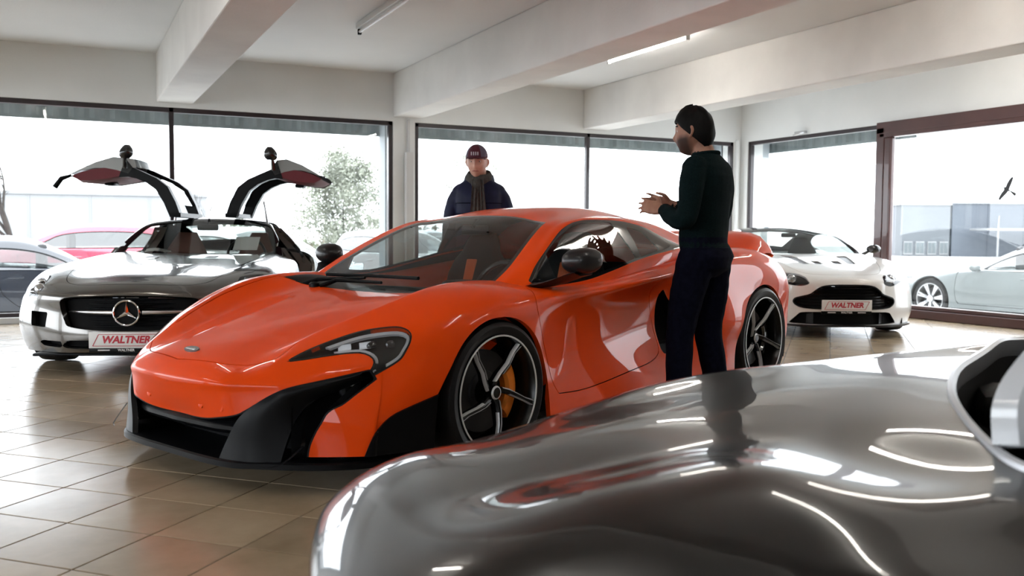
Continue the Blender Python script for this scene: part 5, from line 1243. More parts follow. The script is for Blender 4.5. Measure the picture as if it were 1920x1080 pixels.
    for s in (1, -1):
        MB().grid([[(-1.60 - .2 * t + .05 * math.cos(q), s * .34 + w * math.sin(q), .46 + .54 * t) for q in np.linspace(0, 2 * PI, 17)[:-1]] for t, w in ((0, .22), (.3, .23), (.6, .20), (.85, .13), (1, .08))], close_v=True).box((-1.45, s * .34, .40), (.5, .44, .16), bevel=.06).build('seat', M['leather_dark'], root)
    MB().box((-1.2, 0, 1.03), (.03, .18, .055), bevel=.02).build('rear_view_mirror', M['black_satin'], root)
    MB().box((-1.2, 0, .16), (3.6, 1.3, .06)).build('underbody', M['black_matte'], root)
    number_plate(root, .868, -.02, .332, .50, .112)
    for cx, w in ((0, .24), (-2.39, .27)):
        for s in (1, -1): round_wheel(root, cx, s * (.86 - w / 2), .305, w, .235, 10, M['rubber'], M['wheel_black'], spoke_w=.035)
    return root
build_silver_gullwing()
build_white_coupe()
# ================================================================ people
from mathutils.kdtree import KDTree
def ring_loft(rings, n=20, e=2.0):
    """rings: (centre, u-axis*radius, v-axis*radius); closed with fans"""
    V = []; F = []
    for c, u, v in rings:
        for k in range(n):
            a = 2 * PI * k / n; ca, sa = math.cos(a), math.sin(a)
            V.append(np.array(c) + np.array(u) * np.sign(ca) * abs(ca) ** (2 / e) + np.array(v) * np.sign(sa) * abs(sa) ** (2 / e))
    m = len(rings)
    for i in range(m - 1):
        for k in range(n): F.append((i * n + k, i * n + (k + 1) % n, (i + 1) * n + (k + 1) % n, (i + 1) * n + k))
    V.append(np.array(rings[0][0])); V.append(np.array(rings[-1][0])); a, b = len(V) - 2, len(V) - 1
    for k in range(n): F.append((a, (k + 1) % n, k)); F.append((b, (m - 1) * n + k, (m - 1) * n + (k + 1) % n))
    return np.array(V), F
def limb(pts, rad, n=16, sub=5):
    P = smooth_poly(pts, sub, False); R = np.interp(np.linspace(0, len(pts) - 1, len(P)), range(len(pts)), rad)
    T = np.gradient(P, axis=0); T /= np.linalg.norm(T, axis=1)[:, None]
    u = np.cross(T[0], (0.13, 1., .2)); rings = []
    # round ends
    for s_, i in ((-1, 0), (1, len(P) - 1)): pass
    for i in range(len(P)):
        u = u - T[i] * (u @ T[i]); u /= np.linalg.norm(u); w = np.cross(T[i], u); rings.append((P[i], u * R[i], w * R[i]))
    c0 = [(P[0] - T[0] * R[0] * k, rings[0][1] * math.sqrt(max(0, 1 - k * k)), rings[0][2] * math.sqrt(max(0, 1 - k * k))) for k in (.98, .8, .5)]
    c1 = [(P[-1] + T[-1] * R[-1] * k, rings[-1][1] * math.sqrt(max(0, 1 - k * k)), rings[-1][2] * math.sqrt(max(0, 1 - k * k))) for k in (.5, .8, .98)]
    return ring_loft(c0 + rings + c1, n)
def hand_parts(wrist, d, side, up, curl=.35, spread=.16, size=1.):
    """palm and five fingers: d points along the fingers, side towards the thumb, up = back of the hand"""
    d = np.array(d, float); d /= np.linalg.norm(d); side = np.array(side, float); side -= d * (side @ d); side /= np.linalg.norm(side); up = np.cross(d, side) if np.dot(np.cross(d, side), up) > 0 else np.cross(side, d)
    w = np.array(wrist, float); S = size; out = []
    rings = [(w - d * .03 * S, side * .027 * S, up * .021 * S), (w + d * .005 * S, side * .029 * S, up * .019 * S), (w + d * .035 * S, side * .039 * S, up * .016 * S), (w + d * .075 * S, side * .042 * S, up * .0145 * S), (w + d * .095 * S, side * .039 * S, up * .012 * S)]
    out.append(ring_loft(rings, 16, 2.6))
    for k, (off, L, r) in enumerate(((.030, .074, .0088), (.010, .083, .0092), (-.010, .077, .0088), (-.029, .060, .0078))):
        a = (1.5 - k) * spread * .5; dd = d * math.cos(a) + side * math.sin(a); p = w + d * .085 * S + side * off * S; pts = [p - dd * .02 * S, p]; c = curl * (.35 + .12 * k)
        t = 0
        for seg in (.45, .30, .25):
            t += c; pts.append(pts[-1] + (dd * math.cos(t) - up * math.sin(t)) * L * seg * S)
        out.append(limb(pts, [r * S, r * S, r * .96 * S, r * .9 * S, r * .75 * S], 10, 3))
    p = w + d * .022 * S + side * .026 * S; t1 = p + (d * .62 + side * .70 - up * .25) * .042 * S; t2 = t1 + (d * .86 + side * .38 - up * .3) * .032 * S; t3 = t2 + (d * .95 + side * .1 - up * .25) * .024 * S
    out.append(limb([p - side * .012 * S, t1, t2, t3], [.014 * S, .0115 * S, .010 * S, .008 * S], 10, 3))
    return out
def head_part(c, yaw, pitch, s=1.):
    """head mesh: x forward; returns V, F and a function placing local points"""
    nu, nv = 40, 34; V = []
    for i in range(nv + 1):
        t = PI * i / nv; z = math.cos(t); rr = math.sin(t)
        for k in range(nu):
            a = 2 * PI * k / nu; x = rr * math.cos(a); y = rr * math.sin(a)
            X, Y, Z = x * .100, y * .077, z * .122
            if Z < 0:     # jaw
                q = min(1, -Z / .122); Y *= 1 - .34 * q ** 1.6; X *= (1 - .10 * q) if X > 0 else (1 - .50 * q ** 1.3); X += .022 * q
            if X > 0:
                fw = max(0, math.cos(a)) ** 2
                X -= .012 * fw * math.exp(-((Z - .012) / .016) ** 2) * (1 if abs(Y) > .012 else .2)          # eye line
                X += .007 * fw * math.exp(-((Z - .034) / .012) ** 2)                                        # brow
                X += .026 * math.exp(-(Y / .011) ** 2) * math.exp(-((Z + .022) / .020) ** 2) * (fw > .1)      # nose
                X += .010 * math.exp(-(Y / .008) ** 2) * math.exp(-((Z - .005) / .020) ** 2) * (fw > .1)
                X += .006 * math.exp(-(Y / .022) ** 2) * math.exp(-((Z + .058) / .009) ** 2)                 # lips
                X -= .004 * math.exp(-(Y / .025) ** 2) * math.exp(-((Z + .0585) / .0022) ** 2)
                X += .010 * math.exp(-(Y / .024) ** 2) * math.exp(-((Z + .095) / .016) ** 2)                 # chin
                X += .004 * math.exp(-((abs(Y) - .042) / .016) ** 2) * math.exp(-((Z + .012) / .018) ** 2)   # cheekbone
            V.append((X, Y, Z))
    F = [(i * nu + k, i * nu + (k + 1) % nu, (i + 1) * nu + (k + 1) % nu, (i + 1) * nu + k) for i in range(nv) for k in range(nu)]
    R = Matrix.Rotation(yaw, 3, 'Z') @ Matrix.Rotation(pitch, 3, 'Y')
    place = lambda p: np.array(c) + np.array(R @ Vector((p[0] * s, p[1] * s, p[2] * s)))
    ears = []
    for sg in (1, -1):
        pts = [(-.008, sg * .074, .022), (-.018, sg * .086, .020), (-.022, sg * .089, .0), (-.014, sg * .084, -.020), (-.004, sg * .075, -.030)]
        ears.append(limb([place(p) for p in pts], [.007, .0085, .0085, .008, .006], 10, 3))
    return np.array([place(p) for p in V]), F, place, ears
def make_person(root, parts, mats, voxel=.0065, smooth=4):
    """parts: (V, F, material index) closed solids; fused into one continuous body"""
    V = np.vstack([p[0] for p in parts]); F = []; o = 0; lab = []
    for p in parts:
        F += [tuple(i + o for i in f) for f in p[1]]; o += len(p[0]); lab += [p[2]] * len(p[0])
    me = bpy.data.meshes.new('tmp'); me.from_pydata([tuple(v) for v in V], [], F); me.update()
    bm = bmesh.new(); bm.from_mesh(me); bmesh.ops.recalc_face_normals(bm, faces=bm.faces[:]); bm.to_mesh(me); bm.free()
    ob = bpy.data.objects.new('tmp', me); COL.objects.link(ob)
    md = ob.modifiers.new('r', 'REMESH'); md.mode = 'VOXEL'; md.voxel_size = voxel; md.use_smooth_shade = True
    sm = ob.modifiers.new('s', 'SMOOTH'); sm.factor = .5; sm.iterations = smooth
    ev = ob.evaluated_get(bpy.context.evaluated_depsgraph_get()); m2 = bpy.data.meshes.new_from_object(ev)
    bpy.data.objects.remove(ob)
    # labels from the nearest source face centre
    cs = []; cl = []
    for p in parts:
        for f in p[1]: cs.append(np.mean([p[0][i] for i in f], axis=0)); cl.append(p[2])
    kd = KDTree(len(cs))
    for i, c in enumerate(cs): kd.insert(c, i)
    kd.balance()
    m2.materials.clear()
    for m in mats: m2.materials.append(m)
    mi = np.array([cl[kd.find(pl.center)[1]] for pl in m2.polygons], np.int32)
    m2.polygons.foreach_set('material_index', mi); m2.polygons.foreach_set('use_smooth', np.ones(len(mi), bool))
    # cloth folds
    n = len(m2.vertices); co = np.empty(n * 3); m2.vertices.foreach_get('co', co); co = co.reshape(-1, 3); no = np.empty(n * 3); m2.vertices.foreach_get('normal', no); no = no.reshape(-1, 3)
    cloth = np.zeros(n); li = np.empty(len(m2.loops), np.int32); m2.loops.foreach_get('vertex_index', li)
    ls = np.empty(len(m2.polygons), np.int32); lt = np.empty(len(m2.polygons), np.int32); m2.polygons.foreach_get('loop_start', ls); m2.polygons.foreach_get('loop_total', lt)
    for k in range(4):
        ok = (lt > k); cloth[li[ls[ok] + k]] = np.isin(mi[ok], FOLD)
    w = (np.sin(co[:, 2] * 62 + 3.1 * np.sin(co[:, 0] * 14 + co[:, 1] * 9) + 2 * np.sin(co[:, 2] * 9)) * .55 + np.sin(co[:, 2] * 31 + co[:, 0] * 40 - co[:, 1] * 33) * .45)
    amp = .0035 * (.4 + .6 * np.clip(np.sin(co[:, 2] * 7.3 + 1.0), 0, 1))
    co = co + no * (w * amp * cloth)[:, None]; m2.vertices.foreach_set('co', co.ravel()); m2.update()
    m2.name = 'body'
    return link(bpy.data.objects.new('body', m2), root)
FOLD = (1, 2)
m_skin = noise_color(mat('skin', rough=.5, spec=.4), (.27, .125, .082), (.32, .16, .108), 30.)
m_stubble = noise_color(mat('stubble_skin', rough=.6), (.045, .026, .02), (.075, .042, .032), 60.)
def bearded_skin():
    m = noise_color(mat('bearded_skin', rough=.5, spec=.3), (.27, .125, .082), (.32, .16, .108), 30.); n, l, b = nodes(m)
    src = b.inputs['Base Color'].links[0].from_socket; at = n.new('ShaderNodeAttribute'); at.attribute_name = 'stubble'
    mx = n.new('ShaderNodeMix'); mx.data_type = 'RGBA'; l.new(at.outputs['Fac'], mx.inputs['Factor']); l.new(src, mx.inputs['A']); mx.inputs['B'].default_value = (.045, .026, .020, 1); l.new(mx.outputs['Result'], b.inputs['Base Color']); return m
m_fair = noise_color(mat('fair_skin', rough=.5), (.50, .27, .20), (.56, .32, .24), 30.)
m_hair = noise_color(mat('black_hair', rough=.6, spec=.12), (.0015, .0013, .0013), (.004, .0034, .0034), 90., stretch=(1, 1, .2))
m_sweater = noise_color(mat('dark_green_knit', rough=.95, spec=.06), (.0024, .0068, .0075), (.0042, .0105, .0115), 120., bump=.3, bump_scale=500)
m_trous = noise_color(mat('dark_navy_cloth', rough=.95, spec=.06), (.0022, .0026, .0075), (.004, .0045, .0115), 40.)
m_shoe = mat('black_leather', (.012, .01, .009), .35)
m_jacket = noise_color(mat('navy_quilted_jacket', rough=.6, spec=.25), (.0035, .0055, .026), (.006, .009, .040), 14.)
m_scarf = noise_color(mat('grey_scarf', rough=.9), (.028, .026, .024), (.062, .058, .053), 30., stretch=(6, 6, 1))
m_cap = noise_color(mat('maroon_cap', rough=.8), (.06, .006, .016), (.085, .010, .024), 60.)
m_cap2 = mat('cap_grey_panel', (.10, .08, .12), .8)
m_white_print = mat('cap_print', (.45, .42, .46), .7)
m_eye = mat('eye_white', (.6, .58, .56), .2); m_iris = mat('dark_iris', (.02, .012, .01), .1)

def torso_rings(rows): return [((x, y, z), (0, hw, 0), (hd, 0, 0)) for x, y, z, hw, hd in rows]
def shoe(root, pos, yaw, name='shoe'):
    R = Matrix.Rotation(yaw, 3, 'Z'); m = MB(); G = []
    for x, hw, h0, h in ((-.075, .028, .0, .06), (-.06, .036, 0, .085), (-.02, .039, 0, .095), (.04, .042, 0, .082), (.10, .046, 0, .060), (.15, .044, 0, .046), (.185, .030, .003, .032), (.198, .010, .008, .02)):
        G.append([tuple(np.array(pos) + np.array(R @ Vector((x, hw * math.cos(a) * (1 if abs(math.sin(a)) < .99 else 1), (h0 + h) / 2 + (h - h0) / 2 * math.sin(a))))) for a in np.linspace(0, 2 * PI, 14, endpoint=False)])
    m.grid(G, close_v=True); m.add(G[0], [tuple(range(14))]); m.add(G[-1], [tuple(range(14))[::-1]])
    sh = m.build(name, m_shoe, root, angle=1.2)
    return sh
def eyes(root, place, lidded=False):
    for sg in (1, -1):
        e = MB().ball(tuple(place((.0745, sg * .031, .014))), .0105, 12, 8).build('eye', m_eye, root)
        MB().ball(tuple(place((.0812, sg * .031, .013))), .0052, 10, 6).build('iris', m_iris, e)

def man_in_green():
    hr, hf = -.80, .60
    r = Vector((math.cos(CAM_YAW), -math.sin(CAM_YAW), 0)); f = Vector((math.sin(CAM_YAW), math.cos(CAM_YAW), 0))
    h = r * hr + f * hf; o = r * 1.035 + f * 4.98
    root = empty('person', (o.x, o.y, 0), math.atan2(h.y, h.x), 'dark haired bearded man in dark green sweater and navy trousers, hands held out', 'person')
    P = []
    # trousers: legs and seat
    P.append((*limb([(-.005, .088, .90), (.035, .110, .72), (.062, .135, .50), (.045, .178, .28), (.045, .20, .09)], [.104, .094, .076, .070, .062]), 2))
    P.append((*limb([(-.015, -.080, .90), (-.008, -.088, .72), (.01, -.100, .50), (-.025, -.115, .28), (-.035, -.125, .09)], [.106, .095, .077, .070, .062]), 2))
    P.append((*ring_loft(torso_rings([(-.01, 0, .80, .10, .07), (-.018, 0, .85, .165, .115), (-.022, 0, .91, .172, .128), (-.012, 0, .97, .160, .112), (0, 0, 1.0, .15, .10)]), 24, 2.3), 2))
    # sweater
    P.append((*ring_loft(torso_rings([(.0, 0, .945, .12, .08), (-.002, 0, .952, .163, .112), (.0, 0, 1.0, .165, .114), (.0, 0, 1.08, .168, .114), (-.005, 0, 1.18, .178, .116), (-.012, 0, 1.28, .190, .120), (-.018, 0, 1.34, .190, .115), (-.018, 0, 1.39, .178, .100), (-.014, 0, 1.425, .140, .085), (-.010, 0, 1.445, .10, .075), (-.005, 0, 1.460, .074, .068), (0, 0, 1.468, .062, .060)]), 28, 2.35), 1))
    P.append((*limb([(-.015, .150, 1.375), (-.025, .208, 1.29), (-.035, .262, 1.15), (-.01, .275, 1.10), (.09, .20, 1.125), (.165, .13, 1.155)], [.070, .066, .056, .053, .050, .039]), 1))
    P.append((*limb([(-.015, -.150, 1.375), (-.01, -.208, 1.29), (.01, -.245, 1.15), (.04, -.235, 1.115), (.13, -.14, 1.15), (.185, -.075, 1.18)], [.070, .066, .056, .053, .050, .039]), 1))
    # neck, head
    P.append((*limb([(-.005, 0, 1.43), (.015, .004, 1.49), (.040, .012, 1.545)], [.063, .057, .056]), 0))
    hv, hf_, place, ears = head_part((.058, .020, 1.578), math.radians(7), math.radians(5))
    P.append((hv, hf_, 0)); P += [(*e, 0) for e in ears]
    # hands
    for q in hand_parts((.195, .108, 1.162), (.9, .03, .20), (-.1, -.35, .9), (0, 1, .2), .42, .25): P.append((*q, 0))
    for q in hand_parts((.215, -.055, 1.19), (.85, .28, .22), (-.1, .5, .85), (0, -1, .3), .35, .3): P.append((*q, 0))
    body = make_person(root, P, [bearded_skin(), m_sweater, m_trous], .0062, 4)
    # stubble on the lower face
    inv = lambda c: np.linalg.inv(np.array([place((1, 0, 0)) - place((0, 0, 0)), place((0, 1, 0)) - place((0, 0, 0)), place((0, 0, 1)) - place((0, 0, 0))]).T) @ (np.array(c) - place((0, 0, 0)))
    st = np.zeros(len(body.data.vertices)); sm_ = lambda x, a_, b_: float(np.clip((x - a_) / (b_ - a_), 0, 1))
    for v in body.data.vertices:
        if v.co.z > 1.42:
            q = inv(v.co)
            if q[2] > -.16: st[v.index] = sm_(-q[2] - .45 * max(0, q[0] - .06), .008, .034) * sm_(q[0], -.012, .022) * (1 - .8 * math.exp(-((q[2] + .057) / .009) ** 2 - (q[1] / .022) ** 2)) * sm_(q[2], -.135, -.118)
    body.data.attributes.new('stubble', 'FLOAT', 'POINT').data.foreach_set('value', st)
    # hair cap
    nu, nv = 36, 20; G = []
    for i in range(nv + 1):
        row = []
        for k in range(nu):
            a = 2 * PI * k / nu; ca = math.cos(a)
            tmax = PI * (.375 if ca > .75 else (.375 + (.75 - ca) / 1.75 * .40)); tmax = min(tmax, PI * .72)
            t = tmax * i / nv; w = .010 + .0018 * math.sin(t * 9 + a * 7) + .0014 * math.sin(a * 17 + t * 5) + (.012 if ca > .2 else .006) * max(0, math.cos(t)) + .004 * max(0, ca) * math.sin(t)
            k2 = 1 if i < nv else .93
            row.append(tuple(place(((.100 + w) * math.sin(t) * ca * k2 - .004, (.077 + w) * math.sin(t) * math.sin(a) * k2, (.122 + w * 1.3) * math.cos(t)))))
        G.append(row)
    MB().grid(G, close_v=True).build('hair', m_hair, root, angle=None)
    bw = MB()
    for sg in (1, -1): bw.tube([tuple(place((.090, sg * .014, .036))), tuple(place((.086, sg * .032, .041))), tuple(place((.070, sg * .052, .036)))], [.004, .0045, .003], 8)
    bw.build('eyebrows', m_hair, root)
    eyes(root, place)
    # belt glimpsed under the hem, collar and cuffs
    MB().grid([[(.0 + (.119 + d) * math.cos(a) - .012, (.166 + d) * math.sin(a), z) for a in np.linspace(0, 2 * PI, 40, endpoint=False)] for z, d in ((.928, .0), (.93, .006), (.958, .004), (.96, -.002))], close_v=True).build('belt', m_trous, root)
    nk = MB(); G = []
    for a in np.linspace(0, 2 * PI, 44, endpoint=False):
        c, s = math.cos(a), math.sin(a); R0 = .066 - .002 * c; z0 = 1.457 - .008 * c
        G.append([(-.002 + (R0 + .013 * math.cos(q)) * c, (R0 + .013 * math.cos(q)) * s, z0 + .013 * math.sin(q)) for q in np.linspace(0, 2 * PI, 10, endpoint=False)])
    nk.grid(G, close_u=True, close_v=True).build('neckline', m_sweater, root, angle=None)
    for (x, y, a) in ((.045, .20, .12), (-.035, -.125, -.25)): shoe(root, (x + .0, y, 0), a)
    return root

def man_in_cap():
    r = Vector((math.cos(CAM_YAW), -math.sin(CAM_YAW), 0)); f = Vector((math.sin(CAM_YAW), math.cos(CAM_YAW), 0))
    h = r * -.06 + f * -1.; o = r * -.262 + f * 7.2
    root = empty('person', (o.x, o.y, 0), math.atan2(h.y, h.x), 'man in a maroon cap, grey scarf and navy jacket standing behind the orange car', 'person')
    P = []
    for s in (1, -1):
        P.append((*limb([(-.005, s * .085, .90), (.01, s * .095, .70), (.015, s * .10, .48), (-.01, s * .105, .26), (-.015, s * .108, .09)], [.100, .09, .074, .068, .062]), 2))
        P.append((*limb([(-.01, s * .14, 1.345), (-.015, s * .198, 1.255), (-.02, s * .232, 1.09), (.03, s * .235, .90), (.06, s * .228, .84)], [.072, .064, .058, .050, .044]), 1))
        for q in hand_parts((.07, s * .226, .815), (.22, -s * .02, -1), (.9, -s * .3, .2), (0, s, 0), .55, .12): P.append((*q, 0))
    P.append((*ring_loft(torso_rings([(0, 0, .80, .15, .11), (0, 0, .83, .178, .135), (0, 0, .95, .172, .135), (0, 0, 1.08, .170, .132), (-.0, 0, 1.22, .184, .138), (-.008, 0, 1.32, .192, .132), (-.012, 0, 1.37, .190, .118), (-.01, 0, 1.41, .160, .10), (-.008, 0, 1.435, .12, .09), (-.005, 0, 1.455, .09, .085), (0, 0, 1.47, .07, .07)]), 28, 2.4), 1))
    P.append((*limb([(0, 0, 1.40), (.01, 0, 1.48), (.025, 0, 1.54)], [.062, .058, .056]), 0))
    hv, hf_, place, ears = head_part((.045, -.012, 1.575), math.radians(-3), math.radians(8))
    P.append((hv, hf_, 0)); P += [(*e, 0) for e in ears]
    body = make_person(root, P, [m_fair, m_jacket, m_trous], .007, 4)
    # quilting seams of the jacket
    sm = MB()
    for z in (1.02, 1.10, 1.18, 1.26):
        k = np.interp(z, [.95, 1.08, 1.22, 1.32], [.172, .170, .184, .192]); d = np.interp(z, [.95, 1.08, 1.22, 1.32], [.135, .132, .138, .132])
        sm.tube([(d * 1.0 * np.sign(math.cos(a)) * abs(math.cos(a)) ** .83, k * np.sign(math.sin(a)) * abs(math.sin(a)) ** .83, z) for a in np.linspace(-PI, PI, 60)], .0028, 5, cap=False)
    sm.tube([(.139, .004, .84), (.134, .004, 1.0), (.136, .004, 1.2), (.128, .004, 1.36)], .004, 6)
    sm.build('jacket_seam', m_trous, root)
    # scarf: wrap and two hanging ends
    sc = MB(); G = []
    for a in np.linspace(0, 2 * PI, 36, endpoint=False):
        c, s = math.cos(a), math.sin(a); z0 = 1.455 - .028 * c
        G.append([(.006 + (.075 + rr) * c, (.078 + rr) * s, z0 + dz) for rr, dz in ((.0, -.035), (.022, -.025), (.030, .0), (.024, .03), (.010, .05), (-.005, .035), (-.008, .0))])
    sc.grid(G, close_u=True, close_v=True)
    for y0, y1, zb, w in ((-.012, -.018, 1.02, .036), (.022, .052, 1.06, .030)):
        G = []
        for t in np.linspace(0, 1, 12):
            z = 1.44 + (zb - 1.44) * t; x = np.interp(z, [.95, 1.2, 1.33, 1.40, 1.45], [.146, .15, .142, .128, .118]) + .006; yc = y0 + (y1 - y0) * t; ww = w * (.75 + .35 * t)
            G.append([(x + .008 * math.cos(q * 7 + t * 2), yc + ww * q, z) for q in np.linspace(-1, 1, 9)] + [(x - .012, yc + ww * q, z) for q in np.linspace(1, -1, 4)])
        sc.grid(G, close_v=True)
    sc.ball((.118, -.004, 1.405), (.03, .045, .042), 14, 10)
    sc.build('scarf', m_scarf, root, angle=1.)
    # collar of the jacket
    MB().grid([[(-.012 + (.088 + d) * math.cos(a), (.100 + d) * math.sin(a), z + .03 * -math.cos(a)) for a in np.linspace(.55, 2 * PI - .55, 30)] for z, d in ((1.40, .02), (1.44, .022), (1.475, .012), (1.478, .004), (1.42, .004))]).build('jacket_collar', m_jacket, root)
    # cap with visor
    G = []; nu = 40
    for i in range(13):
        t = PI * .5 * i / 12 * 1.03
        G.append([tuple(place(((.108 + .004 * math.sin(2 * t)) * math.sin(t) * math.cos(a) - .002, .085 * math.sin(t) * math.sin(a), .040 + .100 * math.cos(t)))) for a in np.linspace(0, 2 * PI, nu, endpoint=False)])
    cp = MB().grid(G, close_v=True).build('cap', m_cap, root, angle=None)
    pn = MB()
    for a0 in (-1.25, 1.0): pn.grid([[tuple(place(((.1095 + .004 * math.sin(2 * t)) * math.sin(t) * math.cos(a) - .002, .0865 * math.sin(t) * math.sin(a), .040 + .1015 * math.cos(t)))) for a in np.linspace(a0 - .45, a0 + .45, 8)] for t in np.linspace(.15, 1.5, 8)])
    pn.build('cap_panel', m_cap2, cp)
    G = []
    for q in np.linspace(0, 1, 6):
        G.append([tuple(place((.040 + (.068 + .062 * q) * math.cos(a), (.080 + .004 * q) * math.sin(a), (.046 + .004 * q - .022 * math.sin(a) ** 2 * (.4 + .6 * q))))) for a in np.linspace(-1.25, 1.25, 20)])
    G2 = [[(p[0], p[1], p[2] - .004) for p in row] for row in G[::-1]]
    MB().grid(G + G2, close_u=True).build('visor', m_cap, cp)
    lt = MB()
    for y in (-.030, -.012, .004, .020): lt.grid([[tuple(place((.1125 - abs(y) * .12 + .001, y + dy, z))) if 1 else 0 for dy in (0, .008)] for z in (.062, .088)])
    lt.build('cap_print', m_white_print, cp)
    eyes(root, place)
    bw = MB()
    for sg in (1, -1): bw.tube([tuple(place((.094, sg * .014, .034))), tuple(place((.091, sg * .032, .038))), tuple(place((.074, sg * .052, .033)))], [.004, .0045, .003], 8)
    bw.build('eyebrows', m_stubble, root)
    lp = MB().tube([tuple(place((.092, -.024, -.060))), tuple(place((.103, -.010, -.056))), tuple(place((.103, .010, -.056))), tuple(place((.092, .024, -.060)))], [.003, .005, .005, .003], 8); lp.build('lips', mat('lips', (.36, .12, .10), .5), root)
    for s in (1, -1): shoe(root, (-.01, s * .108, 0), s * .15)
    return root
man_in_green()
man_in_cap()
# ================================================================ outside the windows
GZ = -.28
m_asph = noise_color(mat('asphalt', rough=.9), (.42, .42, .42), (.52, .52, .51), 2., bump=.2)
tag(MB().box((20, 25, GZ - .05), (160, 120, .1)).build('ground', m_asph, smooth=False), kind='structure')
def ocar(name, label, x, y, rz, paint, kind='coupe', Ls=1., Hs=1., roof_m=None, group=None):
    """parked car: sloping coupe or upright estate, body, glass, wheels, lamps, mirrors, door seams"""
    root = empty(name, (x, y, GZ), rz, label, 'car', group)
    L = 4.4 * Ls; q = L / 4.4
    def K(lst, zs=1.): return [(a * q, b, c * Hs * zs) for a, b, c in lst]
    c3 = lambda ys, zs: yz([(a * q, b) for a, b in ys], [(a * q, b * Hs) for a, b in zs])
    cp = kind == 'coupe'
    hood = [(.95, .50), (.85, .60), (.5, .68), (0, .74), (-.6, .80), (-1.2, .82), (-2.2, .86), (-2.9, .82), (-3.3, .72), (-3.42, .60)] if cp else [(.95, .62), (.85, .74), (.5, .83), (0, .90), (-.6, .95), (-1.2, .95), (-2.2, .96), (-2.9, .96), (-3.35, .93), (-3.45, .80)]
    dz = 0 if cp else .08
    T0 = c3([(.95, 0), (-3.42, 0)], hood); T1 = c3([(.90, .40), (-3.4, .40)], hood); T2 = c3([(.74, .62), (.3, .66), (-3.3, .62)], [(a, b + .02) for a, b in hood])
    T3 = c3([(.60, .76), (.2, .79), (-2.6, .82), (-3.2, .74)], [(a, b - .02) for a, b in hood])
    S1 = c3([(.55, .82), (.2, .87), (-1.2, .85), (-2.6, .90), (-3.2, .80)], [(.55, .55 + dz), (0, .66 + dz), (-2.6, .72 + dz), (-3.2, .62 + dz)])
    S2 = c3([(.55, .83), (.2, .88), (-1.2, .86), (-2.6, .91), (-3.2, .80)], [(.55, .42), (-3.2, .46)])
    S3 = c3([(.56, .80), (.2, .85), (-1.2, .84), (-2.6, .87), (-3.2, .76)], [(.56, .20), (-3.2, .24)])
    xs = [a * q for a in (.95, .86, .74, .6, .42, .2, 0, -.3, -.7, -1.2, -1.7, -2.2, -2.5, -2.8, -3.1, -3.3, -3.42)]
    body = box_body(xs, (.2 * q, -2.5 * q), [T0, T1, T2, T3], [S1, S2, S3], [(.02, .52 + dz), (.0, .36), (-.04, .2)], [(0, .5), (.0, .4), (.05, .26)], level=3 if False else 2)
    rt = .325
    for cx in (0, -2.5 * q):
        _, body = body.cut(sd_circle(body, (cx, rt), rt + .04, .55)); arch_liner(root, cx, rt, rt + .045, .58, .84)
        for s in (1, -1): round_wheel(root, cx, s * .75, rt, .22, .245, 7, M['rubber'], m_alloy, twin=True, spoke_w=.035)
    if cp:
        C0 = c3([(-.4, 0), (-3.2, 0)], [(-.4, .72), (-.7, .88), (-1.1, 1.10), (-1.5, 1.26), (-1.8, 1.29), (-2.2, 1.23), (-2.7, 1.03), (-3.2, .80)])
        C2 = c3([(-.4, .66), (-.7, .64), (-1.4, .54), (-2.0, .52), (-3.2, .48)], [(-.4, .68), (-.7, .85), (-1.1, 1.05), (-1.5, 1.20), (-1.8, 1.225), (-2.2, 1.16), (-2.7, .97), (-3.2, .76)])
        C3 = c3([(-.4, .74), (-.7, .70), (-1.4, .62), (-2.0, .61), (-3.2, .55)], [(-.4, .64), (-.7, .80), (-1.1, .98), (-1.5, 1.12), (-1.8, 1.14), (-2.2, 1.07), (-2.7, .90), (-3.2, .73)])
        C4 = c3([(-.4, .78), (-1.4, .79), (-2.4, .80), (-3.2, .65)], [(-.4, .60), (-.9, .78), (-2.2, .82), (-3.2, .68)]); C5 = c3([(-.4, .76), (-2.4, .78), (-3.2, .6)], [(-.4, .5), (-2.2, .6), (-3.2, .55)])
        xc = (-.4, -.55, -.7, -.9, -1.1, -1.3, -1.5, -1.7, -1.9, -2.2, -2.5, -2.8, -3.2)
        wsp = [(-.48, 0), (-.52, .5), (-.72, .63), (-1.1, .575), (-1.38, .535), (-1.42, .3), (-1.43, 0)]
        dlo = [(-.80, .80), (-1.1, .965), (-1.4, 1.07), (-1.8, 1.115), (-2.1, 1.065), (-2.45, .92), (-2.5, .845), (-1.8, .825)]; sh = (0, 5, 6)
        rw = [(-2.1, -.46), (-2.1, .46), (-2.7, .42), (-2.7, -.42)]
    else:
        C0 = c3([(-.2, 0), (-3.4, 0)], [(-.2, .88), (-.5, 1.06), (-.9, 1.28), (-1.25, 1.42), (-1.7, 1.47), (-2.4, 1.46), (-2.95, 1.40), (-3.2, 1.20), (-3.4, .95)])
        C2 = c3([(-.2, .70), (-.5, .68), (-1.2, .58), (-2.4, .56), (-3.4, .56)], [(-.2, .86), (-.5, 1.03), (-.9, 1.23), (-1.25, 1.36), (-1.7, 1.41), (-2.4, 1.40), (-2.95, 1.33), (-3.2, 1.15), (-3.4, .92)])
        C3 = c3([(-.2, .76), (-.5, .74), (-1.2, .65), (-2.4, .64), (-3.4, .64)], [(-.2, .82), (-.5, .98), (-.9, 1.17), (-1.25, 1.29), (-1.7, 1.33), (-2.4, 1.32), (-2.95, 1.25), (-3.2, 1.08), (-3.4, .88)])
        C4 = c3([(-.2, .80), (-1.4, .81), (-2.4, .81), (-3.4, .72)], [(-.2, .78), (-.6, .91), (-2.2, .93), (-3.4, .82)]); C5 = c3([(-.2, .78), (-2.4, .79), (-3.4, .7)], [(-.2, .6), (-2.2, .7), (-3.4, .7)])
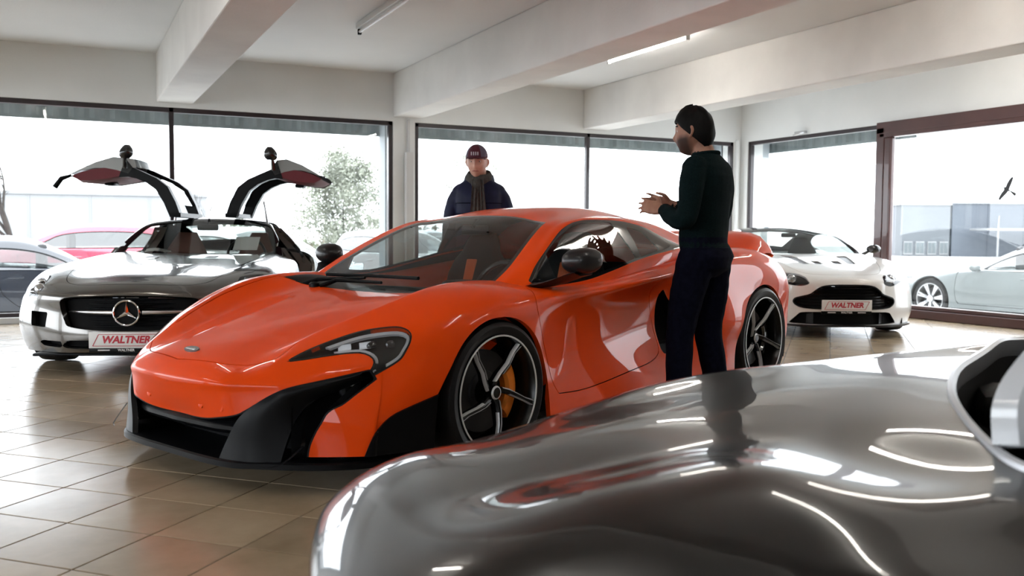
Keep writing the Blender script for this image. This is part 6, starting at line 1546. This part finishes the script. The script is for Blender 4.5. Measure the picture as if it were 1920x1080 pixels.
        xc = (-.2, -.35, -.5, -.7, -.9, -1.1, -1.3, -1.6, -2.0, -2.4, -2.8, -3.0, -3.2, -3.4)
        wsp = [(-.26, 0), (-.30, .5), (-.48, .67), (-.8, .63), (-1.14, .58), (-1.18, .3), (-1.19, 0)]
        dlo = [(-.58, .94), (-.85, 1.10), (-1.15, 1.24), (-1.7, 1.30), (-2.4, 1.29), (-2.85, 1.22), (-3.05, 1.05), (-2.95, .97), (-1.8, .945)]; sh = (0, 5, 6, 7)
        rw = [(-2.98, -.5), (-2.98, .5), (-3.3, .5), (-3.3, -.5)]
    can = sheet([a * q for a in xc], [C0, c3([(a, .30) for a in (xc[0], xc[-1])], [(a, float(C0.z(a * q)) / Hs - .012) for a in xc]), C2, C3, C4, C5], level=2)
    sc = np.array([q, 1.]); sz = np.array([q, Hs])
    wp = smooth_poly(np.array(wsp) * sc, 4, False, (2, 4)); wp = np.vstack([wp, wp[::-1][1:-1] * np.array([1, -1])])
    w_, can = can.cut(np.maximum(poly_sdf(can.V[:, :2], wp), .55 * Hs - can.V[:, 2])); w_.obj('windscreen', M['glass_wind'], root)
    dp = smooth_poly(np.array(dlo) * sz, 4, True, sh); d_, can = can.cut(sd_side(can, dp, .45))
    mid = (dp[:, 0].max() + dp[:, 0].min()) / 2 - .1
    frm, gl = d_.cut(-(sd_side(d_, dp, .3) + .02))
    for s in ('left', 'right'):
        fo = getattr(frm, s)().flange(.01).obj('window_surround', M['black_satin'], root)
        g_ = getattr(gl, s)()
        for nm, sel in (('side_window', lambda c: c[:, 0] > mid), ('rear_side_window', lambda c: c[:, 0] <= mid)):
            k = g_.select(sel)
            if len(k.T): k.obj(nm, M['glass_side'], fo)
    r_, can = can.cut(np.maximum(poly_sdf(can.V[:, :2], np.array(rw) * sc), .85 * Hs - can.V[:, 2])); r_.obj('rear_window', M['glass_side'], root)
    can.flange(.012).obj('roof', roof_m or paint, root)
    dd = [(-.50, .80), (-.46, .5), (-.5, .28), (-1.6, .28), (-1.8, .5), (-1.85, .80)] if cp else [(-.40, .90), (-.38, .5), (-.42, .28), (-1.5, .28), (-1.55, .6), (-1.55, .92)]
    dpoly = smooth_poly(np.array(dd) * sz, 4, True, (0, 2, 3, 5)); a_, body = body.cut(sd_side(body, dpoly, .5) - .004); do, _g = a_.cut(sd_side(a_, dpoly, .5) + .004)
    for s, sg in ((do.left(), 1), (do.right(), -1)):
        dr = s.flange(.02).obj('door', paint, root)
        MB().box((dd[-1][0] * q + .22, sg * (.86 if cp else .868), .70 * Hs + dz), (.20, .035, .03), bevel=.012).build('door_handle', paint, dr)
        MB().ball(((dlo[0][0] - .04) * q, sg * .93, (dlo[0][1] + .05) * Hs), (.06, .11, .065), 14, 8).tube([((dlo[0][0] - .02) * q, sg * .78, dlo[0][1] * Hs), ((dlo[0][0] - .03) * q, sg * .86, (dlo[0][1] + .02) * Hs)], .02, 8).build('door_mirror', paint if cp else M['black_satin'], dr)
    hl = smooth_poly([(.50 * q, .52 * Hs + dz * .6), (.72 * q, .50 * Hs + dz * .6), (.74 * q, .58 * Hs + dz), (.52 * q, .66 * Hs + dz), (.36 * q, .67 * Hs + dz), (.40 * q, .57 * Hs + dz)], 4); l_, body = body.cut(sd_side(body, hl, .45))
    for s in (l_.left(), l_.right()):
        lo = s.obj('headlight', M['lens'], root); b_ = s.shifted(.03); b_.N = s.N; b_.obj('lamp_housing', M['reflector'], lo)
    im = np.array([(.1, .26), (.52, .27), (.56, .36), (.1, .38)]) * np.array([1, Hs]); i_, body = body.cut(sd_front(body, im, .5)); i_.shifted(.04).obj('front_intake', M['black_matte'], root)
    tl = np.array([(-3.30 * q, .62 * Hs + dz), (-3.05 * q, .66 * Hs + dz), (-3.05 * q, .74 * Hs + dz), (-3.35 * q, .72 * Hs + dz)]); t_, body = body.cut(sd_side(body, tl, .4)); t_.obj('tail_light', m_tail, root)
    body.flange(.02).obj('body_shell', paint, root)
    MB().box((-1.5 * q, 0, .4 * Hs), (2.6 * q, 1.4, .2)).build('cabin_floor', m_greyint, root)
    MB().box((-.7 * q, 0, .72 * Hs + dz), (.3, 1.4, .16 * Hs), bevel=.05).build('dashboard', m_greyint, root)
    for sg in (1, -1): MB().box((-1.05 * q, sg * .36, .66 * Hs), (.5, .46, .40 * Hs), bevel=.08).box((-1.3 * q, sg * .36, .94 * Hs + dz), (.14, .46, .46 * Hs), bevel=.05).build('seat', m_greyint, root)
    MB().box((-1.2 * q, 0, .2), (3.2 * q, 1.4, .06)).build('underbody', M['black_matte'], root)
    return root
m_alloy = mat('silver_alloy', (.6, .6, .6), .3, metal=.9); m_tail = mat('tail_red', (.4, .015, .015), .2); m_greyint = mat('grey_upholstery', (.08, .08, .085), .8)
p_pale = mat('pale_grey_paint', (.17, .19, .19), .35, coat=.6); p_white = mat('white_car_paint', (.45, .47, .47), .3, coat=1.); p_dark = mat('dark_grey_paint', (.022, .027, .04), .3, coat=1.); p_red = mat('red_car_paint', (.42, .05, .085), .3, coat=1.); p_silver = mat('pale_silver_paint', (.55, .57, .59), .3, metal=.3, coat=1.); p_blue = mat('grey_blue_paint', (.16, .20, .24), .3, coat=1.)
ocar('sports_coupe', 'pale coupe parked outside, seen side on beyond the brown frame', 13.15, 10.15, math.radians(90), p_pale, 'coupe')
ocar('roadster', 'dark grey low car parked outside the leftmost window, facing right', 1.0, 15.0, math.radians(2), p_dark, 'coupe', 1.0, .96)
ocar('estate_car', 'red car parked further back behind the dark car, seen through the left window', -1.3, 21.5, math.radians(182), p_red, 'estate', 1.1, 1.0)
ocar('hatchback', 'pale silver car parked outside right behind the gullwing coupe', 3.6, 15.2, math.radians(-62), p_silver, 'estate', .95, .95)
ocar('hatchback', 'white car parked outside, glimpsed through the windscreen of the orange car', 6.9, 17.6, math.radians(-75), p_white, 'estate', .95, .95)
ocar('hatchback', 'grey blue car parked far outside, behind the man in the cap', 10.5, 25.0, math.radians(-70), p_blue, 'estate', .95, .95)

# --- trees
m_bark = noise_color(mat('grey_bark', rough=.9), (.022, .019, .017), (.040, .035, .030), 8.); m_birch = noise_color(mat('birch_bark', rough=.8), (.30, .29, .27), (.42, .41, .39), 12.)
m_leaf = noise_color(mat('pale_green_leaf', rough=.8), (.17, .185, .15), (.26, .275, .22), 1.5, coord='Object'); m_needle = noise_color(mat('dark_green_leaf', rough=.8), (.12, .15, .10), (.19, .22, .15), 1.5)
def tree(name, label, x, y, h, seed, bark, leaf=None, leaves=0, crown=(.4, 1.), spread=.5, cone=False, group=None, depth=4, thick=.03, leafsize=.12):
    rnd = random.Random(seed); root = empty(name, (x, y, GZ), 0, label, 'tree', group)
    tr = MB(); br = MB(); tips = []
    def grow(p, d, L, r, k):
        n = 4; pts = [np.array(p)]; dd = np.array(d)
        for i in range(n):
            dd = dd + np.array([rnd.uniform(-.16, .16), rnd.uniform(-.16, .16), rnd.uniform(-.03, .12)]); dd /= np.linalg.norm(dd); pts.append(pts[-1] + dd * L / n)
        (tr if k == 0 else br).tube(pts, np.linspace(r, r * .45, n + 1), 8 if k == 0 else (5 if k < 3 else 3), cap=False)
        if k >= depth - 1: tips.extend(pts[2:])
        if k < depth:
            for _ in range(5 if k == 0 else 3):
                t = rnd.uniform(.35, 1.) if k else rnd.uniform(.30, 1.); i = min(n - 1, int(t * n)); q = pts[i] + (pts[i + 1] - pts[i]) * (t * n - i)
                a = rnd.uniform(0, 2 * PI); s = spread * rnd.uniform(.6, 1.2); nd = dd + np.array([math.cos(a) * s, math.sin(a) * s, .15 * rnd.random()]); nd /= np.linalg.norm(nd)
                grow(q, nd, L * rnd.uniform(.48, .68), r * .5 * (1.1 - .4 * t), k + 1)
    grow((0, 0, 0), (0, 0, 1), h * .55, h * thick, 0)
    tr.build('trunk', bark, root, angle=None); b = br.build('branches', bark, root, angle=None)
    if leaf:
        lm = MB(); V = []; F = []
        for i in range(leaves):
            if crown == 'clumps':
                if not i:
                    cl = []
                    while len(cl) < 70:
                        q = np.array([rnd.uniform(-1, 1), rnd.uniform(-1, 1), rnd.uniform(-1, 1)])
                        if q @ q < 1: cl.append(np.array([q[0] * h * .33 * (1.1 - .35 * q[2]), q[1] * h * .33 * (1.1 - .35 * q[2]), h * (.56 + .42 * q[2])]))
                c = cl[int(len(cl) * rnd.random() ** 1.3)] + np.array([rnd.gauss(0, .055 * h), rnd.gauss(0, .055 * h), rnd.gauss(0, .045 * h)])
            elif cone:
                t = rnd.random() ** .7; z = h * (crown[0] + (crown[1] - crown[0]) * (1 - t)); rr = h * spread * .55 * t * math.sqrt(rnd.random()) ; a = rnd.uniform(0, 2 * PI); c = np.array([rr * math.cos(a), rr * math.sin(a), z])
            else:
                c = tips[rnd.randrange(len(tips))] + np.array([rnd.gauss(0, .10 * h * .35), rnd.gauss(0, .10 * h * .35), rnd.gauss(0, .08 * h * .35)])
            u = np.array([rnd.gauss(0, 1), rnd.gauss(0, 1), rnd.gauss(0, 1)]); u /= np.linalg.norm(u); v = np.cross(u, (rnd.gauss(0, 1), rnd.gauss(0, 1), 1)); v /= np.linalg.norm(v) + 1e-6; s = leafsize * rnd.uniform(.6, 1.3)
            o = len(V); V += [c - u * s, c - v * s * .45, c + u * s, c + v * s * .45]; F.append((o, o + 1, o + 2, o + 3))
        lv = mesh_obj('foliage', V, F, leaf, root, smooth=False); lv['kind'] = 'stuff'
    return root
tree('bare_tree', 'bare tree with thin upright branches beyond the leftmost window', -.95, 22.7, 3.5, 3, m_bark, depth=5, spread=.62, thick=.026)
tree('bare_tree', 'slender bare sapling between the raised doors of the gullwing coupe', 3.3, 25.1, 2.7, 11, m_bark, depth=4, spread=.32, thick=.016)
tree('bushy_tree', 'loose pale green tree filling the window left of the pillar', 7.05, 25.5, 3.75, 5, m_bark, m_leaf, 16000, spread=.55, depth=4, thick=.014, leafsize=.052, crown='clumps')
tree('birch_clump', 'white stemmed birch at the foot of the pale green tree, left of the pillar', 6.55, 22.0, 1.8, 8, m_birch, m_leaf, 1600, spread=.6, depth=3, thick=.018, leafsize=.035)
tree('hedge_tree', 'low green shrub outside at the right edge of the gullwing coupe', 5.6, 23.8, 1.2, 21, m_bark, m_needle, 2600, spread=.9, depth=3, leafsize=.035, crown='clumps')
tree('bare_tree', 'faint distant birch outside to the right of the man in the cap', 19.5, 44.0, 6.0, 31, m_bark, m_leaf, 700, spread=.5, depth=4, thick=.012, leafsize=.10)
tree('bare_tree', 'faint distant tree behind the roof of the white coupe', 33., 41., 4.6, 33, m_bark, m_leaf, 900, spread=.7, depth=4, thick=.014, leafsize=.12)
# --- buildings
m_clad = noise_color(mat('pale_cladding', rough=.6), (.075, .084, .093), (.085, .094, .103), .6); m_slab = noise_color(mat('blue_grey_cladding', rough=.5), (.06, .071, .088), (.068, .08, .097), .5)
m_bwin = mat('building_glass', (.07, .085, .09), .2); m_whiteb = mat('white_steel', (.20, .205, .21), .5)
def hall(label, x0, y0, L, D, Hh, rz, m, rows, name='hall_building', cols=8):
    root = empty(name, (x0, y0, GZ), rz, label, 'building')
    MB().box((L / 2, D / 2, Hh / 2), (L, D, Hh)).build('wall', m, root, smooth=False)
    rf = MB().box((L / 2, D / 2, Hh + .06), (L + .2, D + .2, .14)).build('roof_edge', m_whiteb, root, smooth=False)
    pn = None; n = int(L / 2.2)
    for i in range(1, n):
        o = MB().box((L * i / n, -.012, Hh / 2), (.05, .03, Hh)).build('panel_joint', m, root, smooth=False)
    for z, hh in rows:
        for i in range(cols):
            w = L / cols
            fr = MB().box((w * (i + .5), -.03, z), (w * .72, .08, hh)).build('window', m_whiteb, root, smooth=False)
            for s in (-1, 1): MB().box((w * (i + .5) + s * w * .17, -.075, z), (w * .29, .02, hh - .15)).build('pane', m_bwin, fr, smooth=False)
    return root
hall('long pale grey hall with a row of windows, far behind the white parked coupe', 49.1, 42.8, 3.1, 3, 3.35, -CAM_YAW, m_clad, ((.55, .85),), cols=4)
hall('taller blue grey building behind the white parked coupe', 51.98, 41.36, 14, 3, 3.45, -CAM_YAW, m_slab, (), cols=0)
cn = empty('forecourt_canopy', (51.6, 38.6, GZ), -CAM_YAW, 'thin white canopy on posts above the white parked coupe', 'canopy')
MB().box((3.5, 1.0, 1.76), (7., 2.2, .14), bevel=.02).build('canopy_roof', m_whiteb, cn)
for xx in (.75, 3.4, 6.2): MB().tube([(xx, 0, 0), (xx, 0, 1.7)], .06, 10).build('post', m_whiteb, cn)
for xx in (.75, 6.2): MB().tube([(xx, 0, 1.76), (xx + .35, .6, 2.6)], .03, 8).build('stay', m_whiteb, cn)
hall('low white house far behind the left windows', -11, 46, 17, 8, 2.9, math.radians(-6), m_whiteb, (), 'house', cols=0)
# distant tree line and overhead wire
def treeline():
    rnd = random.Random(4); V = []; F = []
    for i in range(5200):
        t = rnd.random(); x = -25 + 70 * t; y = 66 - 18 * max(0, t - .6) + rnd.uniform(-2, 2); z = GZ + 3.4 * rnd.random() ** 1.6 * (.55 + .45 * math.sin(x * .5) * math.sin(x * .23 + 1)); s = .28 * rnd.uniform(.5, 1.3)
        u = np.array([rnd.gauss(0, 1), rnd.gauss(0, 1), rnd.gauss(0, 1)]); u /= np.linalg.norm(u); v = np.cross(u, (.3, .2, 1)); v /= np.linalg.norm(v)
        o = len(V); c = np.array([x, y, z]); V += [c - u * s, c - v * s * .6, c + u * s, c + v * s * .6]; F.append((o, o + 1, o + 2, o + 3))
    o = mesh_obj('treeline', V, F, m_leaf, None, smooth=False); tag(o, 'distant line of hazy shrubs along the horizon', 'shrubs', kind='stuff')
treeline()
wr = MB().tube([(-6 + 1.2 * i, 26, 3.1 - .16 * math.sin(PI * i / 8) - .05 * i) for i in range(9)], .012, 5).build('overhead_wire', M['black_satin']); tag(wr, 'thin overhead wire crossing the sky in the leftmost window', 'wire')

# --- bird silhouette stuck on the right pane
bd = MB()
bd.prism(smooth_poly([(6.909, 1.704), (6.898, 1.687), (6.919, 1.626), (6.942, 1.57), (6.934, 1.555), (6.892, 1.535), (6.86, 1.519), (6.857, 1.505), (6.869, 1.486), (6.89, 1.499), (6.928, 1.536), (6.954, 1.542), (6.974, 1.519), (7.025, 1.472), (7.055, 1.444), (7.069, 1.462), (7.062, 1.483), (7.037, 1.526), (7.007, 1.563), (7.014, 1.595), (6.988, 1.594), (6.969, 1.638), (6.934, 1.687)], 3), RX + .052, RX + .0545, 'x')
tag(bd.build('bird_sticker', mat('sticker_black', (.02, .02, .022), .5), smooth=False), 'black flying bird silhouette stuck on the right window pane', 'sticker')

# --- pieces that were modelled together but are separate things to the eye
def split_pieces(names):
    for o in [o for o in COL.objects if o.type == 'MESH' and o.name.split('.')[0] in names and not o.children]:
        me = o.data; n = len(me.vertices); par = list(range(n))
        def find(a):
            while par[a] != a: par[a] = par[par[a]]; a = par[a]
            return a
        for e in me.edges:
            a, b = find(e.vertices[0]), find(e.vertices[1])
            if a != b: par[a] = b
        key = {}                                             # coincident points belong together
        for v in me.vertices:
            k = (round(v.co.x, 4), round(v.co.y, 4), round(v.co.z, 4))
            if k in key:
                a, b = find(key[k]), find(v.index)
                if a != b: par[a] = b
            else: key[k] = v.index
        groups = {}
        for p in me.polygons: groups.setdefault(find(p.vertices[0]), []).append(p)
        if len(groups) < 2 or len(groups) > 40: continue
        N = [tuple(c.vector) for c in me.corner_normals]; base = o.name.split('.')[0]; sm = any(p.use_smooth for p in me.polygons)
        for ps in groups.values():
            ids = sorted({i for p in ps for i in p.vertices}); ix = {v: i for i, v in enumerate(ids)}
            m2 = bpy.data.meshes.new(base); m2.from_pydata([me.vertices[i].co[:] for i in ids], [], [[ix[i] for i in p.vertices] for p in ps])
            for mm in me.materials: m2.materials.append(mm)
            m2.polygons.foreach_set('material_index', [p.material_index for p in ps]); m2.polygons.foreach_set('use_smooth', [sm] * len(ps)); m2.update()
            if sm: m2.normals_split_custom_set([N[l] for p in ps for l in p.loop_indices])
            c = bpy.data.objects.new(base, m2); c.location = o.location; c.rotation_euler = o.rotation_euler; link(c, o.parent)
        bpy.data.objects.remove(o)
split_pieces({'socket', 'door_edge', 'parking_sensor', 'projector', 'lamp_reflector', 'tail_light', 'front_intake', 'grille_slat', 'eyebrows', 'jacket_seam', 'cap_print', 'cap_panel', 'door_frame_rail', 'grille_bar', 'holder_print', 'headlight', 'mouth', 'bonnet_vent', 'intake_surround', 'grille_frame', 'window_surround', 'windscreen_border'})
for o in COL.objects:
    if o.name.startswith('eyebrows'): o.name = 'eyebrow'
